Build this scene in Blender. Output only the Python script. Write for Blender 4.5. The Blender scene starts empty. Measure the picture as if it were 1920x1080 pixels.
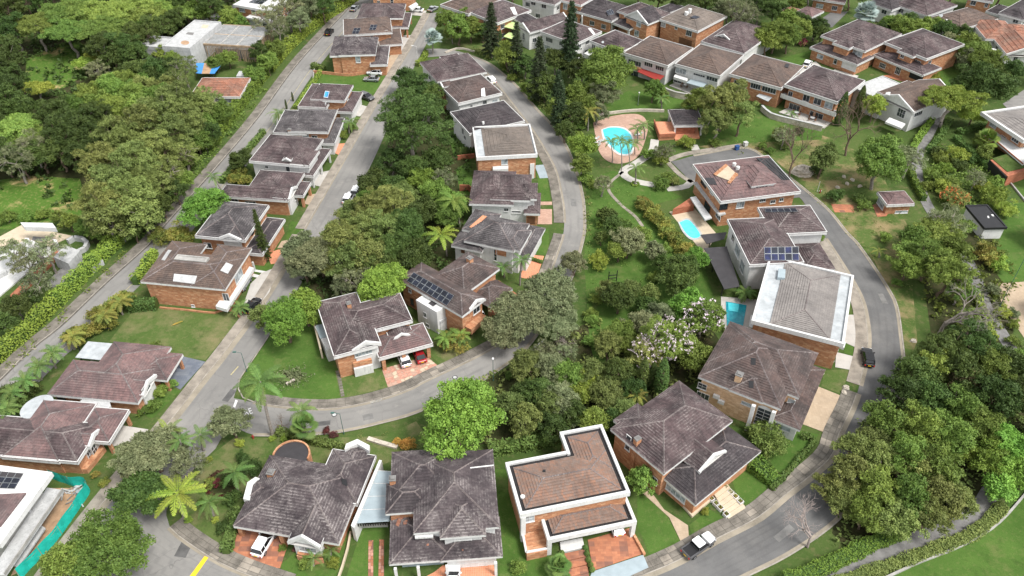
import bpy, math, random
import numpy as np
from mathutils import Vector

R = math.radians
random.seed(7)
SC = bpy.context.scene
COL = SC.collection

# ------------------------------------------------------------------ camera, sky, sun, exposure
CAM_H, PITCH, FOC = 97.0, R(40.0), 1500.0
cam = bpy.data.objects.new('camera', bpy.data.cameras.new('camera'))
COL.objects.link(cam)
cam.location = (0, 0, CAM_H)
cam.rotation_euler = (R(90) - PITCH, 0, 0)
cam.data.sensor_width = 36
cam.data.lens = 36 * FOC / 1920
cam.data.clip_start = 0.5
cam.data.clip_end = 3000
SC.camera = cam

SUN_EL, SUN_AZ = R(58), R(125)            # sun from the right, a little behind the camera
w = bpy.data.worlds.new('World')
SC.world = w
w.use_nodes = True
wn = w.node_tree
bg = wn.nodes['Background']
sky = wn.nodes.new('ShaderNodeTexSky')
sky.sky_type = 'NISHITA'
sky.sun_disc = False
sky.sun_elevation = SUN_EL
sky.sun_rotation = SUN_AZ
hs = wn.nodes.new('ShaderNodeHueSaturation')   # thin bright overcast: the blue is mostly washed out
hs.inputs['Saturation'].default_value = 0.10
wn.links.new(sky.outputs[0], hs.inputs['Color'])
wn.links.new(hs.outputs[0], bg.inputs['Color'])
bg.inputs['Strength'].default_value = 0.138

sl = bpy.data.lights.new('sun', 'SUN')
sl.energy = 2.0
sl.angle = R(18)
sl.color = (1.0, 0.965, 0.91)
so = bpy.data.objects.new('sun', sl)
COL.objects.link(so)
sd = Vector((math.sin(SUN_AZ) * math.cos(SUN_EL), math.cos(SUN_AZ) * math.cos(SUN_EL), math.sin(SUN_EL)))
so.rotation_euler = sd.to_track_quat('Z', 'Y').to_euler()
so.location = (60, -40, 150)

SC.view_settings.view_transform = 'Standard'
SC.view_settings.look = 'None'
SC.view_settings.gamma = 1
SC.view_settings.use_curve_mapping = False
SC.view_settings.exposure = 1.2

# ------------------------------------------------------------------ survey: sight lines of the photograph to points of the place
_F = np.array((0, math.cos(PITCH), -math.sin(PITCH)))
_U = np.array((0, math.sin(PITCH), math.cos(PITCH)))
_C = np.array((0, 0, CAM_H))

def ray(x, y):
    return _F * FOC + np.array((1, 0, 0)) * (x - 960) + _U * (540 - y)

def at(x, y, z=0.0):
    d = ray(x, y)
    return _C + d * ((z - CAM_H) / d[2])

def proj(p):
    d = np.asarray(p, float) - _C
    k = d @ _F
    return 960 + d[0] / k * FOC, 540 - (d @ _U) / k * FOC

def depth(p):
    return (np.asarray(p, float) - _C) @ _F

def rise(p, y):
    """height above ground point p that stands at picture row y"""
    lo, hi = 0, 45
    for _ in range(30):
        m = (lo + hi) / 2
        if proj((p[0], p[1], m))[1] > y: lo = m
        else: hi = m
    return lo

def smooth(P, step=2.0):
    """Catmull-Rom through ground points, evenly spaced"""
    P = [np.asarray(p, float)[:2] for p in P]
    Q = [2 * P[0] - P[1]] + P + [2 * P[-1] - P[-2]]
    o = []
    for i in range(1, len(Q) - 2):
        a, b, c, d = Q[i - 1:i + 3]
        for t in np.linspace(0, 1, 12, endpoint=False):
            o.append(.5 * (2 * b + (c - a) * t + (2 * a - 5 * b + 4 * c - d) * t * t + (3 * b - a - 3 * c + d) * t ** 3))
    o.append(P[-1])
    return resample(np.array(o), step=step)

def resample(o, n=None, step=None):
    s = np.concatenate(([0], np.cumsum(np.linalg.norm(np.diff(o, axis=0), axis=1))))
    if n is None: n = max(2, int(s[-1] / step) + 1)
    t = np.linspace(0, s[-1], n)
    return np.stack([np.interp(t, s, o[:, k]) for k in range(o.shape[1])], 1)

def offset(o, d):
    """polyline moved d metres to its left"""
    t = np.gradient(o, axis=0)
    t /= np.linalg.norm(t, axis=1)[:, None] + 1e-9
    return o + np.stack([-t[:, 1], t[:, 0]], 1) * d

# ------------------------------------------------------------------ node helper and materials
class NT:
    def __init__(s, name):
        s.m = bpy.data.materials.new(name)
        s.m.use_nodes = True
        s.t = s.m.node_tree
        s.b = s.t.nodes['Principled BSDF']
        s.b.inputs['Specular IOR Level'].default_value = 0.3
    def __call__(s, typ, ins=None, **props):
        n = s.t.nodes.new('ShaderNode' + typ)
        for k, v in props.items(): setattr(n, k, v)
        for k, v in (ins or {}).items(): s.put(n.inputs[k], v)
        return n
    def put(s, sock, v):
        if isinstance(v, bpy.types.NodeSocket): s.t.links.new(v, sock)
        elif isinstance(v, bpy.types.Node): s.t.links.new(v.outputs[0], sock)
        else:
            if sock.type == 'RGBA' and len(v) == 3: v = (*v, 1)
            sock.default_value = v
    def math(s, op, a, b=0.0):
        return s('Math', {0: a, 1: b}, operation=op).outputs[0]
    def mix(s, f, a, b, blend='MIX'):
        n = s('Mix', None, data_type='RGBA', blend_type=blend)
        s.put(n.inputs[0], f); s.put(n.inputs[6], a); s.put(n.inputs[7], b)
        return n.outputs[2]
    def ramp(s, f, lo, hi):
        return s('MapRange', {'Value': f, 'From Min': lo, 'From Max': hi}).outputs[0]
    def noise(s, scale, vec=None, detail=4, rough=.6):
        i = {'Scale': scale, 'Detail': detail, 'Roughness': rough}
        if vec is not None: i['Vector'] = vec
        return s('TexNoise', i).outputs[0]
    def pos(s): return s('NewGeometry').outputs['Position']
    def base(s, c): s.put(s.b.inputs['Base Color'], c)
    def rough(s, v): s.put(s.b.inputs['Roughness'], v)
    def bump(s, h, st=.3, d=.05):
        s.put(s.b.inputs['Normal'], s('Bump', {'Height': h, 'Strength': st, 'Distance': d}).outputs[0])

MAT = {}
def plain(name, c, rough=.7, grime=.15, metal=0, spec=.3, scale=.9, streak=0):
    n = NT(name)
    p = n.pos()
    f = n.ramp(n.noise(scale, p), .35, .7)
    g = n.ramp(n.noise(scale * 14, p, 2), .3, .7)
    c2 = tuple(x * (1 - grime * 1.6) for x in c)
    if streak:
        sv = n('VectorMath', {0: p, 1: (2.2, 2.2, .22)}, operation='MULTIPLY').outputs[0]
        f = n.math('MAXIMUM', f, n.math('MULTIPLY', n.ramp(n.noise(1.6, sv, 4, .7), .5, .68), 1.6)); c2 = tuple(x * (1 - streak) for x in c)
    n.base(n.mix(n.math('MULTIPLY', f, n.math('ADD', n.math('MULTIPLY', g, .5), .5)), c, c2))
    n.rough(rough); n.b.inputs['Metallic'].default_value = metal
    n.b.inputs['Specular IOR Level'].default_value = spec
    MAT[name] = n.m
    return n

def tile(name, c1, c2, dark, lichen, amt=.5):
    """clay roof tiles: rows up the slope, single tiles differing in colour, moss and lichen"""
    n = NT(name)
    uv = n('TexCoord').outputs['UV']
    sx = n('SeparateXYZ', {0: uv})
    row = n.math('DIVIDE', sx.outputs[1], .40)
    rf = n.math('FLOOR', row)
    u = n.math('ADD', n.math('DIVIDE', sx.outputs[0], .3), n.math('MULTIPLY', n.math('MODULO', rf, 2.0), .5))
    uf = n.math('FLOOR', u)
    cell = n('CombineXYZ', {0: uf, 1: rf})
    wn_ = n('TexWhiteNoise', {0: cell.outputs[0]}, noise_dimensions='3D')
    rnd = wn_.outputs[0]
    p = n.pos()
    col = n.mix(rnd, c1, c2)
    big = n.ramp(n.noise(.22, p, 5, .65), .42, .64)
    col = n.mix(n.math('MULTIPLY', big, .85), col, dark)
    col = n.mix(n.math('MULTIPLY', n.ramp(n.noise(.9, p, 5, .7), .5, .7), .45), col, tuple(x * .7 for x in dark))
    stv = n('VectorMath', {0: uv, 1: (1.1, .16, 1)}, operation='MULTIPLY').outputs[0]
    col = n.mix(n.math('MULTIPLY', n.ramp(n.noise(1.0, n('VectorMath', {0: stv, 1: n('VectorMath', {0: p, 1: (.02, .02, .02)}, operation='MULTIPLY').outputs[0]}, operation='ADD').outputs[0], 4, .65), .5, .68), .6), col, tuple(x * .75 for x in dark))
    fr = n.math('FRACT', row)
    low = n.ramp(fr, .45, .0)                     # the exposed lower edge of each tile carries the lichen
    ln = n.ramp(n.noise(.33, p, 6, .7), .42, .62)
    sp = n.ramp(n.noise(2.6, p, 3, .7), .36, .58)
    k = n.math('MULTIPLY', n.math('MULTIPLY', ln, sp), n.math('ADD', n.math('MULTIPLY', low, .75), .25))
    col = n.mix(n.math('MULTIPLY', k, amt), col, lichen)
    gap = n.ramp(fr, .90, 1.0)
    col = n.mix(n.math('MULTIPLY', gap, .55), col, tuple(x * .35 for x in dark))  # shadow gap under the overlapping row, painted into the colour
    sidegap = n.ramp(n.math('ABSOLUTE', n.math('SUBTRACT', n.math('FRACT', u), .5)), .44, .5)
    col = n.mix(n.math('MULTIPLY', sidegap, .35), col, tuple(x * .4 for x in dark))
    wv = n.ramp(n.noise(40, p, 2), .2, .8)
    col = n.mix(n.math('MULTIPLY', wv, .22), col, (.03, .026, .026))
    n.base(col); n.rough(.88)
    hgt = n.math('ADD', n.math('MULTIPLY', n.math('SUBTRACT', 1, fr), .8), n.math('MULTIPLY', rnd, .5))
    n.bump(hgt, .5, .06)
    MAT[name] = n.m

def brick(name, a, b, c, mortar, bw=.42, bh=.15, row_off=.5, amt=.75):
    n = NT(name)
    uv = n('TexCoord').outputs['UV']
    t = n('TexBrick', {'Vector': uv, 'Scale': 1.0, 'Mortar Size': .008, 'Brick Width': bw, 'Row Height': bh, 'Bias': 0.0,
                       'Color1': a, 'Color2': b, 'Mortar': mortar})
    t.offset = row_off
    sx = n('SeparateXYZ', {0: uv})
    rf = n.math('FLOOR', n.math('DIVIDE', sx.outputs[1], bh * 2.0))
    uf = n.math('FLOOR', n.math('DIVIDE', sx.outputs[0], bw * 1.5))
    r2 = n('TexWhiteNoise', {0: n('CombineXYZ', {0: uf, 1: rf}).outputs[0]}, noise_dimensions='3D').outputs[0]
    p = n.pos()
    col = n.mix(n.math('MULTIPLY', n.ramp(r2, .55, 1), amt), t.outputs[0], c)
    st = n.ramp(n.noise(.6, p, 5), .48, .75)
    col = n.mix(n.math('MULTIPLY', st, .35), col, tuple(x * .5 for x in c))
    n.base(col); n.rough(.85)
    n.bump(t.outputs[1], -.4, .02)
    MAT[name] = n.m

def soil(name, cols, scales=(.05, .35, 5.0), th=((.42, .6), (.45, .62), (.3, .7)), rough=.95, bump=.5):
    n = NT(name)
    p = n.pos()
    c = cols[0]
    for k in range(1, len(cols)):
        s = scales[k - 1]
        f = n.ramp(n.noise(s, p, 6, .65), *th[k - 1])
        c = n.mix(f if k < 3 else n.math('MULTIPLY', f, .5), c, cols[k])
    c = n.mix(n.math('MULTIPLY', n.ramp(n.noise(1.3, p, 6, .75), .52, .72), .5), c, cols[2])
    c = n.mix(n.math('MULTIPLY', n.ramp(n.noise(.45, p, 4, .7), .55, .7), .5), c, tuple(x * .8 for x in cols[-1]))
    n.base(c); n.rough(rough)
    n.b.inputs['Specular IOR Level'].default_value = .08
    n.bump(n.noise(9, p, 4, .7), bump, .12)
    MAT[name] = n.m

tile('tile_plum', (0.101, 0.069, 0.071), (0.070, 0.048, 0.050), (0.033, 0.025, 0.027), (.36, .315, .30), .75)
tile('tile_dark', (0.067, 0.055, 0.057), (0.046, 0.037, 0.041), (0.021, 0.018, 0.021), (.26, .24, .24), .5)
tile('tile_grey', (0.093, 0.075, 0.078), (0.061, 0.048, 0.052), (0.029, 0.023, 0.027), (.41, .37, .355), .9)
tile('tile_rose', (0.216, 0.128, 0.122), (0.146, 0.092, 0.091), (0.090, 0.066, 0.067), (.36, .30, .28), .45)
tile('tile_brown', (0.150, 0.103, 0.081), (0.108, 0.076, 0.065), (0.063, 0.048, 0.043), (.32, .28, .25), .35)
tile('tile_taupe', (0.193, 0.158, 0.132), (0.158, 0.132, 0.115), (0.107, 0.090, 0.078), (.30, .27, .25), .35)
tile('tile_ash', (0.259, 0.237, 0.220), (0.215, 0.198, 0.187), (0.165, 0.152, 0.145), (.32, .30, .29), .3)
tile('tile_fire', (0.279, 0.145, 0.094), (0.182, 0.141, 0.123), (0.151, 0.102, 0.082), (.38, .33, .29), .4)
tile('tile_terra', (.36, .150, .090), (.25, .105, .070), (.140, .075, .055), (.42, .33, .26), .8)
tile('tile_umber', (0.115, 0.078, 0.069), (0.083, 0.058, 0.054), (0.040, 0.033, 0.032), (.34, .29, .27), .5)
tile('tile_slate', (.098, .088, .090), (.070, .062, .066), (.034, .031, .033), (.36, .335, .33), .8)
tile('tile_cap', (0.215, 0.180, 0.173), (0.163, 0.133, 0.130), (0.089, 0.072, 0.072), (.45, .42, .40), .7)
brick('brick', (.45, .205, .102), (.30, .128, .064), (.54, .325, .19), (.30, .20, .135))
brick('brick_tan', (.64, .42, .25), (.48, .30, .17), (.74, .54, .36), (.44, .33, .24))
brick('brick_red', (.34, .105, .052), (.24, .075, .04), (.38, .15, .085), (.30, .19, .14))
brick('paver', (0.425, 0.176, 0.095), (0.323, 0.123, 0.068), (0.170, 0.088, 0.068), (.22, .11, .07), .75, .38, .5, .95)
brick('paver_pink', (.42, .27, .205), (.35, .22, .165), (.47, .32, .25), (.30, .21, .17), .3, .15, .5, .6)
brick('paver_tile', (.56, .23, .12), (.50, .19, .10), (.46, .22, .14), (.62, .45, .36), .30, .30, 0, .4)
brick('slab_blue', (.14, .155, .185), (.105, .12, .15), (.175, .19, .21), (.07, .08, .10), .8, .4, .5, .5)
brick('pave_pale', (.43, .41, .38), (.38, .36, .335), (.46, .44, .41), (.28, .265, .245), 1.3, 1.3, 0, .4)
brick('pave_sand', (.40, .31, .22), (.35, .27, .19), (.44, .35, .26), (.27, .21, .155), .4, .4, 0, .4)
brick('rubble', (.50, .45, .38), (.36, .32, .27), (.58, .52, .44), (.22, .20, .17), .45, .3, .5, .8)
plain('white', (.60, .60, .59), .6, .12, streak=.24)
plain('white_old', (.45, .455, .455), .75, .3, streak=.4)
plain('pale_blue', (.30, .36, .39), .5, .14)
plain('concrete', (.36, .35, .33), .9, .3)
plain('concrete_dark', (.20, .195, .19), .9, .35)
plain('asphalt_patch', (.185, .181, .174), .9, .3)
plain('asphalt_seal', (.11, .108, .106), .9, .3)
plain('walk_slab', (.205, .185, .158), .9, .48, scale=.5)
plain('walk_slab_pale', (.30, .265, .222), .9, .40, scale=.5)
plain('walk_joint', (.12, .11, .095), .95, .4)
plain('gutter_strip', (.29, .255, .20), .9, .3, scale=.3)
plain('kerb', (.33, .30, .26), .9, .35)
plain('cream', (.50, .42, .31), .8, .15)
plain('gutter', (.022, .021, .022), .8, .2)
plain('soffit', (.60, .58, .55), .8, .1)
plain('black', (.018, .018, .02), .5, .2)
plain('dark_panel', (.045, .042, .045), .45, .2)
plain('steel', (.42, .45, .46), .45, .2, .4)
plain('sheet', (.40, .425, .44), .5, .25)
plain('timber', (.34, .25, .165), .85, .35)
plain('wood_dark', (.16, .075, .04), .7, .3)
plain('red', (.27, .035, .028), .6, .2)
plain('tarp_blue', (.055, .24, .56), .6, .2)
plain('net_green', (.012, .42, .34), .7, .18)
plain('lime_canvas', (.46, .58, .24), .7, .12)
plain('lampgreen', (.05, .12, .10), .5, .2)
plain('paint_yellow', (.80, .52, .03), .8, .2)
plain('paint_white', (.74, .74, .72), .8, .2)
plain('line_faded', (.42, .37, .22), .9, .35)
plain('rock', (.34, .29, .23), .95, .5)
plain('stone_pink', (.52, .27, .20), .9, .35, scale=2)
plain('tank', (.50, .50, .49), .5, .2)
plain('earth', (.40, .26, .16), .95, .3)
plain('blue_plastic', (.03, .08, .22), .4, .1)
for nm, c in (('bark', (.17, .125, .09)), ('bark_pale', (.43, .38, .33)), ('bark_grey', (.27, .24, .21)), ('bark_pink', (.36, .30, .275))):
    plain(nm, c, .95, .4, scale=3)

n = plain('car_white', (.78, .79, .80), .22, .03, spec=.5); n.b.inputs['Coat Weight'].default_value = .6
n = plain('car_black', (.008, .008, .009), .25, .05, spec=.35); n.b.inputs['Coat Weight'].default_value = .3
n = plain('car_silver', (.36, .38, .40), .28, .04, .5, .5); n.b.inputs['Coat Weight'].default_value = .6
n = plain('car_grey', (.10, .10, .105), .28, .05, .3, .5); n.b.inputs['Coat Weight'].default_value = .6
n = plain('car_red', (.30, .012, .018), .22, .05, spec=.5); n.b.inputs['Coat Weight'].default_value = .6
plain('tyre', (.014, .014, .015), .85, .1)
plain('rim', (.42, .43, .44), .3, .1, .8)
plain('lamp_red', (.45, .02, .02), .2, .05)
plain('lamp_clear', (.75, .77, .78), .1, .03, spec=.6)
plain('plate_yellow', (.75, .48, .02), .5, .05)

def glass(name, c, rough=.06):
    n = NT(name); p = n.pos()
    n.base(n.mix(n.ramp(n.noise(.9, p, 2), .35, .65), c, tuple(x * .35 for x in c)))
    n.rough(rough); n.b.inputs['Specular IOR Level'].default_value = .6
    MAT[name] = n.m
glass('glass', (.055, .065, .075))
glass('glass_pale', (.40, .45, .48), .15)
glass('car_glass', (.012, .014, .017), .05)
glass('solar_cell', (.012, .016, .030), .12)
glass('solar_blue', (.010, .016, .075), .12)
glass('sky_blue_glass', (.05, .30, .66), .1)

n = NT('asphalt'); p = n.pos()
c = n.mix(n.ramp(n.noise(.09, p, 5, .6), .35, .65), (.245, .236, .222), (.185, .179, .170))
c = n.mix(n.math('MULTIPLY', n.ramp(n.noise(.32, p, 6, .7), .56, .76), .55), c, (.33, .31, .28))
c = n.mix(n.math('MULTIPLY', n.ramp(n.noise(.14, n('VectorMath', {0: p, 1: (31, 7, 0)}, operation='ADD').outputs[0], 6, .7), .55, .7), .5), c, (.105, .103, .10))
c = n.mix(n.math('MULTIPLY', n.ramp(n.noise(1.7, p, 5, .75), .62, .74), .4), c, (.36, .345, .32))
c = n.mix(n.math('MULTIPLY', n.ramp(n.noise(26, p, 2), .35, .7), .28), c, (.085, .084, .083))
cr = n('TexVoronoi', {'Vector': n('VectorMath', {0: p, 1: n('TexNoise', {'Vector': p, 'Scale': .7}).outputs['Color']}, operation='ADD').outputs[0], 'Scale': .16}, feature='DISTANCE_TO_EDGE')
c = n.mix(n.math('MULTIPLY', n.ramp(cr.outputs[0], .006, .0), .45), c, (.07, .068, .066))
uvx = n('SeparateXYZ', {0: n('TexCoord').outputs['UV']}); tw_ = n.math('MULTIPLY', n.ramp(n.math('COSINE', n.math('MULTIPLY', n.math('ADD', uvx.outputs[1], n.math('MULTIPLY', n.noise(.12, p), .8)), 3.7)), .2, 1.0), n.ramp(n.noise(.2, p, 4, .6), .35, .65))
c = n.mix(n.math('MULTIPLY', tw_, .5), c, (.13, .128, .124))
n.base(c); n.rough(.9); n.bump(n.noise(60, p, 2), .25, .02)
MAT['asphalt'] = n.m
n = NT('asphalt_dark'); p = n.pos()
c = n.mix(n.ramp(n.noise(.2, p, 5, .6), .35, .65), (.145, .143, .141), (.105, .104, .104))
c = n.mix(n.math('MULTIPLY', n.ramp(n.noise(.12, p, 6, .7), .5, .7), .6), c, (.19, .182, .17))
c = n.mix(n.math('MULTIPLY', n.ramp(n.noise(1.4, p, 5, .75), .62, .74), .35), c, (.25, .24, .225))
c = n.mix(n.math('MULTIPLY', n.ramp(n.noise(26, p, 2), .35, .7), .3), c, (.045, .045, .046))
uvx = n('SeparateXYZ', {0: n('TexCoord').outputs['UV']}); tw_ = n.math('MULTIPLY', n.ramp(n.math('COSINE', n.math('MULTIPLY', n.math('ADD', uvx.outputs[1], n.math('MULTIPLY', n.noise(.12, p), .8)), 3.7)), .2, 1.0), n.ramp(n.noise(.2, p, 4, .6), .35, .65))
c = n.mix(n.math('MULTIPLY', tw_, .5), c, (.085, .084, .083))
n.base(c); n.rough(.9); n.bump(n.noise(60, p, 2), .25, .02)
MAT['asphalt_dark'] = n.m

soil('ground', [(.078, .115, .032), (.050, .090, .022), (.160, .140, .070), (.038, .062, .015)], th=((.38, .6), (.56, .72), (.3, .75)))
soil('lawn', [(.080, .145, .030), (.052, .105, .020), (.150, .160, .060), (.036, .072, .015)], (.16, .22, 6), ((.35, .65), (.56, .78), (.35, .75)))
soil('lawn_dry', [(.098, .135, .040), (.062, .108, .025), (.205, .178, .092), (.045, .075, .02)], (.14, .2, 6), ((.35, .65), (.45, .68), (.35, .75)))
soil('slope_grass', [(.088, .130, .036), (.055, .100, .022), (.270, .205, .110), (.045, .070, .018)], (.12, .16, 6), ((.35, .65), (.46, .62), (.35, .75)))
soil('lawn_patchy', [(.078, .155, .026), (.062, .130, .020), (.42, .315, .155), (.045, .08, .014)], (.16, .10, 6), ((.35, .65), (.55, .64), (.35, .75)))
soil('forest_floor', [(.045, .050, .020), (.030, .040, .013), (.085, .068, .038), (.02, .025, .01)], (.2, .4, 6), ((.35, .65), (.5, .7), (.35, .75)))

n = NT('pool_water'); p = n.pos()
n.base(n.mix(n.ramp(n.noise(1.2, p, 3), .35, .65), (.07, .50, .58), (.10, .58, .64)))
n.rough(.08); n.bump(n.noise(3.5, p, 3), .25, .05); MAT['pool_water'] = n.m
n = NT('pool_deep'); p = n.pos()
n.base(n.mix(n.ramp(n.noise(1.6, p, 3), .35, .65), (.012, .20, .27), (.025, .29, .35)))
n.rough(.06); n.bump(n.noise(3.5, p, 3), .25, .05); MAT['pool_deep'] = n.m

def leafmat(name, a, b, c, tw=.2):
    n = NT(name)
    g = n('NewGeometry'); oi = n('ObjectInfo')
    col = n.mix(g.outputs['Random Per Island'], a, b)
    cl = n.ramp(n.noise(.55, g.outputs['Position'], 3, .6), .40, .64)
    col = n.mix(n.math('MULTIPLY', cl, .7), col, c)
    h = n('HueSaturation', {'Hue': n.math('ADD', .475, n.math('MULTIPLY', oi.outputs['Random'], .045)), 'Saturation': .94,
                            'Value': n.math('ADD', .84, n.math('MULTIPLY', n('TexWhiteNoise', {'W': oi.outputs['Random']}, noise_dimensions='1D').outputs[0], .62)), 'Color': col})
    n.base(h.outputs[0]); n.rough(.62); n.b.inputs['Specular IOR Level'].default_value = .22
    tr = n('BsdfTranslucent', {'Color': h.outputs[0]})
    mx = n('MixShader', {0: tw, 1: n.b.outputs[0], 2: tr.outputs[0]})
    n.t.links.new(mx.outputs[0], n.t.nodes['Material Output'].inputs['Surface'])
    MAT[name] = n.m
leafmat('leaf_mango', (0.129, 0.234, 0.023), (0.190, 0.314, 0.039), (0.076, 0.160, 0.018))
leafmat('leaf_green', (0.113, 0.184, 0.025), (0.174, 0.243, 0.037), (0.078, 0.133, 0.020))
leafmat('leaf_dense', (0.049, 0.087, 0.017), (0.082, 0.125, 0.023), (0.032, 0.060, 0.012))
leafmat('leaf_olive', (0.139, 0.184, 0.040), (0.205, 0.242, 0.061), (0.091, 0.125, 0.030))
leafmat('leaf_saman', (0.139, 0.235, 0.039), (0.236, 0.321, 0.055), (0.103, 0.174, 0.030))
leafmat('leaf_yellow', (0.196, 0.270, 0.028), (0.270, 0.322, 0.041), (0.132, 0.207, 0.023))
leafmat('leaf_grey', (0.141, 0.169, 0.076), (0.216, 0.230, 0.111), (0.096, 0.122, 0.052))
leafmat('leaf_brown', (0.189, 0.131, 0.065), (0.152, 0.152, 0.058), (0.109, 0.090, 0.043))
leafmat('leaf_silver', (0.260, 0.330, 0.310), (0.340, 0.400, 0.370), (0.200, 0.270, 0.250))
leafmat('leaf_conifer', (0.031, 0.053, 0.021), (0.048, 0.073, 0.027), (0.022, 0.039, 0.015), .1)
leafmat('leaf_hedge', (0.178, 0.259, 0.025), (0.132, 0.213, 0.023), (0.098, 0.172, 0.021))
leafmat('leaf_hedge_dark', (0.096, 0.168, 0.032), (0.072, 0.129, 0.026), (0.120, 0.175, 0.035))
leafmat('leaf_palm', (0.083, 0.160, 0.032), (0.125, 0.208, 0.043), (0.070, 0.128, 0.026))
leafmat('leaf_palm_bright', (0.215, 0.300, 0.024), (0.170, 0.260, 0.020), (0.270, 0.320, 0.040))
leafmat('leaf_areca', (0.172, 0.196, 0.032), (0.115, 0.161, 0.028), (0.265, 0.213, 0.034))
leafmat('leaf_red', (0.160, 0.030, 0.030), (0.100, 0.022, 0.026), (0.070, 0.050, 0.030))
leafmat('leaf_orange', (0.420, 0.240, 0.030), (0.340, 0.220, 0.030), (0.220, 0.220, 0.030))
leafmat('blossom_white', (0.533, 0.446, 0.474), (0.577, 0.518, 0.518), (0.459, 0.360, 0.414), .15)
leafmat('blossom_pink', (.62, .12, .20), (.52, .10, .16), (.4, .08, .12), .15)
leafmat('blossom_orange', (.55, .12, .03), (.48, .10, .03), (.4, .09, .03), .15)

# ------------------------------------------------------------------ mesh builder and object helpers
class MB:
    def __init__(s): s.v = []; s.f = []; s.uv = []; s.m = []
    def poly(s, pts, uv=None, m=0):
        i = len(s.v)
        s.v += [tuple(map(float, p)) for p in pts]
        s.f.append(tuple(range(i, i + len(pts))))
        s.m.append(m)
        if uv is None:
            a = np.array(pts, float)
            nn = np.zeros(3)
            for k in range(1, len(a) - 1): nn += np.cross(a[k] - a[0], a[k + 1] - a[0])
            nn /= np.linalg.norm(nn) + 1e-12
            if abs(nn[2]) > .95: uv = [(p[0], p[1]) for p in a]
            else:
                t = np.cross((0, 0, 1), nn); t /= np.linalg.norm(t)
                q = math.sqrt(max(1e-6, 1 - nn[2] ** 2))
                uv = [(p @ t, p[2] / q) for p in a]
        s.uv += list(uv)
    def box(s, x0, y0, z0, x1, y1, z1, m=0, bottom=True):
        if x1 < x0: x0, x1 = x1, x0
        if y1 < y0: y0, y1 = y1, y0
        a, b, c, d = (x0, y0), (x1, y0), (x1, y1), (x0, y1)
        s.prism([a, b, c, d], z0, z1, m, bottom)
    def prism(s, p, z0, z1, m=0, bottom=True):
        """p anticlockwise; z0, z1 numbers"""
        ar = sum(p[i][0] * p[(i + 1) % len(p)][1] - p[(i + 1) % len(p)][0] * p[i][1] for i in range(len(p)))
        if ar < 0: p = p[::-1]
        k = len(p)
        s.poly([(q[0], q[1], z1) for q in p], m=m)
        if bottom: s.poly([(q[0], q[1], z0) for q in p[::-1]], m=m)
        for i in range(k):
            a, b = p[i], p[(i + 1) % k]
            s.poly([(a[0], a[1], z0), (b[0], b[1], z0), (b[0], b[1], z1), (a[0], a[1], z1)], m=m)
    def tube(s, a, b, r0, r1, n=6, m=0, cap=True):
        a = np.array(a, float); b = np.array(b, float)
        d = b - a; L = np.linalg.norm(d)
        if L < 1e-6: return
        d /= L
        u = np.cross(d, (0, 0, 1) if abs(d[2]) < .9 else (1, 0, 0)); u /= np.linalg.norm(u)
        v = np.cross(d, u)
        A = [a + (u * math.cos(t) + v * math.sin(t)) * r0 for t in np.linspace(0, 2 * math.pi, n, endpoint=False)]
        B = [b + (u * math.cos(t) + v * math.sin(t)) * r1 for t in np.linspace(0, 2 * math.pi, n, endpoint=False)]
        i = len(s.v)
        s.v += [tuple(p) for p in A + B]
        for k in range(n):
            q = (k + 1) % n
            s.f.append((i + k, i + n + k, i + n + q, i + q)); s.m.append(m)
            s.uv += [(k / n, 0), (k / n, L), ((k + 1) / n, L), ((k + 1) / n, 0)]
        if cap:
            s.f.append(tuple(range(i + n, i + 2 * n))[::-1]); s.m.append(m); s.uv += [(0, 0)] * n
    def mesh(s, name, mats, shade=False):
        me = bpy.data.meshes.new(name)
        me.from_pydata(s.v, [], s.f)
        for m in mats: me.materials.append(MAT[m])
        if any(s.m): me.polygons.foreach_set('material_index', s.m)
        ul = me.uv_layers.new(name='UVMap')
        ul.data.foreach_set('uv', np.array(s.uv, 'f').ravel())
        if shade: me.polygons.foreach_set('use_smooth', [True] * len(s.f))
        me.update()
        return me

def obj(name, me, parent=None, loc=None, rz=None):
    o = bpy.data.objects.new(name, me)
    COL.objects.link(o)
    if parent is not None: o.parent = parent
    if loc is not None: o.location = tuple(map(float, loc))
    if rz is not None: o.rotation_euler = (0, 0, rz)
    return o

def part(name, mb, mats, parent, shade=False, label=None, **k):
    if isinstance(mats, str): mats = [mats]
    if not mb.f: return None
    o = obj(name, mb.mesh(name, mats, shade), parent, **k)
    if label: o['label'] = label
    return o

USED = {}
def thing(name, label, cat, loc=(0, 0, 0), rz=0, group=None, me=None, scale=None):
    o = obj(name, me, None, loc, rz)
    o['label'] = label; o['category'] = cat
    if group: o['group'] = group
    if scale: o.scale = scale
    return o

def struct(name, mb, mats, kind='structure', parent=None, shade=False):
    o = part(name, mb, mats, parent, shade)
    if o is not None and parent is None: o['kind'] = kind
    return o

def spx(pts, z=0.0): return [at(x, y, z) for x, y in pts]

def sheet(name, pts, z, mat, thick=0, round_=False):
    """flat polygon on the ground (or a slab whose top is at z)"""
    P = spx(pts, z if thick else 0)
    if round_:
        P = [(*q, 0) for q in smooth(P + [P[0]], .6)[:-1]]
    mb = MB()
    q = [(p[0], p[1]) for p in P]
    if thick: mb.prism(q, z - thick, z)
    else:
        ar = sum(q[i][0] * q[(i + 1) % len(q)][1] - q[(i + 1) % len(q)][0] * q[i][1] for i in range(len(q)))
        if ar < 0: q = q[::-1]
        mb.poly([(*p, z) for p in q])
    return struct(name, mb, mat)

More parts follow.
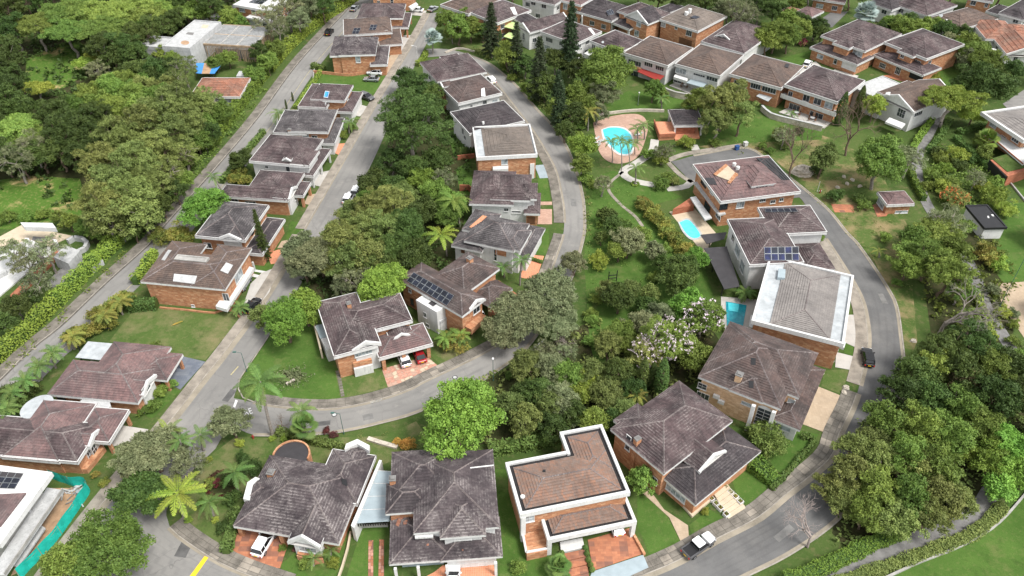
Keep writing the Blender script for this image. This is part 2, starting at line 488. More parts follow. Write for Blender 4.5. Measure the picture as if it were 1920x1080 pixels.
def band(mb, A, B, z0, z1=None, m=0):
    """strip between two polylines with the same count"""
    if z1 is None: z1 = z0
    s = 0
    for i in range(len(A) - 1):
        L = np.linalg.norm(A[i + 1] - A[i]); W = np.linalg.norm(B[i] - A[i])
        mb.poly([(*A[i], z0), (*A[i + 1], z0), (*B[i + 1], z1), (*B[i], z1)], [(s, 0), (s + L, 0), (s + L, W), (s, W)], m)
        s += L
# ------------------------------------------------------------------ houses
def hip_faces(x0, y0, x1, y1, z, t, kind, ridge):
    W, D = x1 - x0, y1 - y0
    xc, yc = (x0 + x1) / 2, (y0 + y1) / 2
    if kind == 'gable':
        if ridge == 'x':
            h = D / 2 * t; A = (x0, yc, z + h); B = (x1, yc, z + h)
            F = [((x0, y0, z), (x1, y0, z), B, A), ((x1, y1, z), (x0, y1, z), A, B)]
            G = [((x1, y0, z), (x1, y1, z), B), ((x0, y1, z), (x0, y0, z), A)]
        else:
            h = W / 2 * t; A = (xc, y0, z + h); B = (xc, y1, z + h)
            F = [((x1, y0, z), (x1, y1, z), B, A), ((x0, y1, z), (x0, y0, z), A, B)]
            G = [((x0, y0, z), (x1, y0, z), A), ((x1, y1, z), (x0, y1, z), B)]
        return F, G, [(A, B)]
    if W >= D: h = D / 2 * t; A = (x0 + D / 2, yc, z + h); B = (x1 - D / 2, yc, z + h)
    else: h = W / 2 * t; A = (xc, y0 + W / 2, z + h); B = (xc, y1 - W / 2, z + h)
    c = [(x0, y0, z), (x1, y0, z), (x1, y1, z), (x0, y1, z)]
    if W >= D:
        F = [(c[0], c[1], B, A), (c[1], c[2], B, B), (c[2], c[3], A, B), (c[3], c[0], A, A)]
        E = [(c[0], A), (c[3], A), (c[1], B), (c[2], B), (A, B)]
    else:
        F = [(c[0], c[1], A, A), (c[1], c[2], B, A), (c[2], c[3], B, B), (c[3], c[0], A, B)]
        E = [(c[0], A), (c[1], A), (c[2], B), (c[3], B), (A, B)]
    return F, [], E

def courses(mb, f, c, rng, lift=.075):
    a, b, pb, pa = [np.array(q, float) for q in f]
    e = b - a; L = np.linalg.norm(e); e /= L
    up = (pa + pb) / 2 - (a + b) / 2
    up = up - e * (up @ e); S = np.linalg.norm(up)
    nrm = np.cross(e, up / S)
    if nrm[2] < 0: nrm = -nrm
    n = max(2, int(round(S / c)))
    seg = 1 if c > .5 else max(1, int(L / 3.0))
    for k in range(n):
        t0, t1 = k / n, (k + 1) / n
        l0, r0 = a + (pa - a) * t0, b + (pb - b) * t0
        l1, r1 = a + (pa - a) * t1, b + (pb - b) * t1
        for s in range(seg):
            u0, u1 = s / seg, (s + 1) / seg
            j = nrm * lift * rng.uniform(.7, 1.35); g = nrm * .003
            A, B = l0 + (r0 - l0) * u0 + j, l0 + (r0 - l0) * u1 + j
            C, D = l1 + (r1 - l1) * u1 + g, l1 + (r1 - l1) * u0 + g
            uv = [((q - a) @ e + 50, ((q - a) @ up / S)) for q in (A, B, C, D)]
            if np.linalg.norm(C - D) < 1e-3: mb.poly([A, B, C], uv[:3])
            else: mb.poly([A, B, C, D], uv)
            mb.poly([A - j * 1.05, B - j * 1.05, B, A], [(0, .33), (1, .33), (1, .335), (0, .335)])

WMESH = {}
def window_mesh(w, h, nx, ny, kind, fr):
    key = (round(w, 1), round(h, 1), nx, ny, kind, fr)
    if key in WMESH: return WMESH[key]
    w, h = key[0], key[1]
    F, P = MB(), MB()
    t, d = .08, .09
    if kind == 'garage':
        F.box(-w / 2, -.05, -h / 2, w / 2, 0, h / 2)
        for k in range(1, 5):
            z = -h / 2 + h * k / 5
            F.box(-w / 2 + .03, -.075, z - .20 * h / 2.2, w / 2 - .03, -.05, z - .03)
        WMESH[key] = (F.mesh('garage_door', ['white' if fr == 'white' else fr]), None)
        return WMESH[key]
    fm = [fr]
    F.box(-w / 2 - t, -d, -h / 2 - t, w / 2 + t, 0, -h / 2)
    F.box(-w / 2 - t, -d, h / 2, w / 2 + t, 0, h / 2 + t)
    F.box(-w / 2 - t, -d, -h / 2, -w / 2, 0, h / 2)
    F.box(w / 2, -d, -h / 2, w / 2 + t, 0, h / 2)
    if kind == 'arch':
        n = 10; r = w / 2 + t
        for k in range(n):
            a, b = math.pi * k / n, math.pi * (k + 1) / n
            F.poly([(math.cos(a) * r, -d, h / 2 + t + math.sin(a) * r * .55), (math.cos(b) * r, -d, h / 2 + t + math.sin(b) * r * .55), (0, -d, h / 2 + t)][::-1])
    F.box(-w / 2 - t - .06, -d - .08, -h / 2 - t - .07, w / 2 + t + .06, 0, -h / 2 - t)
    for k in range(1, nx):
        x = -w / 2 + w * k / nx
        F.box(x - .025, -d + .01, -h / 2, x + .025, -.031, h / 2)
    for k in range(1, ny):
        z = -h / 2 + h * k / ny
        F.box(-w / 2, -d + .016, z - .022, w / 2, -.033, z + .022)
    P.box(-w / 2, -.03, -h / 2, w / 2, .0, h / 2)
    WMESH[key] = (F.mesh('window_frame', fm), P.mesh('pane', ['glass_pale' if kind == 'pale' else 'glass']))
    return WMESH[key]

class House:
    def __init__(s, name, label, cat, edge, ez, group=None, trim='white', tile='tile_plum', wall='brick', rot=0):
        a, b = at(*edge[0], ez), at(*edge[1], ez)
        u = (b - a)[:2]; u /= np.linalg.norm(u)
        cr, sr = math.cos(R(rot)), math.sin(R(rot)); u = np.array((u[0] * cr - u[1] * sr, u[0] * sr + u[1] * cr))
        s.u, s.v = u, np.array((-u[1], u[0]))
        s.o = np.array((*((a + b) / 2)[:2], 0.0))
        s.rz = math.atan2(u[1], u[0])
        s.e = thing(name, label, cat, s.o, s.rz, group)
        s.trim, s.tile, s.wall = trim, tile, wall
        s.blocks = []; s.surf = []; s.rng = random.Random(int(abs(s.o[0] * 31 + s.o[1] * 7)))
        s.dist = depth(s.o)
        s.man = []
        s.k = 0
    def L(s, x, y, z):
        p = at(x, y, z) - s.o
        return np.array((p[:2] @ s.u, p[:2] @ s.v))
    def LL(s, p):
        p = np.asarray(p) - s.o
        return np.array((p[0] * s.u[0] + p[1] * s.u[1], p[0] * s.v[0] + p[1] * s.v[1], p[2]))
    def rect(s, pts, z):
        q = np.array([s.L(x, y, z) for x, y in pts])
        return q.min(0), q.max(0)
    def block(s, pts, z, kind='hip', t=.42, oh=.55, wall=None, tile=None, fh=.5, ridge='x', base=0, walls=True, post=None, off=None, lip=.12, em=False, inset=None, auto=True, trim=None, both=False, gx=.95, skip='', gut='gutter', wo=(0, 0, 0, 0), ty1=None):
        wall = wall or s.wall; tile = tile or s.tile; trim = trim or s.trim
        lo, hi = s.rect(pts, z)
        if em:
            q0, q1 = s.rect(pts[:2], z); lo[0], hi[0] = q0[0], q1[0]
        e = .004 * s.k; z += .011 * s.k; s.k += 1
        x0, y0, x1, y1 = lo[0] - e, lo[1] - e, hi[0] + e, hi[1] + e
        if off: x0 += off[0]; y0 += off[1]; x1 += off[2]; y1 += off[3]
        c = .40 if s.dist < 165 else .8 if s.dist < 230 else 1.2
        rng = s.rng
        if kind in ('hip', 'gable'):
            F, G, E = hip_faces(x0, y0, x1, y1, z, t, kind, ridge)
            mb = MB()
            for f in F: courses(mb, f, c, rng)
            ro = part('roof', mb, tile, s.e)
            cap = MB()
            for a, b in E:
                a, b = np.array(a), np.array(b)
                d = b - a; Ln = np.linalg.norm(d)
                if Ln < .3: continue
                d /= Ln; sd_ = np.cross(d, (0, 0, 1)); sd_ /= np.linalg.norm(sd_)
                nn = max(1, int(Ln / .42)) if s.dist < 150 else 1
                for k in range(nn):
                    p, q = a + d * Ln * k / nn, a + d * Ln * (k + .97) / nn
                    h0, h1 = np.array((0, 0, .15)), np.array((0, 0, .11))
                    w_ = sd_ * .13
                    cap.poly([p - w_, q - w_, q + h1, p + h0]); cap.poly([p + h0, q + h1, q + w_, p + w_])
                    cap.poly([p - w_, p + h0, p + w_])
            part('ridge_cap', cap, 'tile_cap' if s.dist < 165 else tile, ro)
            for f in F: s.surf.append((f if f[2] != f[3] else f[:3], 'roof'))
            if G:
                gb = MB()
                co = s.LL(_C); sc_ = []
                for g in G:
                    p, q, r = [np.array(x, float) for x in g]
                    n_ = np.cross(q - p, r - p); n_ /= np.linalg.norm(n_); sc_.append(n_ @ (co - p))
                for gi, g in enumerate(G):
                    if not both and sc_[gi] < max(sc_): continue
                    p, q, r = [np.array(x, float) for x in g]
                    n_ = np.cross(q - p, r - p); n_ /= np.linalg.norm(n_)
                    gb.poly([p - n_ * .25, q - n_ * .25, r - n_ * .25])
                    m = (p + q) / 2
                    # barge boards along the verge
                    for A, B in ((p, r), (r, q)):
                        dn = np.array((0, 0, fh * .85))
                        up = np.array((0, 0, .14))
                        A2, B2 = A + n_ * .02, B + n_ * .02
                        gb.poly([A2 - dn, B2 - dn, B2 + up, A2 + up]); gb.poly([A2 + up, B2 + up, B2 + up - n_ * .38, A2 + up - n_ * .38])
                    s.surf.append(((p - n_ * .25, q - n_ * .25, r - n_ * .25), 'wall'))
                part('gable', gb, trim, s.e)
        elif kind == 'par':
            iw = inset or .42
            gx = gx if isinstance(gx, tuple) else (gx,) * 4
            pb = MB()
            ring = ((x0, y0, x1, y0 + iw), (x0, y1 - iw, x1, y1), (x0, y0 + iw, x0 + iw, y1 - iw), (x1 - iw, y0 + iw, x1, y1 - iw))
            if ty1: ring = (ring[0], (x0, y1 - iw, x0 + ty1 * (x1 - x0), y1), *ring[2:])
            for r, nm in zip(ring, 'btlr'):
                if nm not in skip: pb.box(r[0], r[1], z - .85, r[2], r[3], z)
            part('parapet', pb, trim, s.e)
            g = MB(); g.box(x0 + iw, y0 + iw, z - .55, x1 - iw, y1 - iw, z - .40)
            part('gutter', g, gut, s.e)
            F, G, E = hip_faces(x0 + gx[0], y0 + gx[1], x1 - gx[2], y1 - gx[3], z - .33, t, 'hip', 'x')
            mb = MB()
            for f in F: courses(mb, f, c, rng)
            ro = part('roof', mb, tile, s.e)
            cap = MB()
            for a, b in E:
                if np.linalg.norm(np.array(a) - np.array(b)) > .3: cap.tube(np.array(a) + (0, 0, .02), np.array(b) + (0, 0, .02), .085, .085, 5)
            part('ridge_cap', cap, 'tile_cap' if s.dist < 165 else tile, ro)
            for f in F: s.surf.append((f if f[2] != f[3] else f[:3], 'roof'))
        elif kind == 'flat':
            pb = MB()
            pb.box(x0, y0, z - fh, x1, y1, z)
            iw = .3
            for r in ((x0, y0, x1, y0 + iw), (x0, y1 - iw, x1, y1), (x0, y0 + iw, x0 + iw, y1 - iw), (x1 - iw, y0 + iw, x1, y1 - iw)):
                pb.box(r[0], r[1], z + .002, r[2], r[3], z + lip)
            part('flat_roof', pb, trim, s.e)
            s.surf.append((((x0, y0, z), (x1, y0, z), (x1, y1, z), (x0, y1, z)), 'roof'))
        if kind in ('hip', 'gable'):
            fb = MB(); tw = .13
            zz = z - fh
            ends = [(x0, y0, x1, y0 + tw), (x0, y1 - tw, x1, y1), (x0, y0 + tw, x0 + tw, y1 - tw), (x1 - tw, y0 + tw, x1, y1 - tw)]
            if kind == 'gable': ends = ends[:2] if ridge == 'x' else ends[2:]
            for r in ends: fb.box(r[0], r[1], zz, r[2], r[3], z + lip)
            part('fascia', fb, trim, s.e)
            sb = MB(); sb.box(x0 + tw, y0 + tw, zz + .02, x1 - tw, y1 - tw, zz + .06)
            part('soffit', sb, 'soffit', s.e)
        wx0, wy0, wx1, wy1 = x0 + oh + wo[0], y0 + oh + wo[1], x1 - oh - wo[2], y1 - oh - wo[3]
        s.blocks.append((wx0, wy0, wx1, wy1, z, base, walls, auto))
        top = z - fh + .03 if kind in ('hip', 'gable', 'flat') else z - .55
        if walls:
            wb = MB()
            wb.box(wx0, wy0, base, wx1, wy1, top, bottom=False)
            part('wall', wb, wall, s.e)
            for a, b in (((wx0, wy0), (wx1, wy0)), ((wx1, wy0), (wx1, wy1)), ((wx1, wy1), (wx0, wy1)), ((wx0, wy1), (wx0, wy0))):
                s.surf.append((((*a, base), (*b, base), (*b, top), (*a, top)), 'wall'))
        elif post:
            mat, r, cs = post
            for cx, cy in cs:
                x = wx0 + (wx1 - wx0) * cx; y = wy0 + (wy1 - wy0) * cy
                q = MB(); q.box(x - r, y - r, 0, x + r, y + r, top)
                part('post', q, mat, s.e)
        return x0, y0, x1, y1, z
    def hit(s, x, y, want=None):
        o = s.LL(_C); d = ray(x, y); d = np.array((d[:2] @ s.u, d[:2] @ s.v, d[2])); d /= np.linalg.norm(d)
        best = None
        for P, k in s.surf:
            if want and k != want: continue
            a = [np.array(p, float) for p in P]
            n = np.cross(a[1] - a[0], a[2] - a[0]); n /= np.linalg.norm(n)
            dn = n @ d
            if abs(dn) < 1e-6: continue
            if k == 'roof' and n[2] < 0: n = -n
            elif k != 'roof' and dn > 0: continue
            t = (n @ (a[0] - o)) / (n @ d)
            if t <= 0: continue
            p = o + d * t
            ok = True; sg = 0
            for i in range(len(a)):
                c = np.cross(a[(i + 1) % len(a)] - a[i], p - a[i]) @ n
                if abs(c) < 1e-9: continue
                if sg == 0: sg = 1 if c > 0 else -1
                elif c * sg < -1e-6: ok = False; break
            if ok and (best is None or t < best[0]): best = (t, p, n, k)
        return best
    def put_window(s, p, n, w, h, nx, ny, kind='win', fr='white'):
        w, h = max(.5, w), max(.4, h)
        F, P = window_mesh(w, h, nx, ny, kind, fr)
        rz = math.atan2(n[1], n[0]) + math.pi / 2
        q = p + n * .004
        f = obj('garage_door' if kind == 'garage' else 'window', F, s.e, q, rz)
        if P: obj('pane', P, f)
    def win(s, *specs):
        """each: picture x, y, width m, height m, [panes across, down, kind, frame]"""
        for sp in specs:
            x, y, w, h = sp[:4]
            nx, ny = (sp[4], sp[5]) if len(sp) > 5 else (2, 1)
            kind = sp[6] if len(sp) > 6 else 'win'; fr = sp[7] if len(sp) > 7 else 'white'
            b = s.hit(x, y)
            if b is None or b[3] != 'wall': b = s.hit(x, y, 'wall')
            if b is None:
                print('window missed', s.e['label'][:30], x, y); continue
            s.man.append((b[1], b[2])); s.put_window(b[1], b[2], w, h, nx, ny, kind, fr)
        return s
    def auto(s, facing=False, fr='white', nx=3):
        o = s.LL(_C)
        for i, (x0, y0, x1, y1, z, base, walls, au) in enumerate(s.blocks):
            if not walls or not au: continue
            for a, b in (((x0, y0), (x1, y0)), ((x1, y0), (x1, y1)), ((x1, y1), (x0, y1)), ((x0, y1), (x0, y0))):
                a, b = np.array(a), np.array(b)
                d = b - a; Ln = np.linalg.norm(d); d /= Ln
                n = np.array((d[1], -d[0]))
                vis = n @ (o[:2] - (a + b) / 2) > 0
                if vis and not facing: continue
                if Ln < 2.2: continue
                k = max(1, int(Ln / 3.4)); fl = max(1, int((z - base) / 2.75))
                for j in range(k):
                    for l in range(fl):
                        zc = base + 1.55 + l * 2.8
                        if zc > z - 1.0: continue
                        p = a + d * Ln * (j + .5) / k
                        q = p + n * .4
                        if any(m != i and B[0] < q[0] < B[2] and B[1] < q[1] < B[3] and zc < B[4] + .3 for m, B in enumerate(s.blocks)): continue
                        P = np.array((p[0], p[1], zc)); N = np.array((n[0], n[1], 0.0))
                        if any(np.linalg.norm(P - m[0]) < 2.2 for m in s.man): continue
                        r = s.rng.random()
                        w_ = min(Ln / k * .62, 1.5 if r < .6 else 2.0)
                        s.put_window(P, N, w_, 1.25, nx if w_ > 1.2 else 2, 1, 'win' if r < .65 else 'pale', fr)
        return s
    def chim(s, x, y, w=.8, h=1.3, mat='brick', flue=False):
        b = s.hit(x, y, 'roof')
        if b is None: print('chimney missed', s.e['label'][:30]); return s
        p = b[1]
        m = MB(); m.box(p[0] - w / 2, p[1] - w / 2, p[2] - .8, p[0] + w / 2, p[1] + w / 2, p[2] + h)
        c = part('chimney', m, mat, s.e)
        m = MB(); m.box(p[0] - w * .6, p[1] - w * .6, p[2] + h, p[0] + w * .6, p[1] + w * .6, p[2] + h + .12)
        m.box(p[0] - w * .35, p[1] - w * .35, p[2] + h + .12, p[0] + w * .35, p[1] + w * .35, p[2] + h + .32)
        part('cap', m, 'concrete_dark', c)
        return s
    def _plane(s, pts):
        cx = sum(p[0] for p in pts) / len(pts); cy = sum(p[1] for p in pts) / len(pts)
        b = s.hit(cx, cy, 'roof')
        if b is None: return None
        o = s.LL(_C); n = b[2]; out = []
        for x, y in pts:
            d = ray(x, y); d = np.array((d[:2] @ s.u, d[:2] @ s.v, d[2]))
            out.append(o + d * ((n @ (b[1] - o)) / (n @ d)))
        return out, n
    def solar(s, pts, nx, ny, mats=('solar_cell',), lift=.16):
        """corners: lower left, lower right, upper right, upper left"""
        r = s._plane(pts)
        if r is None: print('solar missed', s.e['label'][:30]); return s
        q, n = r
        for i in range(nx):
            for j in range(ny):
                def B(u, v): return (q[0] * (1 - u) + q[1] * u) * (1 - v) + (q[3] * (1 - u) + q[2] * u) * v + n * lift
                g = .02
                c = [B((i + a) / nx, (j + b) / ny) for a, b in ((g, g), (1 - g, g), (1 - g, 1 - g), (g, 1 - g))]
                m = MB(); m.poly(c)
                for k in range(4): m.poly([c[k] - n * .05, c[(k + 1) % 4] - n * .05, c[(k + 1) % 4], c[k]])
                po = part('solar_panel', m, s.rng.choice(mats), s.e)
                fm = MB(); ctr = sum(c) / 4
                for k in range(4):
                    a, b_ = c[k], c[(k + 1) % 4]
                    fm.poly([a + n * .01, b_ + n * .01, b_ + (ctr - b_) * .05 + n * .01, a + (ctr - a) * .05 + n * .01])
                part('panel_frame', fm, 'steel', po)
        return s
    def plate(s, pts, mat, name='skylight', lift=.12, frame=None):
        r = s._plane(pts)
        if r is None: print('plate missed', s.e['label'][:30], pts[0]); return s
        q, n = r
        c = [p + n * lift for p in q]; m = MB(); m.poly(c)
        for k in range(len(c)): m.poly([c[k] - n * (lift + .05), c[(k + 1) % len(c)] - n * (lift + .05), c[(k + 1) % len(c)], c[k]])
        o = part(name, m, mat, s.e)
        if frame:
            f = MB(); ctr = sum(c) / len(c)
            for k in range(len(c)):
                a, b = c[k], c[(k + 1) % len(c)]
                f.poly([a + n * .012, b + n * .012, b + (ctr - b) * .14 + n * .012, a + (ctr - a) * .14 + n * .012])
            part('skylight_frame', f, frame, o)
        return s
    def prism(s, name, pts, z, th, mat, parent=None, local=False):
        q = pts if local else [tuple(s.L(x, y, z)) for x, y in pts]
        m = MB(); m.prism(q, z - th, z)
        return part(name, m, mat, parent or s.e)
    def post(s, x, y, h, r, mat='white', z=0, name='post'):
        q = s.L(x, y, z); m = MB(); m.box(q[0] - r, q[1] - r, z, q[0] + r, q[1] + r, z + h)
        return part(name, m, mat, s.e)
    def rail(s, pts, z, h=1.0, mat='white', solid=True, th=.1, name='railing'):
        """low wall or railing along picture points at floor height z"""
        q = [s.L(x, y, z) for x, y in pts]; m = MB()
        for a, b in zip(q[:-1], q[1:]):
            d = (b - a) / np.linalg.norm(b - a); n = np.array((-d[1], d[0])) * th / 2
            if solid: m.prism([tuple(a - n), tuple(b - n), tuple(b + n), tuple(a + n)], z, z + h)
            else:
                m.prism([tuple(a - n * .5), tuple(b - n * .5), tuple(b + n * .5), tuple(a + n * .5)], z + h - .06, z + h)
                k = max(2, int(np.linalg.norm(b - a) / .35))
                for i in range(k + 1):
                    p = a + (b - a) * i / k
                    m.box(p[0] - .02, p[1] - .02, z, p[0] + .02, p[1] + .02, z + h - .06)
        return part(name, m, mat, s.e)
    def disc(s, x, y, r=.35, name='satellite_dish'):
        b = s.hit(x, y)
        if b is None: return s
        p = b[1]; m = MB()
        m.tube(p, p + (0, 0, .7), .03, .03, 6)
        c = p + (0, 0, .75); ax = np.array((.3, -.6, .74)); ax /= np.linalg.norm(ax)
        m.tube(c, c + ax * .08, r * .7, r, 14)
        part(name, m, 'sheet', s.e)
        return s
    def tank(s, x, y, r=.45, h=1.1, mat='white'):
        b = s.hit(x, y, 'roof')
        if b is None: return s
        p = b[1]; m = MB(); m.tube(p - (0, 0, .5), p + (0, 0, h), r, r, 14); m.tube(p + (0, 0, h), p + (0, 0, h + .12), r * .8, r * .3, 14)
        part('water_tank', m, mat, s.e)
        return s
# ------------------------------------------------------------------ ground, roads, pavements
mb = MB(); mb.poly([(-900, -150, 0), (900, -150, 0), (900, 1500, 0), (-900, 1500, 0)]); struct('ground', mb, 'ground')
def road(name, Lp, Rp, z, mat='asphalt', n=60):
    A, B = resample(smooth(spx(Lp)), n=n), resample(smooth(spx(Rp)), n=n)
    mb = MB(); band(mb, A, B, z); struct(name, mb, mat)
    return A, B

# avenue on the left: left kerb surveyed, width 7 m
AVL = smooth(spx([(-190, 900), (0, 713), (62, 653), (117, 609), (200, 530), (281, 457), (304, 428), (400, 320), (484, 220), (560, 117), (650, 19), (690, -25)]))
mb = MB(); band(mb, AVL, offset(AVL, -6.6), .05); struct('avenue', mb, 'asphalt')
mb = MB(); c = offset(AVL, -4.9); band(mb, c, offset(c, -.12), .058); struct('avenue_line', mb, 'line_faded')
MSL = smooth(spx([(805, 25), (772, 85), (698, 208), (640, 310), (580, 414), (503, 547), (426, 655), (380, 713), (300, 815), (225, 905), (150, 1000), (70, 1110)]))
MSR = smooth(spx([(835, 22), (800, 82), (765, 145), (717, 314), (682, 353), (630, 414), (560, 540), (505, 628), (462, 690), (446, 723)]))
MSR = smooth([*spx([(835, 22), (800, 82), (765, 150), (705, 290), (660, 375), (609, 451), (560, 540), (505, 628), (462, 690), (440, 740), (425, 800), (400, 848), (363, 880), (310, 960), (320, 993), (387, 1045), (470, 1085)])])
A, B = resample(MSL, n=90), resample(MSR, n=90)
mb = MB(); band(mb, A, B, .054); struct('street', mb, 'asphalt')
mb = MB(); q = spx([(70, 1110), (310, 960), (320, 993), (387, 1045), (470, 1090), (300, 1150)]); mb.poly([(*p[:2], .050) for p in q][::-1]); struct('street_mouth', mb, 'asphalt')
LO = [(800, 92), (835, 92), (872, 100), (914, 117), (937, 133), (968, 160), (1010, 208), (1031, 230), (1060, 270), (1079, 314), (1093, 366), (1097, 407), (1095, 445), (1073, 520), (1035, 585), (997, 643), (967, 672), (907, 713), (877, 728), (785, 773), (713, 794), (647, 809), (588, 815), (526, 817), (474, 817), (440, 800), (410, 800)]
LI = [(795, 108), (830, 106), (864, 110), (895, 122), (915, 140), (935, 162), (960, 194), (981, 221), (1000, 247), (1025, 287), (1043, 324), (1054, 374), (1058, 410), (1056, 440), (1048, 465), (1027, 520), (990, 585), (950, 635), (907, 662), (857, 687), (797, 715), (760, 734), (692, 755), (630, 766), (578, 767), (526, 763), (475, 755), (430, 745), (400, 745)]
LIs = smooth(spx(LI[2:-2])); LOs = smooth(spx(LO[2:-2]))
A, B = resample(smooth(spx(LI)), n=120), resample(smooth(spx(LO)), n=120)
mb = MB(); band(mb, A, B, .062); struct('loop_road', mb, 'asphalt')
RI = [(1263, 303), (1300, 339), (1380, 372), (1440, 372), (1494, 366), (1540, 437), (1587, 510), (1613, 557), (1624, 600), (1627, 650), (1612, 720), (1597, 765), (1572, 817), (1560, 855), (1520, 893), (1474, 928), (1428, 967), (1387, 990), (1341, 1013), (1278, 1049), (1216, 1076), (1150, 1098)]
RO = [(1300, 292), (1392, 277), (1430, 292), (1465, 320), (1520, 364), (1557, 397), (1589, 437), (1607, 455), (1637, 497), (1666, 542), (1682, 576), (1691, 638), (1695, 682), (1693, 740), (1680, 800), (1655, 860), (1615, 925), (1560, 985), (1480, 1040), (1407, 1077), (1340, 1110)]
RIs, ROs = smooth(spx(RI)), smooth(spx(RO))
mb = MB(); band(mb, resample(RIs, n=110), resample(ROs, n=110), .058); struct('right_road', mb, 'asphalt_dark')
sheet('cul_de_sac', [(1258, 303), (1395, 276), (1440, 300), (1490, 345), (1500, 370), (1430, 380), (1300, 345)], .052, 'asphalt_dark')
sheet('back_street', [(350, 62), (385, 35), (440, 8), (470, -15), (490, -12), (455, 10), (400, 42), (370, 62)], .056, 'asphalt_dark')
sheet('front_street', [(470, 1092), (540, 1112), (800, 1118), (1080, 1108), (1216, 1076), (1278, 1050), (1340, 1066), (1270, 1140), (1000, 1200), (700, 1210), (430, 1160), (300, 1150)], .049, 'asphalt_dark')

def walk(name, line, side, width, near=None, mat='walk_slab', kerb=True, gut=.35, step=1.5, start=0.0, stop=1.0, z=.11):
    """pavement beside a kerb line: base, slabs one by one where they can be told apart, kerb and gutter"""
    k0, k1 = int(len(line) * start), int(len(line) * stop)
    ln = line[k0:k1]
    s = 1 if side == 'l' else -1
    a, b = ln, offset(ln, s * width)
    mb = MB(); band(mb, offset(ln, s * .16), b, z)
    base = struct(name, mb, 'walk_joint' if near else mat)
    kb = MB(); band(kb, ln, ln, .02, z + .02); band(kb, ln, offset(ln, s * .16), z + .02); struct('kerb', kb, 'kerb')
    if gut:
        g = MB(); band(g, ln, offset(ln, -s * gut), .076); struct('gutter_strip', g, 'gutter_strip')
    if near:
        P = resample(ln, step=step); rng = random.Random(3)
        pa, pb = offset(P, s * .19), offset(P, s * width)
        for i in range(len(P) - 1):
            for (u0, u1) in ((.0, .2), (.22, .61), (.62, 1.0)):
                q = [pa[i] + (pb[i] - pa[i]) * u0, pa[i + 1] + (pb[i + 1] - pa[i + 1]) * u0, pa[i + 1] + (pb[i + 1] - pa[i + 1]) * u1, pa[i] + (pb[i] - pa[i]) * u1]
                c = sum(q) / 4; q = [c + (p - c) * .965 for p in q]
                if not (-60 < proj((*c, 0))[0] < 1980 and proj((*c, 0))[1] < 1130): continue
                zz = z + .035 + rng.uniform(-.012, .012)
                m = MB(); m.prism([tuple(p) for p in q], z + .002, zz, bottom=False)
                o = part('slab', m, 'walk_slab' if rng.random() < .9 else 'walk_slab_pale', base)
    return base

walk('avenue_pavement', AVL, 'l', 2.4, None, gut=0)
g = MB(); band(g, AVL, offset(AVL, -.3), .078); struct('drain_channel', g, 'walk_joint')
walk('street_pavement', MSL, 'r', 2.0, None, 'walk_slab_pale', stop=.60)
walk('street_pavement', MSL, 'r', 1.9, None, 'walk_slab_pale', start=.60, gut=1.0)
walk('loop_pavement', LIs, 'r', 2.2, None, 'walk_slab', stop=.52)
walk('loop_pavement', LIs, 'r', 2.0, True, start=.53, stop=1.0)
walk('right_pavement', RIs, 'r', 2.1, None, 'walk_slab_pale', start=.34, stop=.62, gut=.6)
walk('right_pavement', RIs, 'r', 2.3, True, start=.62, stop=1.0, gut=.7)
ISL = smooth(spx([(400, 848), (363, 880), (318, 935), (309, 962), (322, 995), (387, 1042), (432, 1066), (480, 1085), (540, 1105)]))
walk('island_pavement', ISL, 'l', 2.2, True, start=.40)
for ln, s in ((LOs, 1), (ROs, 1)):
    kb = MB(); band(kb, offset(ln, .0), offset(ln, .22 * s), .13); band(kb, ln, ln, .02, .13); struct('kerb', kb, 'kerb')
    g = MB(); band(g, ln, offset(ln, -.45 * s), .078); struct('gutter_strip', g, 'gutter_strip')
kb = MB(); ln = smooth(spx([(505, 628), (470, 680), (448, 712), (446, 730), (456, 748), (475, 755)])); band(kb, ln, offset(ln, .2), .14); band(kb, ln, ln, .02, .14); struct('kerb', kb, 'kerb')

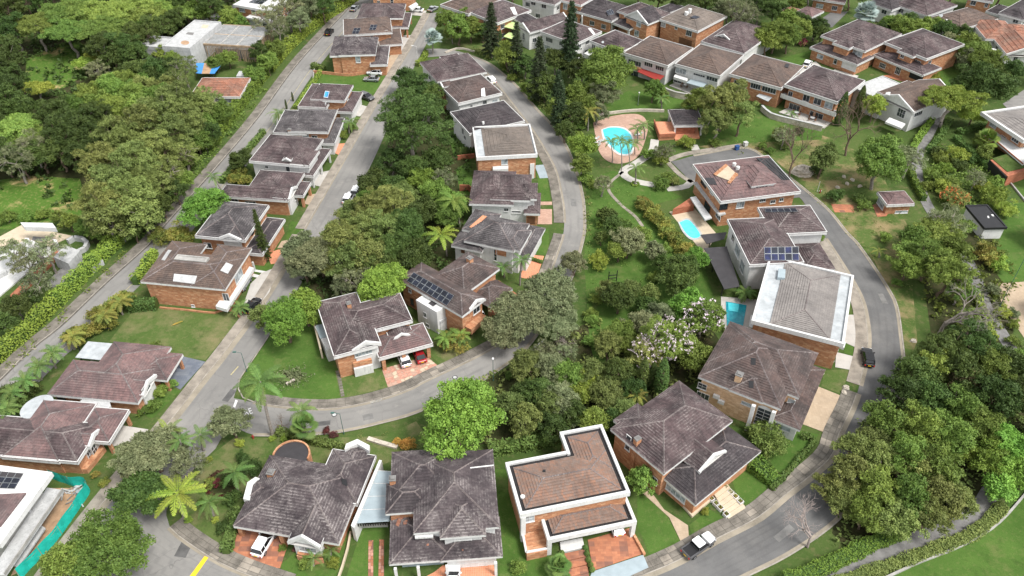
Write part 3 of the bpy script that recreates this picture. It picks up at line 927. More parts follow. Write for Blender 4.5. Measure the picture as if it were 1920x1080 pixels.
# lawns, drives and paths
LZ = .012
for pts, m in (
    ([(446, 722), (505, 630), (560, 600), (592, 612), (612, 672), (640, 700), (652, 748), (560, 752), (480, 752)], 'lawn'),
    ([(205, 640), (255, 575), (450, 588), (440, 610), (385, 675), (300, 665)], 'lawn_dry'),
    ([(640, 705), (720, 692), (728, 726), (650, 745)], 'lawn_dry'), ([(780, 640), (860, 640), (880, 660), (830, 688)], 'lawn_dry'),
    ([(400, 850), (440, 820), (530, 822), (720, 818), (780, 790), (810, 830), (700, 880), (440, 1010), (420, 1035), (330, 970), (320, 945), (370, 890)], 'lawn_dry'),
    ([(525, 1060), (560, 1030), (650, 1000), (640, 1080), (600, 1110), (540, 1090)], 'lawn'), ([(650, 1080), (680, 985), (735, 985), (735, 1100), (640, 1110)], 'lawn'),
    ([(925, 880), (970, 880), (985, 1010), (1030, 1040), (1050, 1100), (935, 1110), (940, 1000)], 'lawn'),
    ([(1195, 930), (1215, 930), (1250, 965), (1278, 1018), (1218, 1042), (1195, 985)], 'lawn'), ([(1292, 985), (1330, 955), (1360, 972), (1300, 1010)], 'lawn'),
    ([(1370, 890), (1420, 870), (1450, 915), (1400, 948), (1380, 925)], 'lawn'), ([(1430, 850), (1500, 808), (1535, 815), (1468, 895)], 'lawn'),
    ([(1583, 630), (1600, 635), (1600, 668), (1583, 662)], 'lawn'), ([(1545, 695), (1592, 692), (1580, 740), (1540, 725)], 'lawn_dry'),
    ([(580, 175), (600, 135), (720, 132), (735, 140), (700, 178), (640, 172)], 'lawn'), ([(-60, 430), (-60, 345), (60, 330), (150, 335), (165, 400), (60, 430)], 'lawn_patchy'),
    ([(45, 170), (50, 110), (130, 75), (170, 90), (160, 140), (120, 165)], 'lawn_patchy'),
    ([(1105, 640), (1095, 480), (1105, 400), (1095, 330), (1160, 345), (1230, 390), (1320, 500), (1340, 560), (1200, 600), (1120, 700)], 'lawn'),
    ([(1120, 330), (1150, 320), (1230, 345), (1280, 370), (1220, 385), (1130, 370)], 'lawn'), ([(1105, 205), (1180, 170), (1300, 180), (1330, 200), (1240, 205), (1130, 218)], 'lawn'),
    ([(1305, 275), (1390, 262), (1470, 230), (1560, 260), (1640, 300), (1700, 420), (1720, 640), (1700, 690), (1690, 600), (1640, 490), (1500, 340), (1440, 290)], 'slope_grass'),
    ([(1320, 272), (1330, 235), (1420, 215), (1545, 240), (1540, 262), (1400, 268)], 'lawn'),
    ([(1460, 110), (1520, 95), (1545, 110), (1500, 128)], 'lawn'), ([(1740, 165), (1755, 130), (1800, 130), (1810, 165)], 'lawn'), ([(1870, 330), (1950, 290), (1950, 400), (1895, 345)], 'lawn'),
    ([(1860, 500), (1890, 380), (1960, 380), (1960, 540), (1880, 530)], 'lawn'), ([(1640, 1110), (1700, 1060), (1850, 990), (1925, 905), (1990, 880), (1990, 1130)], 'lawn'),
    ([(1180, 90), (1205, 100), (1240, 85), (1215, 70)], 'lawn'), ([(1005, 322), (1025, 325), (1032, 375), (1015, 378)], 'lawn'), ([(1012, 428), (1030, 430), (1028, 478), (1005, 478)], 'lawn'),
    ([(545, 415), (580, 418), (565, 450), (535, 448)], 'lawn'), ([(530, 460), (550, 430), (575, 435), (556, 465)], 'lawn'), ([(615, 318), (640, 290), (650, 300), (625, 325)], 'lawn'), ([(470, 495), (515, 492), (520, 510), (476, 512)], 'lawn'),
    ([(855, 318), (882, 300), (888, 370), (862, 360)], 'lawn'), ([(840, 245), (865, 240), (880, 290), (850, 292)], 'lawn'), ([(250, 770), (320, 728), (340, 733), (285, 785)], 'lawn'),
    ([(930, 35), (960, 80), (900, 95), (840, 85), (835, 78), (900, 78)], 'lawn_dry')):
    LZ += .0007; o = sheet('lawn', pts, LZ, m)
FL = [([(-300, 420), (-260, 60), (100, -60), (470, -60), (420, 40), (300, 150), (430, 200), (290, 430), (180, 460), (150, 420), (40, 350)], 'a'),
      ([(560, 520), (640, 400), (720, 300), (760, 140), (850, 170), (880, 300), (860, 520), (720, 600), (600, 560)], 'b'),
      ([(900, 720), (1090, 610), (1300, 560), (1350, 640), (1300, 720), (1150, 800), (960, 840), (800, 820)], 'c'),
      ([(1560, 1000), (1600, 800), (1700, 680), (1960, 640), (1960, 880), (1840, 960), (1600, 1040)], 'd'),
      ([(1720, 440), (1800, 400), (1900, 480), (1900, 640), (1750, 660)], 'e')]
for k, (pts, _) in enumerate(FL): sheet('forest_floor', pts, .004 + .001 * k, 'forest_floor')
def pave(name, pts, mat, z=.088, th=.08): return sheet(name, pts, z, mat, th)
pave('driveway', [(322, 668), (342, 668), (385, 678), (338, 730), (310, 716)], 'slab_blue')
pave('driveway', [(425, 1040), (447, 985), (545, 1005), (525, 1065), (480, 1062)], 'paver')
pave('driveway', [(745, 1110), (815, 1072), (830, 1060), (925, 1056), (935, 1110)], 'paver_tile')
pave('driveway', [(1102, 1012), (1180, 990), (1206, 1038), (1112, 1070)], 'paver')
pave('drive_apron', [(1110, 1072), (1206, 1040), (1216, 1064), (1170, 1085), (1100, 1100)], 'pale_blue', .16, .12)
pave('garden_path', [(1206, 925), (1218, 918), (1245, 955), (1290, 985), (1292, 1012), (1278, 1018), (1255, 970)], 'pave_sand')
pave('driveway', [(1535, 725), (1585, 745), (1550, 812), (1505, 795)], 'pave_sand'); pave('drive_strip', [(1513, 772), (1560, 788), (1562, 784), (1516, 768)], 'white_old', .075, .03)
pave('driveway', [(1568, 660), (1600, 668), (1598, 694), (1566, 688)], 'pave_pale'); pave('forecourt', [(1575, 590), (1604, 590), (1610, 640), (1602, 650), (1580, 640)], 'pave_pale')
pave('driveway', [(470, 532), (490, 512), (520, 500), (505, 548), (462, 600), (450, 590)], 'pave_pale')
for p in ([(470, 512), (512, 522), (508, 526), (466, 517)], [(472, 504), (518, 512), (516, 516), (472, 508)]): pave('drive_strip', p, 'white', .07, .03)
pave('driveway', [(592, 325), (625, 318), (612, 352), (585, 346)], 'pave_pale'); pave('driveway', [(625, 270), (655, 268), (640, 293), (625, 285)], 'paver_tile'); pave('driveway', [(578, 365), (602, 362), (590, 385), (570, 382)], 'pave_sand')
pave('driveway', [(500, 475), (540, 462), (530, 492), (508, 495)], 'paver_tile'); pave('garden_path', [(528, 452), (552, 448), (545, 462), (520, 465)], 'pave_sand')
pave('driveway', [(1000, 478), (1020, 480), (1005, 525), (975, 520), (985, 490)], 'paver_tile'); pave('driveway', [(1010, 392), (1035, 392), (1035, 420), (1008, 420)], 'paver_pink'); pave('driveway', [(1002, 310), (1025, 308), (1032, 333), (1012, 334)], 'pale_blue'); pave('garden_path', [(1012, 378), (1035, 378), (1035, 384), (1012, 384)], 'paver_pink')
pave('driveway', [(935, 525), (960, 545), (985, 560), (950, 590), (915, 590)], 'paver'); pave('driveway', [(655, 215), (675, 218), (690, 200), (672, 195)], 'pave_pale'); pave('driveway', [(705, 125), (722, 118), (738, 95), (752, 98), (728, 138)], 'pave_sand'); pave('driveway', [(740, 60), (758, 66), (775, 66), (760, 100), (742, 92)], 'pave_pale'); pave('driveway', [(768, 18), (800, 20), (795, 30), (772, 28)], 'pave_pale')
pave('driveway', [(1565, 130), (1610, 142), (1600, 152), (1555, 140)], 'pave_pale'); pave('driveway', [(1655, 142), (1700, 155), (1730, 152), (1690, 136)], 'paver'); pave('driveway', [(1490, 128), (1530, 115), (1540, 125), (1500, 140)], 'pave_pale'); pave('driveway', [(200, 800), (232, 798), (278, 805), (265, 825), (205, 838)], 'pave_pale')
sheet('brick_path', [(1558, 382), (1600, 384), (1602, 398), (1565, 398)], .05, 'paver', .05)
sheet('pool_terrace', [(1112, 230), (1150, 217), (1195, 214), (1213, 228), (1212, 255), (1193, 296), (1152, 306), (1124, 285)], .06, 'paver_pink', .06, True)
sheet('swimming_pool', [(1130, 243), (1145, 239), (1168, 241), (1182, 252), (1186, 268), (1182, 286), (1165, 288), (1150, 278), (1135, 260)], .09, 'pool_water', .05, True)
sheet('pool_rim', [(1127, 243), (1145, 237), (1170, 239), (1185, 251), (1189, 268), (1185, 288), (1164, 291), (1147, 280), (1132, 262)], .075, 'white', .02, True)
sheet('pool_terrace', [(1255, 397), (1300, 388), (1345, 440), (1320, 478), (1300, 452)], .06, 'cream', .06)
sheet('pool_rim', [(1271, 416), (1290, 409), (1306, 423), (1317, 443), (1298, 450), (1281, 436)], .092, 'white_old', .03, True)
sheet('swimming_pool', [(1274, 417), (1290, 412), (1303, 424), (1313, 442), (1298, 446), (1284, 434)], .10, 'pool_water', .05, True)
sheet('swimming_pool', [(1361, 565), (1400, 572), (1392, 618), (1363, 610)], .14, 'pool_deep', .05); sheet('spa_pool', [(1365, 567), (1386, 570), (1384, 585), (1366, 582)], .22, 'pool_water', .10); sheet('pool_terrace', [(1352, 556), (1424, 562), (1412, 625), (1385, 640), (1352, 610)], .06, 'pave_pale', .06)
def path(name, pts, width, mat, z=.072):
    c = smooth(spx(pts), 1.5); mb = MB(); band(mb, offset(c, width / 2), offset(c, -width / 2), z); band(mb, offset(c, width / 2), offset(c, width / 2), 0, z); band(mb, offset(c, -width / 2), offset(c, -width / 2), 0, z); return struct(name, mb, mat)
path('garden_path', [(1228, 262), (1222, 285), (1195, 305), (1168, 322), (1185, 338), (1230, 348)], 2.0, 'pave_pale'); path('garden_path', [(1250, 355), (1285, 350), (1298, 338)], 1.8, 'pave_pale'); path('garden_path', [(1168, 322), (1140, 350), (1160, 380), (1190, 405), (1205, 425)], .7, 'walk_slab_pale'); path('garden_path', [(1250, 302), (1290, 288), (1392, 272)], 1.5, 'walk_slab_pale'); path('garden_path', [(1250, 302), (1275, 328), (1298, 342)], 1.2, 'walk_slab_pale'); path('garden_path', [(1300, 272), (1305, 282)], 2, 'pave_pale')
path('footpath', [(1765, 205), (1745, 245), (1722, 290), (1722, 340), (1745, 395), (1790, 450), (1825, 510), (1850, 580), (1875, 620), (1900, 660), (1935, 700)], 2.3, 'concrete_dark'); path('footpath', [(1500, 1112), (1576, 1080), (1647, 1048), (1710, 1016), (1788, 989), (1835, 955), (1870, 905), (1930, 850)], 2.4, 'concrete_dark')
sheet('concrete_court', [(1868, 532), (1960, 525), (1990, 640), (1925, 640), (1880, 575)], .05, 'pave_sand', .05); sheet('top_road', [(1880, 195), (1925, 165), (1960, 170), (1960, 230), (1900, 215)], .056, 'asphalt'); sheet('top_road', [(1525, 45), (1560, 22), (1590, 22), (1560, 52)], .056, 'asphalt_dark')
# crazy paving in front of the double carport, stone by stone, and stepping stones
base = sheet('stone_drive', [(716, 692), (800, 668), (824, 688), (728, 728)], .04, 'paver_pink', .04)
def quad_grid(corners, nx, ny, base, mat, z, jit=.25, gap=.9, h=.035, name='stone'):
    q = spx(corners); rng = random.Random(11)
    def B(u, v): return ((q[0] * (1 - u) + q[1] * u) * (1 - v) + (q[3] * (1 - u) + q[2] * u) * v)[:2]
    P = {(i, j): B((i + (rng.uniform(-jit, jit) if 0 < i < nx else 0)) / nx, (j + (rng.uniform(-jit, jit) if 0 < j < ny else 0)) / ny) for i in range(nx + 1) for j in range(ny + 1)}
    for i in range(nx):
        for j in range(ny):
            c4 = [P[i, j], P[i + 1, j], P[i + 1, j + 1], P[i, j + 1]]; c = sum(c4) / 4
            c4 = [c + (p - c) * gap for p in c4]
            if jit: c4 = [p for a, b in zip(c4, c4[1:] + c4[:1]) for p in (a * .72 + b * .28, a * .28 + b * .72)]
            m = MB(); m.prism([tuple(p) for p in c4], z, z + h + rng.uniform(-.01, .01), bottom=False)
            part(name, m, mat if isinstance(mat, str) else rng.choice(mat), base)
quad_grid([(728, 728), (824, 688), (800, 668), (716, 692)], 12, 6, base, ['stone_pink', 'stone_pink', 'paver_pink', 'cream'], .042)
base = sheet('stone_path', [(628, 695), (638, 693), (648, 745), (638, 746)], .03, 'lawn_dry', .02)
quad_grid([(629, 696), (638, 694), (647, 743), (639, 745)], 1, 10, base, 'walk_slab', .032, 0, .8)
for pts in ([(690, 1100), (700, 1100), (700, 1013), (691, 1013)], [(709, 1100), (720, 1100), (720, 1012), (711, 1012)]):
    base = sheet('brick_strip', pts, .04, 'walk_joint', .03); quad_grid(pts, 2, 14, base, ['stone_pink', 'paver'], .042, 0, .92, name='brick')
base = sheet('garden_steps', [(1058, 1040), (1096, 1032), (1106, 1090), (1064, 1100)], .03, 'walk_joint', .02)
for k in range(4):
    f0, f1 = k / 4, (k + .93) / 4
    a = [(1058 + 6 * f, 1040 + 60 * f) for f in (f0, f1)]; b = [(1096 + 10 * f, 1032 + 58 * f) for f in (f0, f1)]
    m = MB(); m.prism([tuple(at(*p)[:2]) for p in (a[0], b[0], b[1], a[1])], .032, .32 - k * .07); part('step', m, 'paver', base)
base = sheet('entrance_steps', [(1340, 932), (1365, 912), (1402, 955), (1365, 975)], .05, 'cream', .04)
for k in range(6):
    f0, f1 = k / 6, (k + .96) / 6
    a = [(1338 + 28 * f, 932 + 42 * f) for f in (f0, f1)]; b = [(1362 + 36 * f, 912 + 42 * f) for f in (f0, f1)]
    m = MB(); m.prism([tuple(at(*p)[:2]) for p in (a[0], b[0], b[1], a[1])], .055, .62 - k * .09); part('step', m, 'cream', base)
# markings
def text(body, x, y, size, towards, mat='paint_white', z=.085):
    c = bpy.data.curves.new('road_marking', 'FONT'); c.body = body; c.size = size; c.align_x = 'CENTER'; c.align_y = 'CENTER'; c.extrude = .002; c.materials.append(MAT[mat])
    p = at(x, y); q = at(*towards); o = obj('road_marking', c, None, (p[0], p[1], z), math.atan2(q[1] - p[1], q[0] - p[0])); o['kind'] = 'structure'; o.scale = (.75, 1.25, 1); return o
text('PARE', 458, 776, 1.5, (480, 768))
def mark(pts, mat, z=.083):
    m = MB(); m.poly([(*p[:2], z) for p in spx(pts)]); struct('road_marking', m, mat)
mark([(437, 763), (441, 765), (446, 752), (442, 750)], 'paint_white'); mark([(355, 1082), (363, 1086), (391, 1046), (384, 1043)], 'paint_yellow')
mark([(432, 703), (434, 704), (448, 688), (446, 687)], 'line_faded')
mark([(165, 588), (190, 570), (196, 573), (172, 592)], 'line_faded'); mark([(1000, 652), (1002, 654), (1022, 638), (1020, 636)], 'paint_white'); mark([(966, 668), (968, 670), (985, 658), (983, 656)], 'paint_white')

for k in range(5):
    x, y = 3 + 12.3 * k, 694 - 9.6 * k
    mark([(x, y), (x + 15, y + 1.5), (x + 18, y - 1), (x + 3, y - 2.5)], 'walk_slab_pale', .145)

rg = random.Random(21)
for x, y, fx, fy, L_, W_, mt in ((430, 742, 470, 690, 2.6, 1.1, 'asphalt_seal'), (600, 795, 640, 790, 3.2, .9, 'asphalt_seal'), (690, 782, 720, 775, 1.6, 1.2, 'asphalt_patch'), (1075, 380, 1073, 360, 3.0, 1.2, 'asphalt_patch'), (700, 262, 712, 235, 3.5, 1.0, 'asphalt_patch'), (345, 1030, 330, 1060, 2.4, 1.6, 'asphalt_seal'), (1470, 1000, 1500, 975, 3.4, 1.0, 'asphalt_patch'), (1655, 560, 1665, 580, 2.8, 1.0, 'asphalt_patch'), (250, 525, 270, 505, 3.0, 1.0, 'asphalt_patch'), (545, 575, 560, 550, 2.4, 1.2, 'asphalt_seal'), (800, 750, 820, 742, 2.0, 1.0, 'asphalt_patch')):
    p, q = at(x, y)[:2], at(fx, fy)[:2]; u = (q - p) / np.linalg.norm(q - p); v = np.array((-u[1], u[0])); m = MB()
    m.poly([(*(p + u * sx * L_ / 2 + v * sy * W_ / 2), .0665) for sx, sy in ((-1, -1), (1, -1.05), (1.02, 1), (-1, 1))]); struct('road_patch', m, mt)
W4 = [(0, 0), (1, 0), (0, 1), (1, 1)]
H_ = 'two storey brick house '
# ---- bottom row
h = House('house', 'half built white concrete house with green netting at the bottom left corner', 'house', ((98, 886), (0, 1022)), 6.2, tile='tile_rose', wall='concrete')
r = h.block([(98, 886), (0, 1022), (-140, 900)], 6.2, 'flat', fh=.75, oh=1.6, auto=False)
h.plate([(-30, 930), (50, 926), (2, 988), (-45, 1010)], 'tile_rose', 'roof', .25)
h.solar([(-30, 915), (28, 917), (45, 888), (-10, 883)], 4, 3, ('dark_panel', 'solar_cell'), .08)
h.prism('balcony', [(119, 919), (10, 1078), (-22, 1078), (88, 914)], 3.1, .35, 'white_old')
h.rail([(119, 919), (10, 1078)], 3.1, .5, 'concrete')
for x, y in ((72, 985), (30, 1040)): h.post(x, y, 5.3, .2, 'white_old')
h.prism('slab_edge', [(85, 990), (78, 985), (25, 1060), (34, 1064)], 1.5, .25, 'white_old')
h.auto(True, 'steel')

h = House('house', 'low house with plum tiled roof, white gutters and an oval white awning, left edge', 'house', ((96, 750), (183, 757)), 3.4, tile='tile_rose')
h.block([(96, 750), (183, 757), (31, 817), (150, 800)], 3.4, t=.5, fh=.5, off=(0, -4, 0, 0), lip=.16)
h.block([(-60, 806), (-60, 850), (145, 864), (192, 795)], 3.4, t=.5, fh=.5, lip=.16, tile='tile_plum')
h.block([(179, 765), (243, 769), (205, 831), (152, 799)], 3.0, t=.42, walls=False, post=('brick', .22, [(1, 0), (1, 1), (0, 0)]), lip=.16)
h.block([(164, 838), (191, 803), (150, 803), (130, 830)], 3.5, 'gable', t=.4, ridge='x', wall='white', lip=.12, fh=.6)
h.win((168, 852, 1.0, 1.5, 2, 2, 'win', 'white'), (176, 842, 1.0, 1.5, 2, 2, 'win', 'white'))
h.prism('balcony', [(150, 880), (162, 880), (196, 838), (188, 832)], 1.0, 1.0, 'brick')
h.prism('flat_roof', [(160, 745), (205, 752), (208, 762), (188, 770), (150, 752)], 2.9, .5, 'white_old')
h.disc(172, 742, .4).auto()
mb = MB(); C0 = at(69, 762, 3.6); U0 = at(99, 745, 3.6) - C0; V0 = at(60, 748, 3.6) - C0
mb.prism([tuple((C0 + U0 * math.cos(a) + V0 * math.sin(a))[:2] - h.o[:2]) for a in np.linspace(0, 2 * math.pi, 28, endpoint=False)], 3.5, 3.6)
o = part('awning', mb, 'sheet', h.e); o.rotation_euler = (0, 0, -h.rz)

h = House('house', 'low house with rose tiled hip roofs and white trim beside the dark blue driveway', 'house', ((90, 739), (255, 755)), 3.4, tile='tile_rose')
h.block([(212, 645), (292, 648), (255, 753), (165, 708)], 3.4, t=.52, off=(0, 0, 0, 0), lip=.05)
h.block([(90, 739), (255, 755), (121, 697), (300, 690)], 3.4, t=.52, lip=.05)
h.block([(288, 660), (343, 664), (312, 713), (265, 685)], 3.0, walls=False, post=('brick', .22, [(1, 0), (1, 1), (0, 0)]), lip=.05)
h.block([(262, 742), (294, 703), (250, 700), (235, 735)], 3.5, 'gable', t=.42, ridge='x', wall='white', fh=.6)
h.win((276, 724, 1.1, 1.4, 3, 2), (270, 734, .7, 1.4, 2, 2), (115, 747, 1.2, .9, 2, 1, 'win', 'black'))
h.prism('canopy', [(165, 640), (212, 644), (190, 675), (141, 670)], 3.1, .1, 'sheet')
for x, y in ((160, 690), (157, 672), (196, 686)): h.post(x, y, 3.0, .08, 'black')
h.prism('counter', [(150, 698), (165, 698), (182, 678), (170, 676)], .9, .9, 'white')
h.auto()

h = House('house', 'low house with grey lichened roof, white gables and a round black roof terrace', 'house', ((437, 986), (635, 1020)), 3.4, tile='tile_grey')
h.block([(437, 986), (635, 1020), (524, 857)], 3.4, t=.5, oh=.6, fh=.5, lip=.04, wo=(0, 5.5, 0, 0))
h.block([(548, 1005), (635, 1020), (690, 880)], 3.3, None, oh=.6, auto=False)
h.post(456, 1003, 3.0, .3, 'brick'); h.post(533, 1018, 3.0, .3, 'brick')
h.block([(624, 842), (701, 867), (660, 945)], 3.4, t=.5, oh=.6, fh=.5, off=(0, 0, 0, 0))
h.block([(543, 1008), (604, 1019), (575, 960)], 3.5, 'gable', t=.85, ridge='y', fh=.6, wall='white', oh=.5, off=(0, -.7, 0, 0))
h.block([(461, 936), (485, 900), (520, 925)], 3.55, t=.5, oh=.3, lip=.04); h.block([(650, 842), (692, 842), (668, 885)], 3.6, t=.5, oh=.3, lip=.04)
h.prism('white_coping', [(456, 935), (464, 904), (479, 894), (487, 897), (474, 908), (468, 938)], 3.9, .7, 'white')
h.prism('white_coping', [(646, 842), (649, 832), (670, 823), (693, 835), (692, 845), (670, 832), (652, 840)], 4.5, .8, 'white')
C0 = h.L(546, 853, 3.4); rr = abs(h.L(579, 853, 3.4)[0] - C0[0])
mb = MB(); mb.prism([(C0[0] + rr * math.cos(a), C0[1] + rr * 1.0 * math.sin(a)) for a in np.linspace(0, 2 * math.pi, 26, endpoint=False)], 0, 3.3)
part('terrace', mb, 'dark_panel', h.e)
mb = MB(); A = np.linspace(R(-5), R(190), 22)
for a, b in zip(A[:-1], A[1:]):
    mb.prism([(C0[0] + q * math.cos(t), C0[1] + q * math.sin(t)) for q, t in ((rr - .02, a), (rr + .22, a), (rr + .22, b), (rr - .02, b))], 0, 3.5)
part('terrace_rim', mb, 'brick', h.e)
h.chim(509, 890, .9, .6)
h.win((577, 1030, 2.4, 1.0, 3, 1, 'pale'),)
h.plate([(642, 908), (652, 912), (650, 900), (641, 897)], 'black', 'roof_vent', .2)
h.rail([(556, 1040), (583, 1048), (606, 1046)], .9, .12, 'black', th=.06); h.prism('balcony', [(556, 1042), (585, 1052), (606, 1048), (600, 1030), (560, 1028)], 1.0, 1.0, 'brick')
h.auto()
h.prism('white_wall', [(711, 862), (716, 863), (664, 990), (658, 985)], 3.3, 3.3, 'white')

h = House('house', 'large dark plum tiled house with layered hip roofs at the centre of the bottom edge', 'house', ((775, 1000), (936, 988)), 6.0, tile='tile_grey')
h.block([(775, 1000), (936, 988), (922, 843)], 6.0, t=.48, wall='white', lip=.02, fh=.42)
h.block([(735, 848), (813, 843), (790, 935)], 6.0, t=.48, lip=.02, fh=.42, off=(0, 0, 3, 0))
h.block([(725, 908), (777, 913), (776, 960), (723, 962)], 5.7, t=.5, lip=.02, fh=.42, tile='tile_dark', off=(0, 0, 2.5, 0))
h.block([(825, 1008), (911, 1003), (867, 930)], 6.0, t=.62, lip=.02, wall='white', fh=.42)
h.block([(730, 1053), (850, 1049), (790, 960)], 3.2, t=.42, lip=.02, wall='pale_blue', oh=1.4, fh=.42, tile='tile_grey')
h.block([(826, 1052), (938, 1043), (936, 970)], 3.25, t=.42, lip=.02, wall='white', oh=.8, fh=.42, tile='tile_grey')
h.chim(737, 905, .8, .9)
for p in ([(742, 985), (749, 968), (757, 968), (752, 976), (748, 988)], [(757, 978), (764, 975), (763, 983), (757, 984)], [(770, 968), (776, 966), (775, 972), (770, 974)], [(800, 1020), (804, 1019), (804, 1023), (800, 1024)], [(866, 1030), (869, 1030), (869, 1033), (866, 1033)]): h.plate(p, 'tile_terra', 'bare_tiles', .10)
h.plate([(881, 877), (925, 872), (925, 874), (881, 879)], 'white', 'flashing', .12)
h.prism('door_canopy', [(778, 1003), (812, 1001), (812, 1006), (778, 1008)], 5.3, .35, 'white')
h.win((868, 1016, 2.2, .7, 3, 1, 'pale'), (800, 1006, 1.6, .5, 3, 1))
for x, y in ((745, 1075), (787, 1072), (840, 1070), (930, 1064)): h.post(x, y + 14, 3.0, .18, 'white')
h.win((885, 1062, 4.2, 1.9, 1, 1, 'garage'),)
h.auto()

h = House('house', 'modern house with orange brown roofs inside thick white parapets, bottom centre right', 'house', ((975, 965), (1182, 923)), 6.4, tile='tile_fire')
x0, y0, x1, y1, z = h.block([(975, 965), (1182, 923), (958, 865)], 6.4, 'par', t=.34, oh=.35, ty1=.60)
lb, ub = h.rect([(1047, 812), (1113, 798)], 6.4); dd = x0 + (x1 - x0) * .58
h.block([(1047, 812), (1113, 798), (1182, 923)], 6.4, 'par', t=.34, oh=.35, skip='b', off=(dd - lb[0], y1 - y0 - 1.0, 0, 0), gx=(.95, -(y1 - y0) * .38, .95, .95))
h.block([(1027, 1013), (1193, 975), (1008, 944), (1165, 912)], 3.7, 'par', t=.30, walls=False, post=('white', .3, [(0, 0), (1, 0)]), oh=.32)
h.block([(1060, 985), (1190, 955), (1060, 950)], 2.8, None, oh=.3, wall='cream', auto=False); h.prism('white_step', [(1052, 1036), (1096, 1026), (1092, 1008), (1050, 1016)], .4, .4, 'white')
h.post(980, 1012, 5.6, .32, 'white')
h.prism('planter', [(980, 1002), (988, 1040), (1026, 1032), (1022, 990)], 1.5, 1.5, 'brick'); 
h.rail([(980, 1000), (987, 1036), (1026, 1029)], 1.5, .18, 'white', th=.3, name='planter_rim')
h.win((992, 972, 1.3, 1.3, 2, 2, 'pale'), (1003, 1003, 1.8, 1.7, 3, 1))
h.tank(980, 932, .32, .2, 'white'); h.plate([(1018, 886), (1023, 886), (1023, 882), (1018, 882)], 'black', 'roof_vent', .15)
h.auto()

h = House('house', 'plum tiled house with brick walls, white gabled dormer and planter steps', 'house', ((1274, 715), (1374, 789)), 6.0, tile='tile_plum')
h.block([(1274, 715), (1374, 789), (1232, 878), (1155, 797)], 6.0, t=.5, lip=.02, fh=.42)
h.block([(1150, 788), (1195, 757), (1250, 800)], 5.8, t=.42, lip=.02, fh=.42, wall='white')
h.block([(1367, 805), (1427, 846), (1303, 946), (1228, 882)], 3.5, t=.42, lip=.02, fh=.42, tile='tile_dark')
h.block([(1312, 887), (1360, 845), (1255, 835)], 5.0, 'gable', t=.52, ridge='x', wall='white', lip=.04, oh=.5, fh=.32)
h.prism('white_panel', [(1157, 804), (1189, 834), (1191, 832), (1159, 801)], 5.4, 5.4, 'white'); h.prism('brown_band', [(1156.5, 804.5), (1188.5, 834.5), (1189, 834), (1157, 804)], 3.2, .3, 'wood_dark'); h.prism('chimney', [(1188, 823), (1197, 818), (1203, 824), (1194, 830)], 7.2, 7.2, 'brick'); h.prism('chimney_cap', [(1188, 820), (1197, 815), (1204, 821), (1194, 827)], 7.45, .25, 'concrete_dark')
h.win((1200, 895, 1.4, 1.1), (1267, 925, 3.4, 1.1, 4, 1, 'pale'), (1178, 830, .8, 3.0, 1, 3), (1227, 900, 1.0, 1.2))
h.prism('porch', [(1278, 945), (1298, 968), (1336, 935), (1315, 925)], .45, .45, 'cream')
h.post(1297, 962, 3.1, .2, 'white'); h.post(1365, 902, 3.1, .2, 'white')
h.auto()

h = House('house', 'big plum roofed house with tan brick wall and a tall arched window', 'house', ((1309, 706), (1464, 767)), 6.3, tile='tile_umber', wall='brick_tan')
h.block([(1309, 706), (1464, 767), (1373, 610)], 6.3, t=.48, lip=.02, fh=.42)
h.block([(1348, 640), (1533, 662), (1498, 746)], 6.3, t=.48, lip=.02, fh=.42, off=(0, 0, 0, 0))
h.block([(1367, 730), (1430, 755), (1411, 700)], 6.35, t=.62, lip=.02, fh=.42, walls=False)
h.block([(1443, 784), (1498, 806), (1547, 694)], 3.4, t=.34, lip=.02, fh=.42, wall='white')
h.chim(1384, 712, .95, 1.2, 'brick_tan')
h.win((1430, 782, 2.0, 3.6, 2, 5, 'arch'), (1317, 724, 1.3, 1.1, 2, 2), (1318, 742, 1.9, 1.2, 3, 1), (1400, 757, 1.5, .5, 1, 1, 'pale'), (1470, 800, 2.0, 1.3, 1, 1, 'pale'), (1484, 752, 1.0, .8, 1, 1, 'pale'))
for x, y in ((1412, 678), (1408, 721)): h.plate([(x - 4, y + 6), (x + 5, y + 7), (x + 5, y - 6), (x - 4, y - 7)], 'black', 'skylight', .1)
for x, y in ((1344, 742), (1353, 752)):
    b = h.hit(x, y, 'wall')
    if b is not None:
        m = MB(); q = b[1] + b[2] * .2; m.box(q[0] - .5, q[1] - .2, q[2] - .35, q[0] + .5, q[1] + .2, q[2] + .35); part('air_conditioner', m, 'white', h.e)
h.prism('white_column', [(1411, 757), (1418, 759), (1416, 763), (1409, 761)], 5.75, 5.75, 'white'); h.prism('white_column', [(1449, 769), (1456, 771), (1454, 775), (1447, 773)], 5.7, 5.7, 'white')
h.auto()

h = House('house', 'boxy brick house with a wide white parapet round a pale grey hip roof', 'house', ((1447, 587), (1558, 615)), 6.5, tile='tile_ash')
h.block([(1412, 590), (1597, 515), (1583, 645), (1440, 505)], 6.5, 'par', t=.20, oh=.5, inset=.4, gx=(3.0, .5, 2.2, .5), gut='sheet')
h.prism('lower_parapet', [(1404, 612), (1432, 625), (1436, 600), (1408, 590)], 3.4, .9, 'white')
h.prism('balcony', [(1476, 612), (1583, 652), (1586, 642), (1478, 602)], 5.3, .5, 'white')
h.prism('roof_hatch', [(1458, 520), (1472, 521), (1473, 505), (1460, 503)], 6.7, .6, 'pale_blue')
h.auto()

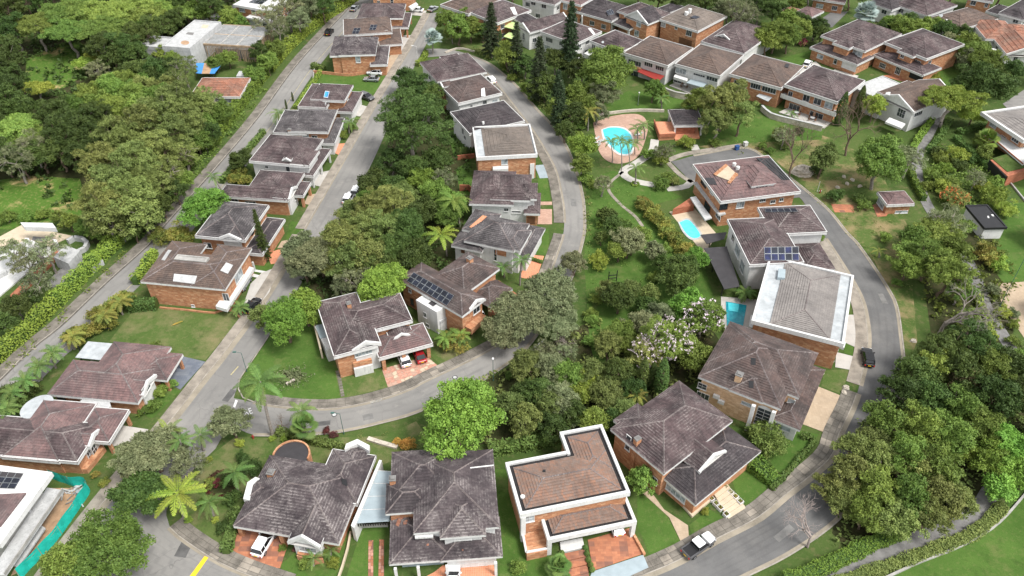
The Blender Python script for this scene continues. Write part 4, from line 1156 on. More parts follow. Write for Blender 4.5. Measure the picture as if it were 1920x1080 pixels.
h = House('house', 'white house with plum hip roofs, ten solar panels and dark side canopies', 'house', ((1405, 498), (1508, 493)), 6.2, wall='white')
h.block([(1368, 412), (1405, 498), (1508, 493)], 6.2, t=.46, lip=.2, fh=.45)
h.block([(1420, 390), (1520, 388), (1543, 427), (1470, 440)], 6.2, t=.46, lip=.2, fh=.45)
h.block([(1510, 457), (1540, 463), (1563, 505), (1503, 507)], 3.4, t=.42, lip=.05)
h.solar([(1433, 489), (1498, 489), (1497, 463), (1432, 464)], 5, 2, ('solar_cell', 'solar_blue'))
h.solar([(1436, 399), (1497, 398), (1492, 391), (1434, 392)], 5, 1)
h.prism('canopy', [(1313, 440), (1363, 435), (1358, 448), (1325, 457)], 3.0, .1, 'dark_panel')
h.prism('canopy', [(1320, 465), (1363, 462), (1387, 537), (1358, 542)], 3.0, .12, 'dark_panel')
for x, y in ((1327, 474), (1335, 510), (1352, 555), (1380, 550)): h.post(x, y, 2.9, .07, 'black')
h.win((1375, 445, 1.2, 1.6), (1383, 470, 2.6, 2.0, 3, 1, 'pale'), (1392, 500, 2.2, 2.2, 3, 1, 'pale'))
h.auto()

h = House('house', 'three storey brick villa with balconies and a kidney pool, rose roof with dormer', 'house', ((1355, 377), (1441, 366)), 6.6, tile='tile_rose')
h.block([(1299, 310), (1434, 293), (1502, 360), (1355, 377)], 6.6, 'hip', t=.33, lip=.2, fh=.5, oh=.8)
h.block([(1408, 349), (1446, 345), (1422, 305)], 8.1, 'hip', t=.5, walls=True, wall='white', fh=.15, lip=.02, oh=.3, base=6.6)
h.win((1428, 351, 2.6, .5, 4, 1), (1388, 384, 1.6, 1.4, 3, 1, 'pale'), (1430, 375, 1.2, .7, 3, 1), (1449, 378, 1.0, .7, 2, 1), (1465, 374, .8, .7, 2, 1), (1357, 385, 1.6, 1.7, 3, 1, 'win', 'black'), (1320, 342, 2.4, 1.2, 4, 1, 'win', 'black'), (1335, 358, 1.4, 1.2, 2, 1))
h.prism('balcony', [(1300, 341), (1311, 340), (1361, 400), (1348, 403)], 3.4, .35, 'white_old')
h.prism('balcony', [(1294, 370), (1305, 368), (1335, 408), (1322, 412)], 2.6, .3, 'white_old')
h.win((1326, 390, 2.6, 2.0, 3, 1, 'win', 'black'), (1347, 405, 2.0, 1.0, 3, 1))
h.prism('garden_wall', [(1262, 392), (1296, 370), (1300, 376), (1302, 384)], 1.6, 1.6, 'brick_red')
h.plate([(1342, 330), (1368, 340), (1380, 326), (1364, 311)], 'cream', 'roof_patio', .22); h.plate([(1338, 328), (1343, 331), (1365, 312), (1361, 309)], 'brick', 'patio_wall', .3); h.plate([(1364, 344), (1369, 345), (1384, 328), (1379, 325)], 'brick', 'patio_wall', .3)
h.plate([(1327, 346), (1345, 347), (1338, 334), (1322, 334)], 'dark_panel', 'skylight', .12)
h.tank(1376, 312, .4, .8); h.tank(1383, 317, .4, .6)
for k in range(5):
    x = k * 7
    h.plate([(1418 + x, 297 + k * 0), (1424 + x, 297), (1470 + x * .7, 338), (1466 + x * .7, 338)], 'black', 'solar_tube', .1 + .01 * k)
h.auto()

h = House('pavilion', 'dark roofed open pool pavilion with white columns and an orange tiled deck', 'pavilion', ((1265, 236), (1321, 235)), 2.9, tile='tile_dark')
h.block([(1252, 206), (1308, 206), (1321, 235), (1265, 236)], 2.9, t=.4, walls=False, post=('white', .2, W4), oh=.5)
h.prism('deck', [(1228, 228), (1262, 228), (1266, 254), (1236, 256)], 1.1, 1.1, 'paver_tile')
h.prism('deck', [(1266, 262), (1312, 258), (1305, 222), (1260, 226)], .3, .3, 'paver_tile')
h.rail([(1226, 230), (1236, 258), (1266, 256)], .9, .9, 'brick_red', th=.2)
h.prism('back_wall', [(1268, 238), (1304, 236), (1303, 233), (1267, 234)], 2.3, 2.3, 'brick_red')

h = House('pavilion', 'small hip roofed brick hut on the grass slope right of the loop road', 'pavilion', ((1663, 385), (1714, 383)), 2.6, tile='tile_rose', wall='brick')
h.block([(1645, 360), (1697, 360), (1714, 383), (1663, 385)], 2.6, t=.4, oh=.5)
h.win((1652, 381, 2.8, 1.5, 5, 1, 'pale'), (1690, 397, 2.6, .5, 1, 1, 'pale'))
h.prism('brick_floor', [(1636, 385), (1645, 380), (1668, 395), (1662, 405), (1645, 406)], .12, .12, 'paver')
h = House('shed', 'black flat roofed shed with white wall among the trees on the right', 'shed', ((1846, 428), (1887, 427)), 2.9, wall='white')
h.block([(1812, 385), (1853, 386), (1887, 427), (1846, 428)], 2.9, 'flat', fh=.42, trim='black', oh=.3)
h.plate([(1852, 409), (1855, 409), (1854, 405), (1851, 405)], 'white', 'roof_patch', .03); h.plate([(1860, 405), (1864, 406), (1862, 402), (1858, 402)], 'white', 'roof_patch', .03)

# ---- left row, between the avenue and the middle street
G1 = 'houses in the row between the two left streets'
def lh(label, edge, ez, **k): return House('house', label, 'house', edge, ez, group=None, **k)
h = lh('taupe tiled brick house with three roof wings beside the vacant lawn', ((263, 528), (422, 543)), 5.6, tile='tile_brown')
h.block([(263, 528), (422, 543), (468, 468), (372, 482)], 5.6, t=.34, lip=.06, fh=.42, off=(0, 0, 0, -2.6))
h.block([(323, 452), (388, 458), (330, 520)], 5.6, t=.34, lip=.06, fh=.42)
h.block([(413, 460), (468, 468), (422, 543), (390, 488)], 5.6, t=.34, lip=.06, fh=.42)
h.block([(327, 487), (386, 492), (390, 483), (333, 478)], 7.1, 'flat', fh=.42, wall='brick', trim='concrete', base=5.5, oh=.2)
h.plate([(325, 528), (365, 533), (370, 518), (327, 514)], 'white_old', 'skylight', .15)
h.plate([(413, 508), (427, 514), (437, 498), (424, 493)], 'white_old', 'skylight', .15); h.plate([(303, 488), (309, 489), (322, 470), (316, 469)], 'white_old', 'skylight', .12)
h.prism('balcony', [(404, 574), (425, 580), (476, 502), (456, 496)], 2.4, .7, 'white')
h.win((424, 557, 1.0, 1.6), (447, 517, 3.0, 1.8, 4, 1, 'pale'), (362, 573, .5, .4))
for x, y in ((458, 545), (478, 508)): h.post(x, y, 2.2, .15)
h.auto()
h = lh('plum tiled house with cream terrace beside a dark pine, left row', ((367, 443), (440, 450)), 5.6, tile='tile_slate')
h.block([(367, 443), (440, 450), (415, 378), (505, 385)], 5.6, t=.45, oh=.7)
h.block([(500, 408), (533, 411), (492, 478), (462, 470)], 3.2, t=.4, tile='tile_dark')
h.block([(440, 450), (470, 425), (430, 420)], 5.65, 'gable', t=.5, ridge='y', oh=.5, wall='white')
h.prism('terrace', [(448, 460), (478, 466), (486, 440), (462, 436)], 2.6, 2.6, 'cream')
h.win((458, 447, 1.2, 1.5, 2, 1), (472, 432, 1.0, 1.5, 2, 1, 'win', 'black'), (390, 460, 1.4, 1.2), (415, 463, 1.4, 1.2))
h.auto()
h = lh('single level plum roofed brick house with a long flat left wing, left row', ((425, 367), (540, 375)), 4.1, tile='tile_plum')
h.block([(488, 319), (545, 324), (558, 347), (503, 374), (540, 375)], 4.1, t=.5)
h.block([(425, 346), (420, 366), (500, 374)], 4.1, t=.42, off=(0, 0, 4, 0), lip=.1)
h.block([(556, 342), (584, 342), (567, 368), (540, 366)], 3.1, t=.4, walls=False, post=('brick', .25, [(1, 0), (1, 1)]))
h.block([(541, 374), (558, 350), (520, 358)], 4.2, 'gable', t=.5, ridge='x', wall='white', oh=.4)
h.win((440, 374, 1.4, .8), (470, 380, 2.2, .6, 3, 1), (553, 369, 1.0, 1.2))
h.auto()
h = lh('white house with plum roof and a small triangular dormer, left row', ((473, 303), (571, 312)), 5.6, wall='white')
h.block([(473, 303), (571, 312), (593, 261), (507, 252)], 5.6, t=.45)
h.block([(581, 307), (596, 288), (560, 284)], 5.65, t=.45, off=(0, -1, 0, 1))
h.block([(596, 278), (621, 281), (587, 331), (548, 326)], 3.2, t=.4, walls=False, post=('white', .18, [(1, 0), (1, 1), (0, 0), (1, .5)]))
h.block([(529, 301), (545, 303), (540, 292)], 6.3, 'gable', t=.6, ridge='y', walls=False, fh=.2)
h.win((540, 317, .8, 1.8, 1, 1), (500, 313, .6, .6)); h.chim(500, 306, .5, .3)
h.auto()
h = lh('grey plum roofed house with stepped white parapets and brick chimney, left row', ((547, 247), (613, 248)), 5.5, tile='tile_slate')
h.block([(547, 247), (613, 248), (630, 213), (560, 205)], 5.5, t=.42, lip=.1)
h.block([(511, 250), (547, 207), (575, 250)], 5.0, t=.36, lip=.12)
h.block([(630, 222), (647, 222), (622, 270), (601, 265)], 3.1, t=.38, wall='white')
h.chim(543, 248, .7, .7); h.win((573, 255, 1.4, 1.0, 2, 1, 'pale'), (590, 258, 1.2, 1.0), (626, 240, 1.0, 1.6)); h.auto()
h = lh('plum roofed house with a bright blue skylight, left row', ((581, 187), (646, 190)), 5.6)
h.block([(581, 187), (646, 190), (660, 164), (600, 157)], 5.6, t=.45)
h.block([(558, 200), (600, 158), (612, 203)], 4.6, t=.4)
h.block([(655, 172), (681, 173), (655, 211), (632, 209)], 3.1, t=.4, wall='white')
h.plate([(607, 183), (615, 184), (618, 172), (610, 171)], 'sky_blue_glass', 'skylight', .15, 'white'); h.tank(614, 155, .7, .9)
h.win((597, 197, 1.6, 1.2), (612, 200, 1.4, 2.2, 2, 2, 'pale'), (651, 183, .9, 1.2)); h.auto()
h = lh('brick house with grey hip roof above the lawn with two parked white cars', ((618, 104), (694, 102)), 6.0, tile='tile_grey')
h.block([(635, 100), (694, 102), (708, 78), (645, 71)], 6.0, t=.42, lip=.08, fh=.5)
h.block([(618, 105), (640, 69), (660, 103)], 5.7, t=.4, lip=.08, fh=.5)
h.block([(708, 87), (731, 88), (715, 122), (694, 119)], 3.3, t=.3, walls=True)
h.win((671, 109, 1.2, 2.4, 2, 2, 'pale'), (704, 102, .7, 1.2)); h.auto()
h = lh('brown roofed brick house with two small solar arrays, far left row', ((644, 66), (719, 61)), 6.0, tile='tile_brown')
h.block([(644, 67), (719, 61), (733, 40), (667, 35)], 6.0, t=.36, lip=.12, fh=.5)
h.block([(678, 62), (720, 60), (733, 44)], 6.1, t=.4, lip=.1, fh=.5)
h.block([(710, 81), (737, 84), (751, 56), (730, 55)], 3.3, t=.3)
h.solar([(660, 64), (672, 64), (677, 53), (664, 53)], 2, 2); h.solar([(692, 57), (704, 57), (708, 47), (695, 47)], 2, 2)
h.win((697, 70, .6, 1.4), (725, 62, .8, 1.6)); h.auto()
h = lh('plum roofed house with white upper balcony, second from the top of the left row', ((669, 33), (746, 33)), 6.0)
h.block([(669, 34), (746, 34), (760, 12), (690, 7)], 6.0, t=.4, lip=.08, fh=.5)
h.block([(720, 33), (746, 34), (760, 18)], 6.1, t=.45, lip=.08, fh=.5)
h.block([(735, 50), (761, 52), (773, 24), (750, 26)], 3.3, t=.3, walls=False, post=('brick', .25, W4))
h.win((727, 40, 1.0, 1.4), (750, 30, .8, 1.4)); h.auto()
h = lh('brick house cut by the top edge at the head of the left row', ((694, 22), (768, 20)), 6.2)
h.block([(695, -15), (768, -15), (780, -40)], 6.2, t=.4)
h.win((735, 3, .8, 2.0, 1, 2), (710, 5, .8, 1.2)); h.prism('balcony', [(766, 12), (780, 4), (784, 8), (772, 18)], 3.0, .5, 'white'); h.auto()

# ---- middle row, along the loop road
h = House('house', 'dark plum hip roofed house at the top end of the middle row', 'house', ((824, 153), (913, 135)), 5.2, tile='tile_plum', wall='white')
h.block([(787, 117), (824, 153), (913, 135), (872, 112)], 5.2, t=.44, lip=.08)
h.block([(843, 103), (862, 104), (880, 130), (850, 135)], 5.2, t=.44, off=(0, 0, 0, 0)); h.win((806, 145, 1.2, 1.2), (815, 156, 1.2, 1.2)); h.auto()
h = House('house', 'brown plum hip roofed white house with a white chimney and rear terrace', 'house', ((855, 196), (942, 175)), 5.6, tile='tile_umber', wall='white')
h.block([(855, 196), (942, 175), (905, 147), (826, 157)], 5.6, t=.42, lip=.2, fh=.6, off=(0.6, 0, 0, 0))
h.plate([(902, 182), (910, 182), (908, 166), (902, 168)], 'white', 'chimney_ramp', .35); h.chim(894, 190, .8, .5)
h.block([(830, 165), (848, 160), (836, 153)], 6.2, 'gable', t=.5, ridge='x', wall='brick', oh=.3, fh=.2)
h.win((870, 205, 2.0, .9, 1, 1, 'garage'), (909, 195, 1.0, 1.8, 2, 1), (884, 201, .4, 1.4), (928, 192, 1.4, 1.6, 2, 1, 'pale')); h.auto()
h = House('house', 'dark roofed house with white edges between the terrace house and the taupe roof', 'house', ((880, 252), (978, 229)), 5.6, tile='tile_dark', wall='white')
h.block([(858, 208), (880, 252), (978, 229), (957, 201)], 5.6, t=.4, lip=.2, fh=.45)
h.tank(906, 232, .3, .5); h.win((868, 245, 1.0, 1.8), (872, 258, 1.0, 1.0)); h.auto()
h = House('house', 'square brick house with flat looking taupe hip roof and tall white framed window', 'house', ((896, 295), (1008, 289)), 6.3, tile='tile_taupe')
h.block([(886, 241), (991, 232), (1008, 289), (896, 295)], 6.3, 'par', t=.20, oh=.35, inset=.3, gx=(2.0, .55, .55, .55), gut='sheet')
h.win((946, 302, 1.3, 1.7, 1, 1, 'pale'), (884, 275, .8, 1.6)); h.prism('white_wing', [(924, 318), (953, 316), (953, 310), (924, 312)], 3.6, 3.6, 'white'); h.prism('porch_wall', [(994, 308), (1002, 307), (1003, 301), (995, 302)], 3.8, 3.8, 'white'); h.auto()
h = House('house', 'plum tiled white house with layered hips and small brick chimney, middle row', 'house', ((918, 374), (992, 376)), 6.0, wall='white', tile='tile_plum')
h.block([(882, 382), (889, 320), (968, 322), (958, 382)], 5.4, t=.45, lip=.04)
h.block([(918, 374), (992, 376), (997, 328), (925, 330)], 6.0, t=.5, lip=.04)
h.block([(960, 372), (1004, 368), (1008, 344), (965, 345)], 5.9, t=.46, lip=.04)
h.block([(982, 399), (1010, 401), (1014, 364), (990, 362)], 3.3, t=.4, wall='brick', lip=.04)
h.chim(928, 388, .8, .3); h.win((949, 393, .8, .7, 2, 1), (997, 372, .6, .9), (968, 397, 1.8, .15, 1, 1)); h.win((996, 413, 1.6, 1.8, 1, 1, 'garage', 'wood_dark')); h.auto()
h = House('house', 'grey tiled white house with an orange roof opening and brick panels, middle row', 'house', ((884, 454), (959, 470)), 6.0, tile='tile_slate', wall='white')
h.block([(884, 454), (959, 470), (993, 420), (900, 405)], 6.0, t=.48, lip=.05)
h.block([(891, 395), (872, 421), (915, 440), (940, 402)], 5.6, t=.42, lip=.05)
h.block([(935, 462), (972, 466), (995, 436), (960, 425)], 5.95, t=.45, lip=.05)
h.block([(846, 460), (866, 432), (905, 470)], 4.6, t=.4, lip=.05)
h.block([(995, 425), (1019, 428), (990, 488), (960, 480)], 3.3, t=.36, lip=.05)
h.plate([(880, 426), (889, 430), (913, 406), (905, 404)], 'paver_tile', 'roof_opening', .12, 'brick')
h.win((929, 478, .5, 2.6, 1, 3), (939, 474, 2.2, 1.3, 1, 1, 'garage', 'brick'), (868, 470, .8, 1.2, 1, 1, 'garage', 'wood_dark')); h.auto()
h = House('house', 'brown plum house with a long eight by two solar array and white stair tower', 'house', ((755, 528), (865, 592)), 5.9, tile='tile_umber')
h.block([(755, 528), (865, 592), (918, 554), (769, 506)], 5.9, t=.46, lip=.03, off=(0, 0, 0, -1.0))
h.block([(863, 482), (936, 503), (894, 535), (812, 520)], 5.9, t=.46, lip=.03)
h.block([(894, 536), (923, 523), (960, 541), (919, 574)], 3.2, t=.42, walls=False, post=('brick', .25, [(1, 0), (1, 1), (0, 0)]), lip=.03)
h.block([(878, 584), (911, 561), (865, 545)], 5.7, 'gable', t=.5, ridge='x', wall='brick', oh=.5, lip=.05)
h.solar([(763, 527), (838, 574), (852, 555), (776, 511)], 8, 2)
h.block([(788, 558), (818, 586), (836, 574), (806, 548)], 5.1, 'flat', fh=.42, wall='white', oh=.05, auto=False); h.block([(812, 596), (826, 604), (838, 592), (824, 584)], 2.6, 'flat', wall='white', oh=.05, trim='white_old', auto=False)
h.plate([(803, 569), (812, 575), (820, 569), (810, 564)], 'dark_panel', 'skylight', .08)
h.win((826, 583, 1.5, .6, 4, 1), (797, 590, .7, 1.0), (802, 610, .7, .7), (769, 545, .6, .6), (773, 566, .8, 1.6, 1, 1, 'win', 'wood_dark'), (893, 580, 1.6, 1.5, 2, 1))
h.prism('balcony', [(872, 612), (884, 618), (912, 592), (900, 586)], 2.6, 1.2, 'brick'); h.chim(881, 491, .9, .9)
h.auto()
h = House('house', 'plum tiled corner house with thick white eaves, curved balcony and double carport', 'house', ((634, 667), (735, 640)), 5.6, tile='tile_plum')
h.block([(592, 567), (634, 667), (647, 555), (725, 643)], 5.6, t=.46, fh=.6, lip=.12, off=(0, 0, -1.5, 0))
h.block([(659, 577), (728, 555), (774, 601), (640, 632)], 5.6, t=.46, fh=.6, lip=.12)
h.block([(708, 667), (812, 645), (787, 608), (700, 630)], 3.3, t=.42, walls=False, post=('brick', .3, [(.03, 0), (.97, 0), (.45, 0)]), fh=.6, lip=.12, tile='tile_rose')
h.block([(731, 640), (777, 630), (752, 612)], 3.9, 'gable', t=.5, ridge='y', walls=False, fh=.25)
h.block([(660, 658), (715, 645), (690, 612)], 5.65, 'gable', t=.5, ridge='y', wall='white', oh=.5, fh=.55)
h.chim(655, 576, .7, .9)
h.win((681, 660, 2.8, 1.3, 5, 1, 'pale'), (712, 665, .6, 1.0))
h.prism('balcony', [(662, 682), (697, 674), (694, 667), (660, 672)], 2.8, .9, 'brick')
h.prism('side_terrace', [(590, 612), (614, 607), (634, 650), (612, 656)], 2.8, 2.8, 'white'); h.prism('terrace_roof', [(592, 610), (612, 606), (622, 628), (600, 634)], 3.0, .15, 'pale_blue'); h.prism('white_bay', [(664, 693), (699, 684), (697, 678), (662, 686)], 1.8, 1.8, 'white'); h.rail([(590, 612), (605, 672)], .1, 2.2, 'cream', th=.3)
h.win((607, 653, .8, .4), (616, 650, .8, .4)); h.auto()

# ---- terraces of the upper right
def uh(label, edge, ez, **k): return House('house', label, 'house', edge, ez, **k)
h = uh('brown roofed house beside two parked cars at the top centre', ((825, 10), (878, 28)), 6.0, tile='tile_brown'); h.block([(825, 10), (878, 28), (948, 0), (870, -18)], 6.0, t=.42, em=True, lip=.28); h.win((836, 20, 1.2, 1.4), (850, 26, 1.4, 1.5, 2, 1, 'pale')); h.auto(True)
h = uh('brick house with dark roof, white skylight strip and brick balcony, top centre', ((877, 23), (932, 45)), 6.0, tile='tile_plum'); h.block([(877, 23), (932, 45), (1003, 23), (950, 3)], 6.0, t=.42, em=True, lip=.28); h.plate([(963, 28), (970, 28), (964, 14), (956, 15)], 'white', 'skylight', .2)
h.prism('balcony', [(880, 44), (915, 62), (920, 56), (885, 38)], 2.9, .9, 'brick'); h.win((893, 36, 1.4, 1.0), (912, 45, 2.0, 1.2, 3, 1)); h.auto(True)
h = uh('small plum gabled house with lime green awnings and an arched window', ((984, 54), (992, 63)), 5.4, tile='tile_plum', wall='white', rot=15); h.block([(984, 52), (992, 62), (1054, 40), (1043, 27)], 5.4, 'gable', t=.5, ridge='y', both=True); h.block([(968, 36), (990, 51), (1010, 37), (985, 26)], 5.4, t=.42, tile='tile_dark'); h.win((982, 68, 1.0, 1.8, 2, 3, 'arch'), (1002, 75, 1.2, 1.2)); h.auto(True)
h.prism('awning', [(945, 50), (974, 57), (986, 46), (965, 36)], 4.6, .2, 'lime_canvas'); h.prism('awning', [(944, 68), (960, 73), (972, 66), (955, 60)], 3.2, .2, 'lime_canvas')
h = uh('white house with wide plum roof and a white skylight behind the tall conifers', ((1012, 60), (1079, 84)), 5.6, tile='tile_plum', wall='white'); h.block([(1012, 60), (1079, 84), (1128, 60), (1058, 40)], 5.6, t=.42, em=True, lip=.28); h.plate([(1112, 66), (1117, 66), (1108, 54), (1102, 54)], 'white', 'skylight', .2); h.win((1030, 75, 2.4, 1.2, 5, 1), (1052, 82, 1.2, 1.0)); h.auto(True)
h = uh('white house with rounded terrace and twin plum roofs left of the red awning', ((1106, 77), (1165, 100)), 5.5, tile='tile_plum', wall='white'); h.block([(1106, 77), (1163, 100), (1208, 80), (1150, 56)], 5.5, t=.42, em=True, lip=.28); h.disc(1130, 84); h.win((1113, 88, 1.2, 1.4), (1126, 94, 1.0, 1.0)); h.prism('terrace', [(1095, 100), (1125, 112), (1135, 105), (1108, 92)], 2.8, 2.8, 'white'); h.auto(True)
h = uh('dark roofed open porch house with solar panels at the top', ((1082, 18), (1137, 38)), 4.2, tile='tile_dark', rot=8); h.block([(1082, 18), (1137, 38), (1172, 26), (1115, -5)], 4.2, t=.42, oh=1.2); h.solar([(1140, 30), (1152, 27), (1147, 17), (1136, 21)], 3, 1); h.solar([(1166, 12), (1180, 8), (1176, 0), (1163, 3)], 3, 1); h.prism('porch_post', [(1090, 30), (1092, 31), (1093, 29), (1091, 28)], 3.8, 3.8, 'white'); h.auto(True)
h = uh('brick house partly cut by the top edge behind the skylight house', ((985, -4), (1055, 12)), 6.2); h.block([(985, -6), (1040, 10), (1060, -10), (1010, -25)], 6.2, t=.4, wall='white'); h.win((1000, 5, 1.6, 1.4), (1020, 11, 1.6, 1.4)); h.auto(True)
h = uh('tall brick house with pink brown roof edge at the top, right of the white balconies', ((1030, -4), (1085, 10)), 6.4, tile='tile_rose'); h.block([(1032, -6), (1083, 9), (1118, -6), (1065, -25)], 6.4, t=.4); h.win((1060, 12, 1.4, 1.6, 2, 1, 'pale'), (1045, 9, .8, 1.6)); h.auto(True)
h = uh('brick house with white gable, arched window and a carport', ((1170, 18), (1217, 44)), 6.0, tile='tile_dark', rot=12); h.block([(1167, 17), (1217, 43), (1245, 30), (1200, 4)], 6.0, t=.44, tile='tile_plum'); h.block([(1180, 32), (1214, 46), (1225, 28), (1195, 20)], 6.05, 'gable', t=.6, ridge='y', wall='brick'); h.block([(1148, 43), (1184, 54), (1188, 38), (1165, 33)], 3.2, t=.35, walls=False, post=('white', .25, W4)); h.block([(1242, 20), (1273, 18), (1266, 7), (1243, 12)], 5.2, t=.3, tile='tile_dark')
h.win((1198, 44, 1.6, 1.8, 3, 1, 'pale'), (1194, 62, 1.6, 1.6, 2, 1, 'pale')); h.auto()
h = uh('brick house with broad taupe hip roof, roof tanks and double garage', ((1240, 35), (1307, 59)), 6.2, tile='tile_taupe', rot=4); h.block([(1240, 35), (1307, 59), (1355, 35), (1292, 9)], 6.2, t=.36, fh=.5); h.tank(1287, 27, .6, .8); h.tank(1293, 24, .5, 1.2); h.plate([(1294, 33), (1305, 36), (1313, 32), (1302, 29)], 'solar_cell', 'solar_panel', .1); h.win((1244, 45, 1.5, 1.6, 2, 1, 'pale'), (1268, 52, .8, .8), (1292, 62, 1.8, 1.6, 3, 1), (1285, 79, 4.4, 2.0, 1, 1, 'garage', 'wood_dark')); h.prism('hedge_box', [(1232, 82), (1252, 88), (1258, 82), (1238, 76)], 1.0, 1.0, 'leaf_hedge_dark'); h.auto()
h = uh('plum hip house with small white gabled dormer and brown side wall', ((1318, 75), (1394, 101)), 5.2, tile='tile_plum', wall='white', rot=6); h.block([(1318, 75), (1394, 101), (1442, 68), (1378, 38)], 5.2, t=.44); h.block([(1348, 72), (1372, 78), (1375, 62), (1355, 58)], 6.2, 'gable', t=.5, ridge='y', wall='white', fh=.2, oh=.3); h.win((1359, 72, 1.4, .7, 3, 1), (1329, 87, 1.8, 1.2, 3, 1), (1350, 94, 1.6, 1.2, 2, 1, 'pale'), (1370, 99, 1.2, 1.0)); h.auto()
h = uh('row house with red awning over its terrace', ((1168, 100), (1252, 125)), 5.6, tile='tile_brown', wall='white'); h.block([(1168, 100), (1252, 125), (1313, 95), (1217, 78)], 5.6, t=.38, em=True, lip=.28); h.prism('awning', [(1195, 134), (1235, 152), (1246, 142), (1202, 128)], 2.7, .12, 'red'); h.prism('balcony', [(1176, 120), (1202, 130), (1204, 125), (1178, 116)], 2.9, .7, 'brick')
h.win((1190, 118, 4.0, 1.3, 5, 1), (1216, 121, 2.4, 1.1, 4, 1), (1237, 128, 2.4, 1.1, 4, 1), (1188, 138, 3.0, 1.6, 2, 1)); h.auto()
h = uh('row house with pale blue awning and a patio behind the stone wall', ((1265, 121), (1350, 144)), 5.6, tile='tile_brown', wall='white'); h.block([(1265, 121), (1350, 144), (1409, 108), (1310, 97)], 5.6, t=.38, em=True, lip=.28); h.prism('awning', [(1287, 155), (1318, 164), (1326, 156), (1296, 148)], 2.7, .12, 'pale_blue'); h.prism('balcony', [(1263, 144), (1288, 152), (1290, 147), (1266, 139)], 2.9, .7, 'white'); h.prism('patio', [(1255, 160), (1300, 178), (1318, 168), (1272, 152)], .2, .2, 'pave_pale')
h.win((1277, 133, 3.0, 1.4, 3, 1, 'pale'), (1311, 141, 3.2, .5, 5, 1), (1335, 148, 3.0, 1.0, 4, 1), (1275, 150, 3.4, 1.8, 3, 1)); h.tank(1393, 113, .5, .5); h.disc(1379, 121); h.auto()
h = uh('row house with brown roof and white framed windows above a small grey awning', ((1367, 140), (1465, 167)), 5.6, tile='tile_brown', wall='brick'); h.block([(1367, 140), (1465, 167), (1511, 127), (1422, 104)], 5.6, t=.38, em=True, lip=.28); h.plate([(1470, 126), (1477, 128), (1480, 121), (1473, 120)], 'black', 'skylight', .2); h.prism('awning', [(1418, 180), (1440, 190), (1452, 178), (1428, 172)], 2.6, .12, 'sheet')
h.win((1388, 158, 3.4, 1.5, 5, 1), (1417, 161, 2.6, 1.5, 4, 1), (1442, 168, 3.6, 1.4, 5, 1), (1395, 176, 2.0, 1.5, 2, 1)); h.auto()
h = uh('wide plum roofed brick house with a long white balcony above the stone garden wall', ((1470, 160), (1570, 193)), 6.2, tile='tile_plum'); h.block([(1470, 160), (1570, 193), (1618, 157), (1527, 123)], 6.2, t=.40, fh=.5, oh=1.0, em=True, lip=.28); h.prism('balcony', [(1463, 181), (1566, 218), (1572, 208), (1470, 174)], 3.1, .25, 'white'); h.rail([(1463, 181), (1566, 218)], 3.1, .9, 'white'); h.prism('terrace', [(1460, 210), (1545, 240), (1560, 228), (1478, 202)], .3, .3, 'pave_pale')
for x, y in ((1474, 208), (1500, 217), (1526, 226), (1556, 236)): h.post(x, y - 6, 2.9, .3, 'brick')
h.win((1482, 177, 1.0, 1.5), (1512, 184, 1.6, 1.6), (1533, 190, 1.8, 1.6), (1554, 197, 2.0, 1.6, 2, 1, 'pale'), (1490, 203, 3.0, 2.0, 3, 1), (1530, 218, 3.4, 2.0, 3, 1)); h.auto()
h = uh('white house with gabled brown roof and a flat grey roof terrace behind bare trees', ((1663, 180), (1713, 213)), 5.6, tile='tile_brown', wall='white', rot=14); h.block([(1668, 184), (1713, 211), (1760, 174), (1722, 150)], 5.6, 'gable', t=.45, ridge='y', fh=.5, both=True); h.block([(1612, 170), (1655, 190), (1690, 158), (1648, 145)], 5.2, 'flat', fh=.6, trim='white_old'); h.plate([(1660, 178), (1668, 180), (1670, 174), (1662, 173)], 'white', 'skylight', .2)
h.block([(1663, 181), (1690, 190), (1722, 160), (1700, 152)], 5.65, 'hip', t=.42)
h.win((1690, 212, 2.0, 2.0, 3, 2), (1650, 205, 2.0, 1.8, 3, 1), (1630, 195, 2.0, 1.4, 3, 1), (1722, 212, 3.0, 1.4, 4, 1)); h.prism('balcony', [(1660, 228), (1690, 240), (1698, 232), (1668, 220)], 2.9, .5, 'white'); h.auto()
h = uh('plum roofed brick house with a white garage door', ((1548, 63), (1622, 98)), 6.2, tile='tile_plum', rot=11); h.block([(1548, 63), (1622, 97), (1672, 68), (1614, 38)], 6.2, t=.42, oh=.7, fh=.45); h.block([(1564, 79), (1592, 92), (1618, 75)], 6.25, t=.46); h.block([(1528, 93), (1612, 120), (1626, 103), (1550, 75)], 3.3, t=.3, fh=.45); h.chim(1573, 52, .9, .8)
h.win((1581, 86, 1.6, 1.1, 2, 1, 'pale'), (1608, 100, 2.8, 1.2, 2, 1, 'pale'), (1538, 106, 1.8, 1.1, 1, 1, 'pale'), (1567, 113, .9, 2.0, 1, 2), (1592, 124, 4.4, 2.1, 1, 1, 'garage')); h.auto()
h = uh('plum roofed house with white framed bay windows and a red car in its garage', ((1657, 80), (1737, 112)), 6.2, tile='tile_plum'); h.block([(1657, 80), (1737, 112), (1792, 85), (1730, 55)], 6.2, t=.42, oh=.7, fh=.45, em=True, lip=.28); h.block([(1682, 95), (1712, 107), (1742, 85)], 6.25, t=.5); h.block([(1645, 107), (1735, 140), (1752, 122), (1668, 92)], 3.3, t=.3, fh=.4); h.win((1717, 118, 2.6, 1.6, 5, 1), (1692, 105, 1.0, .9), (1655, 123, 1.8, 1.2, 4, 2), (1684, 132, 1.4, 2.0, 3, 2), (1743, 117, 1.2, .9), (1718, 143, 4.0, 2.0, 1, 1, 'garage', 'black')); h.auto()
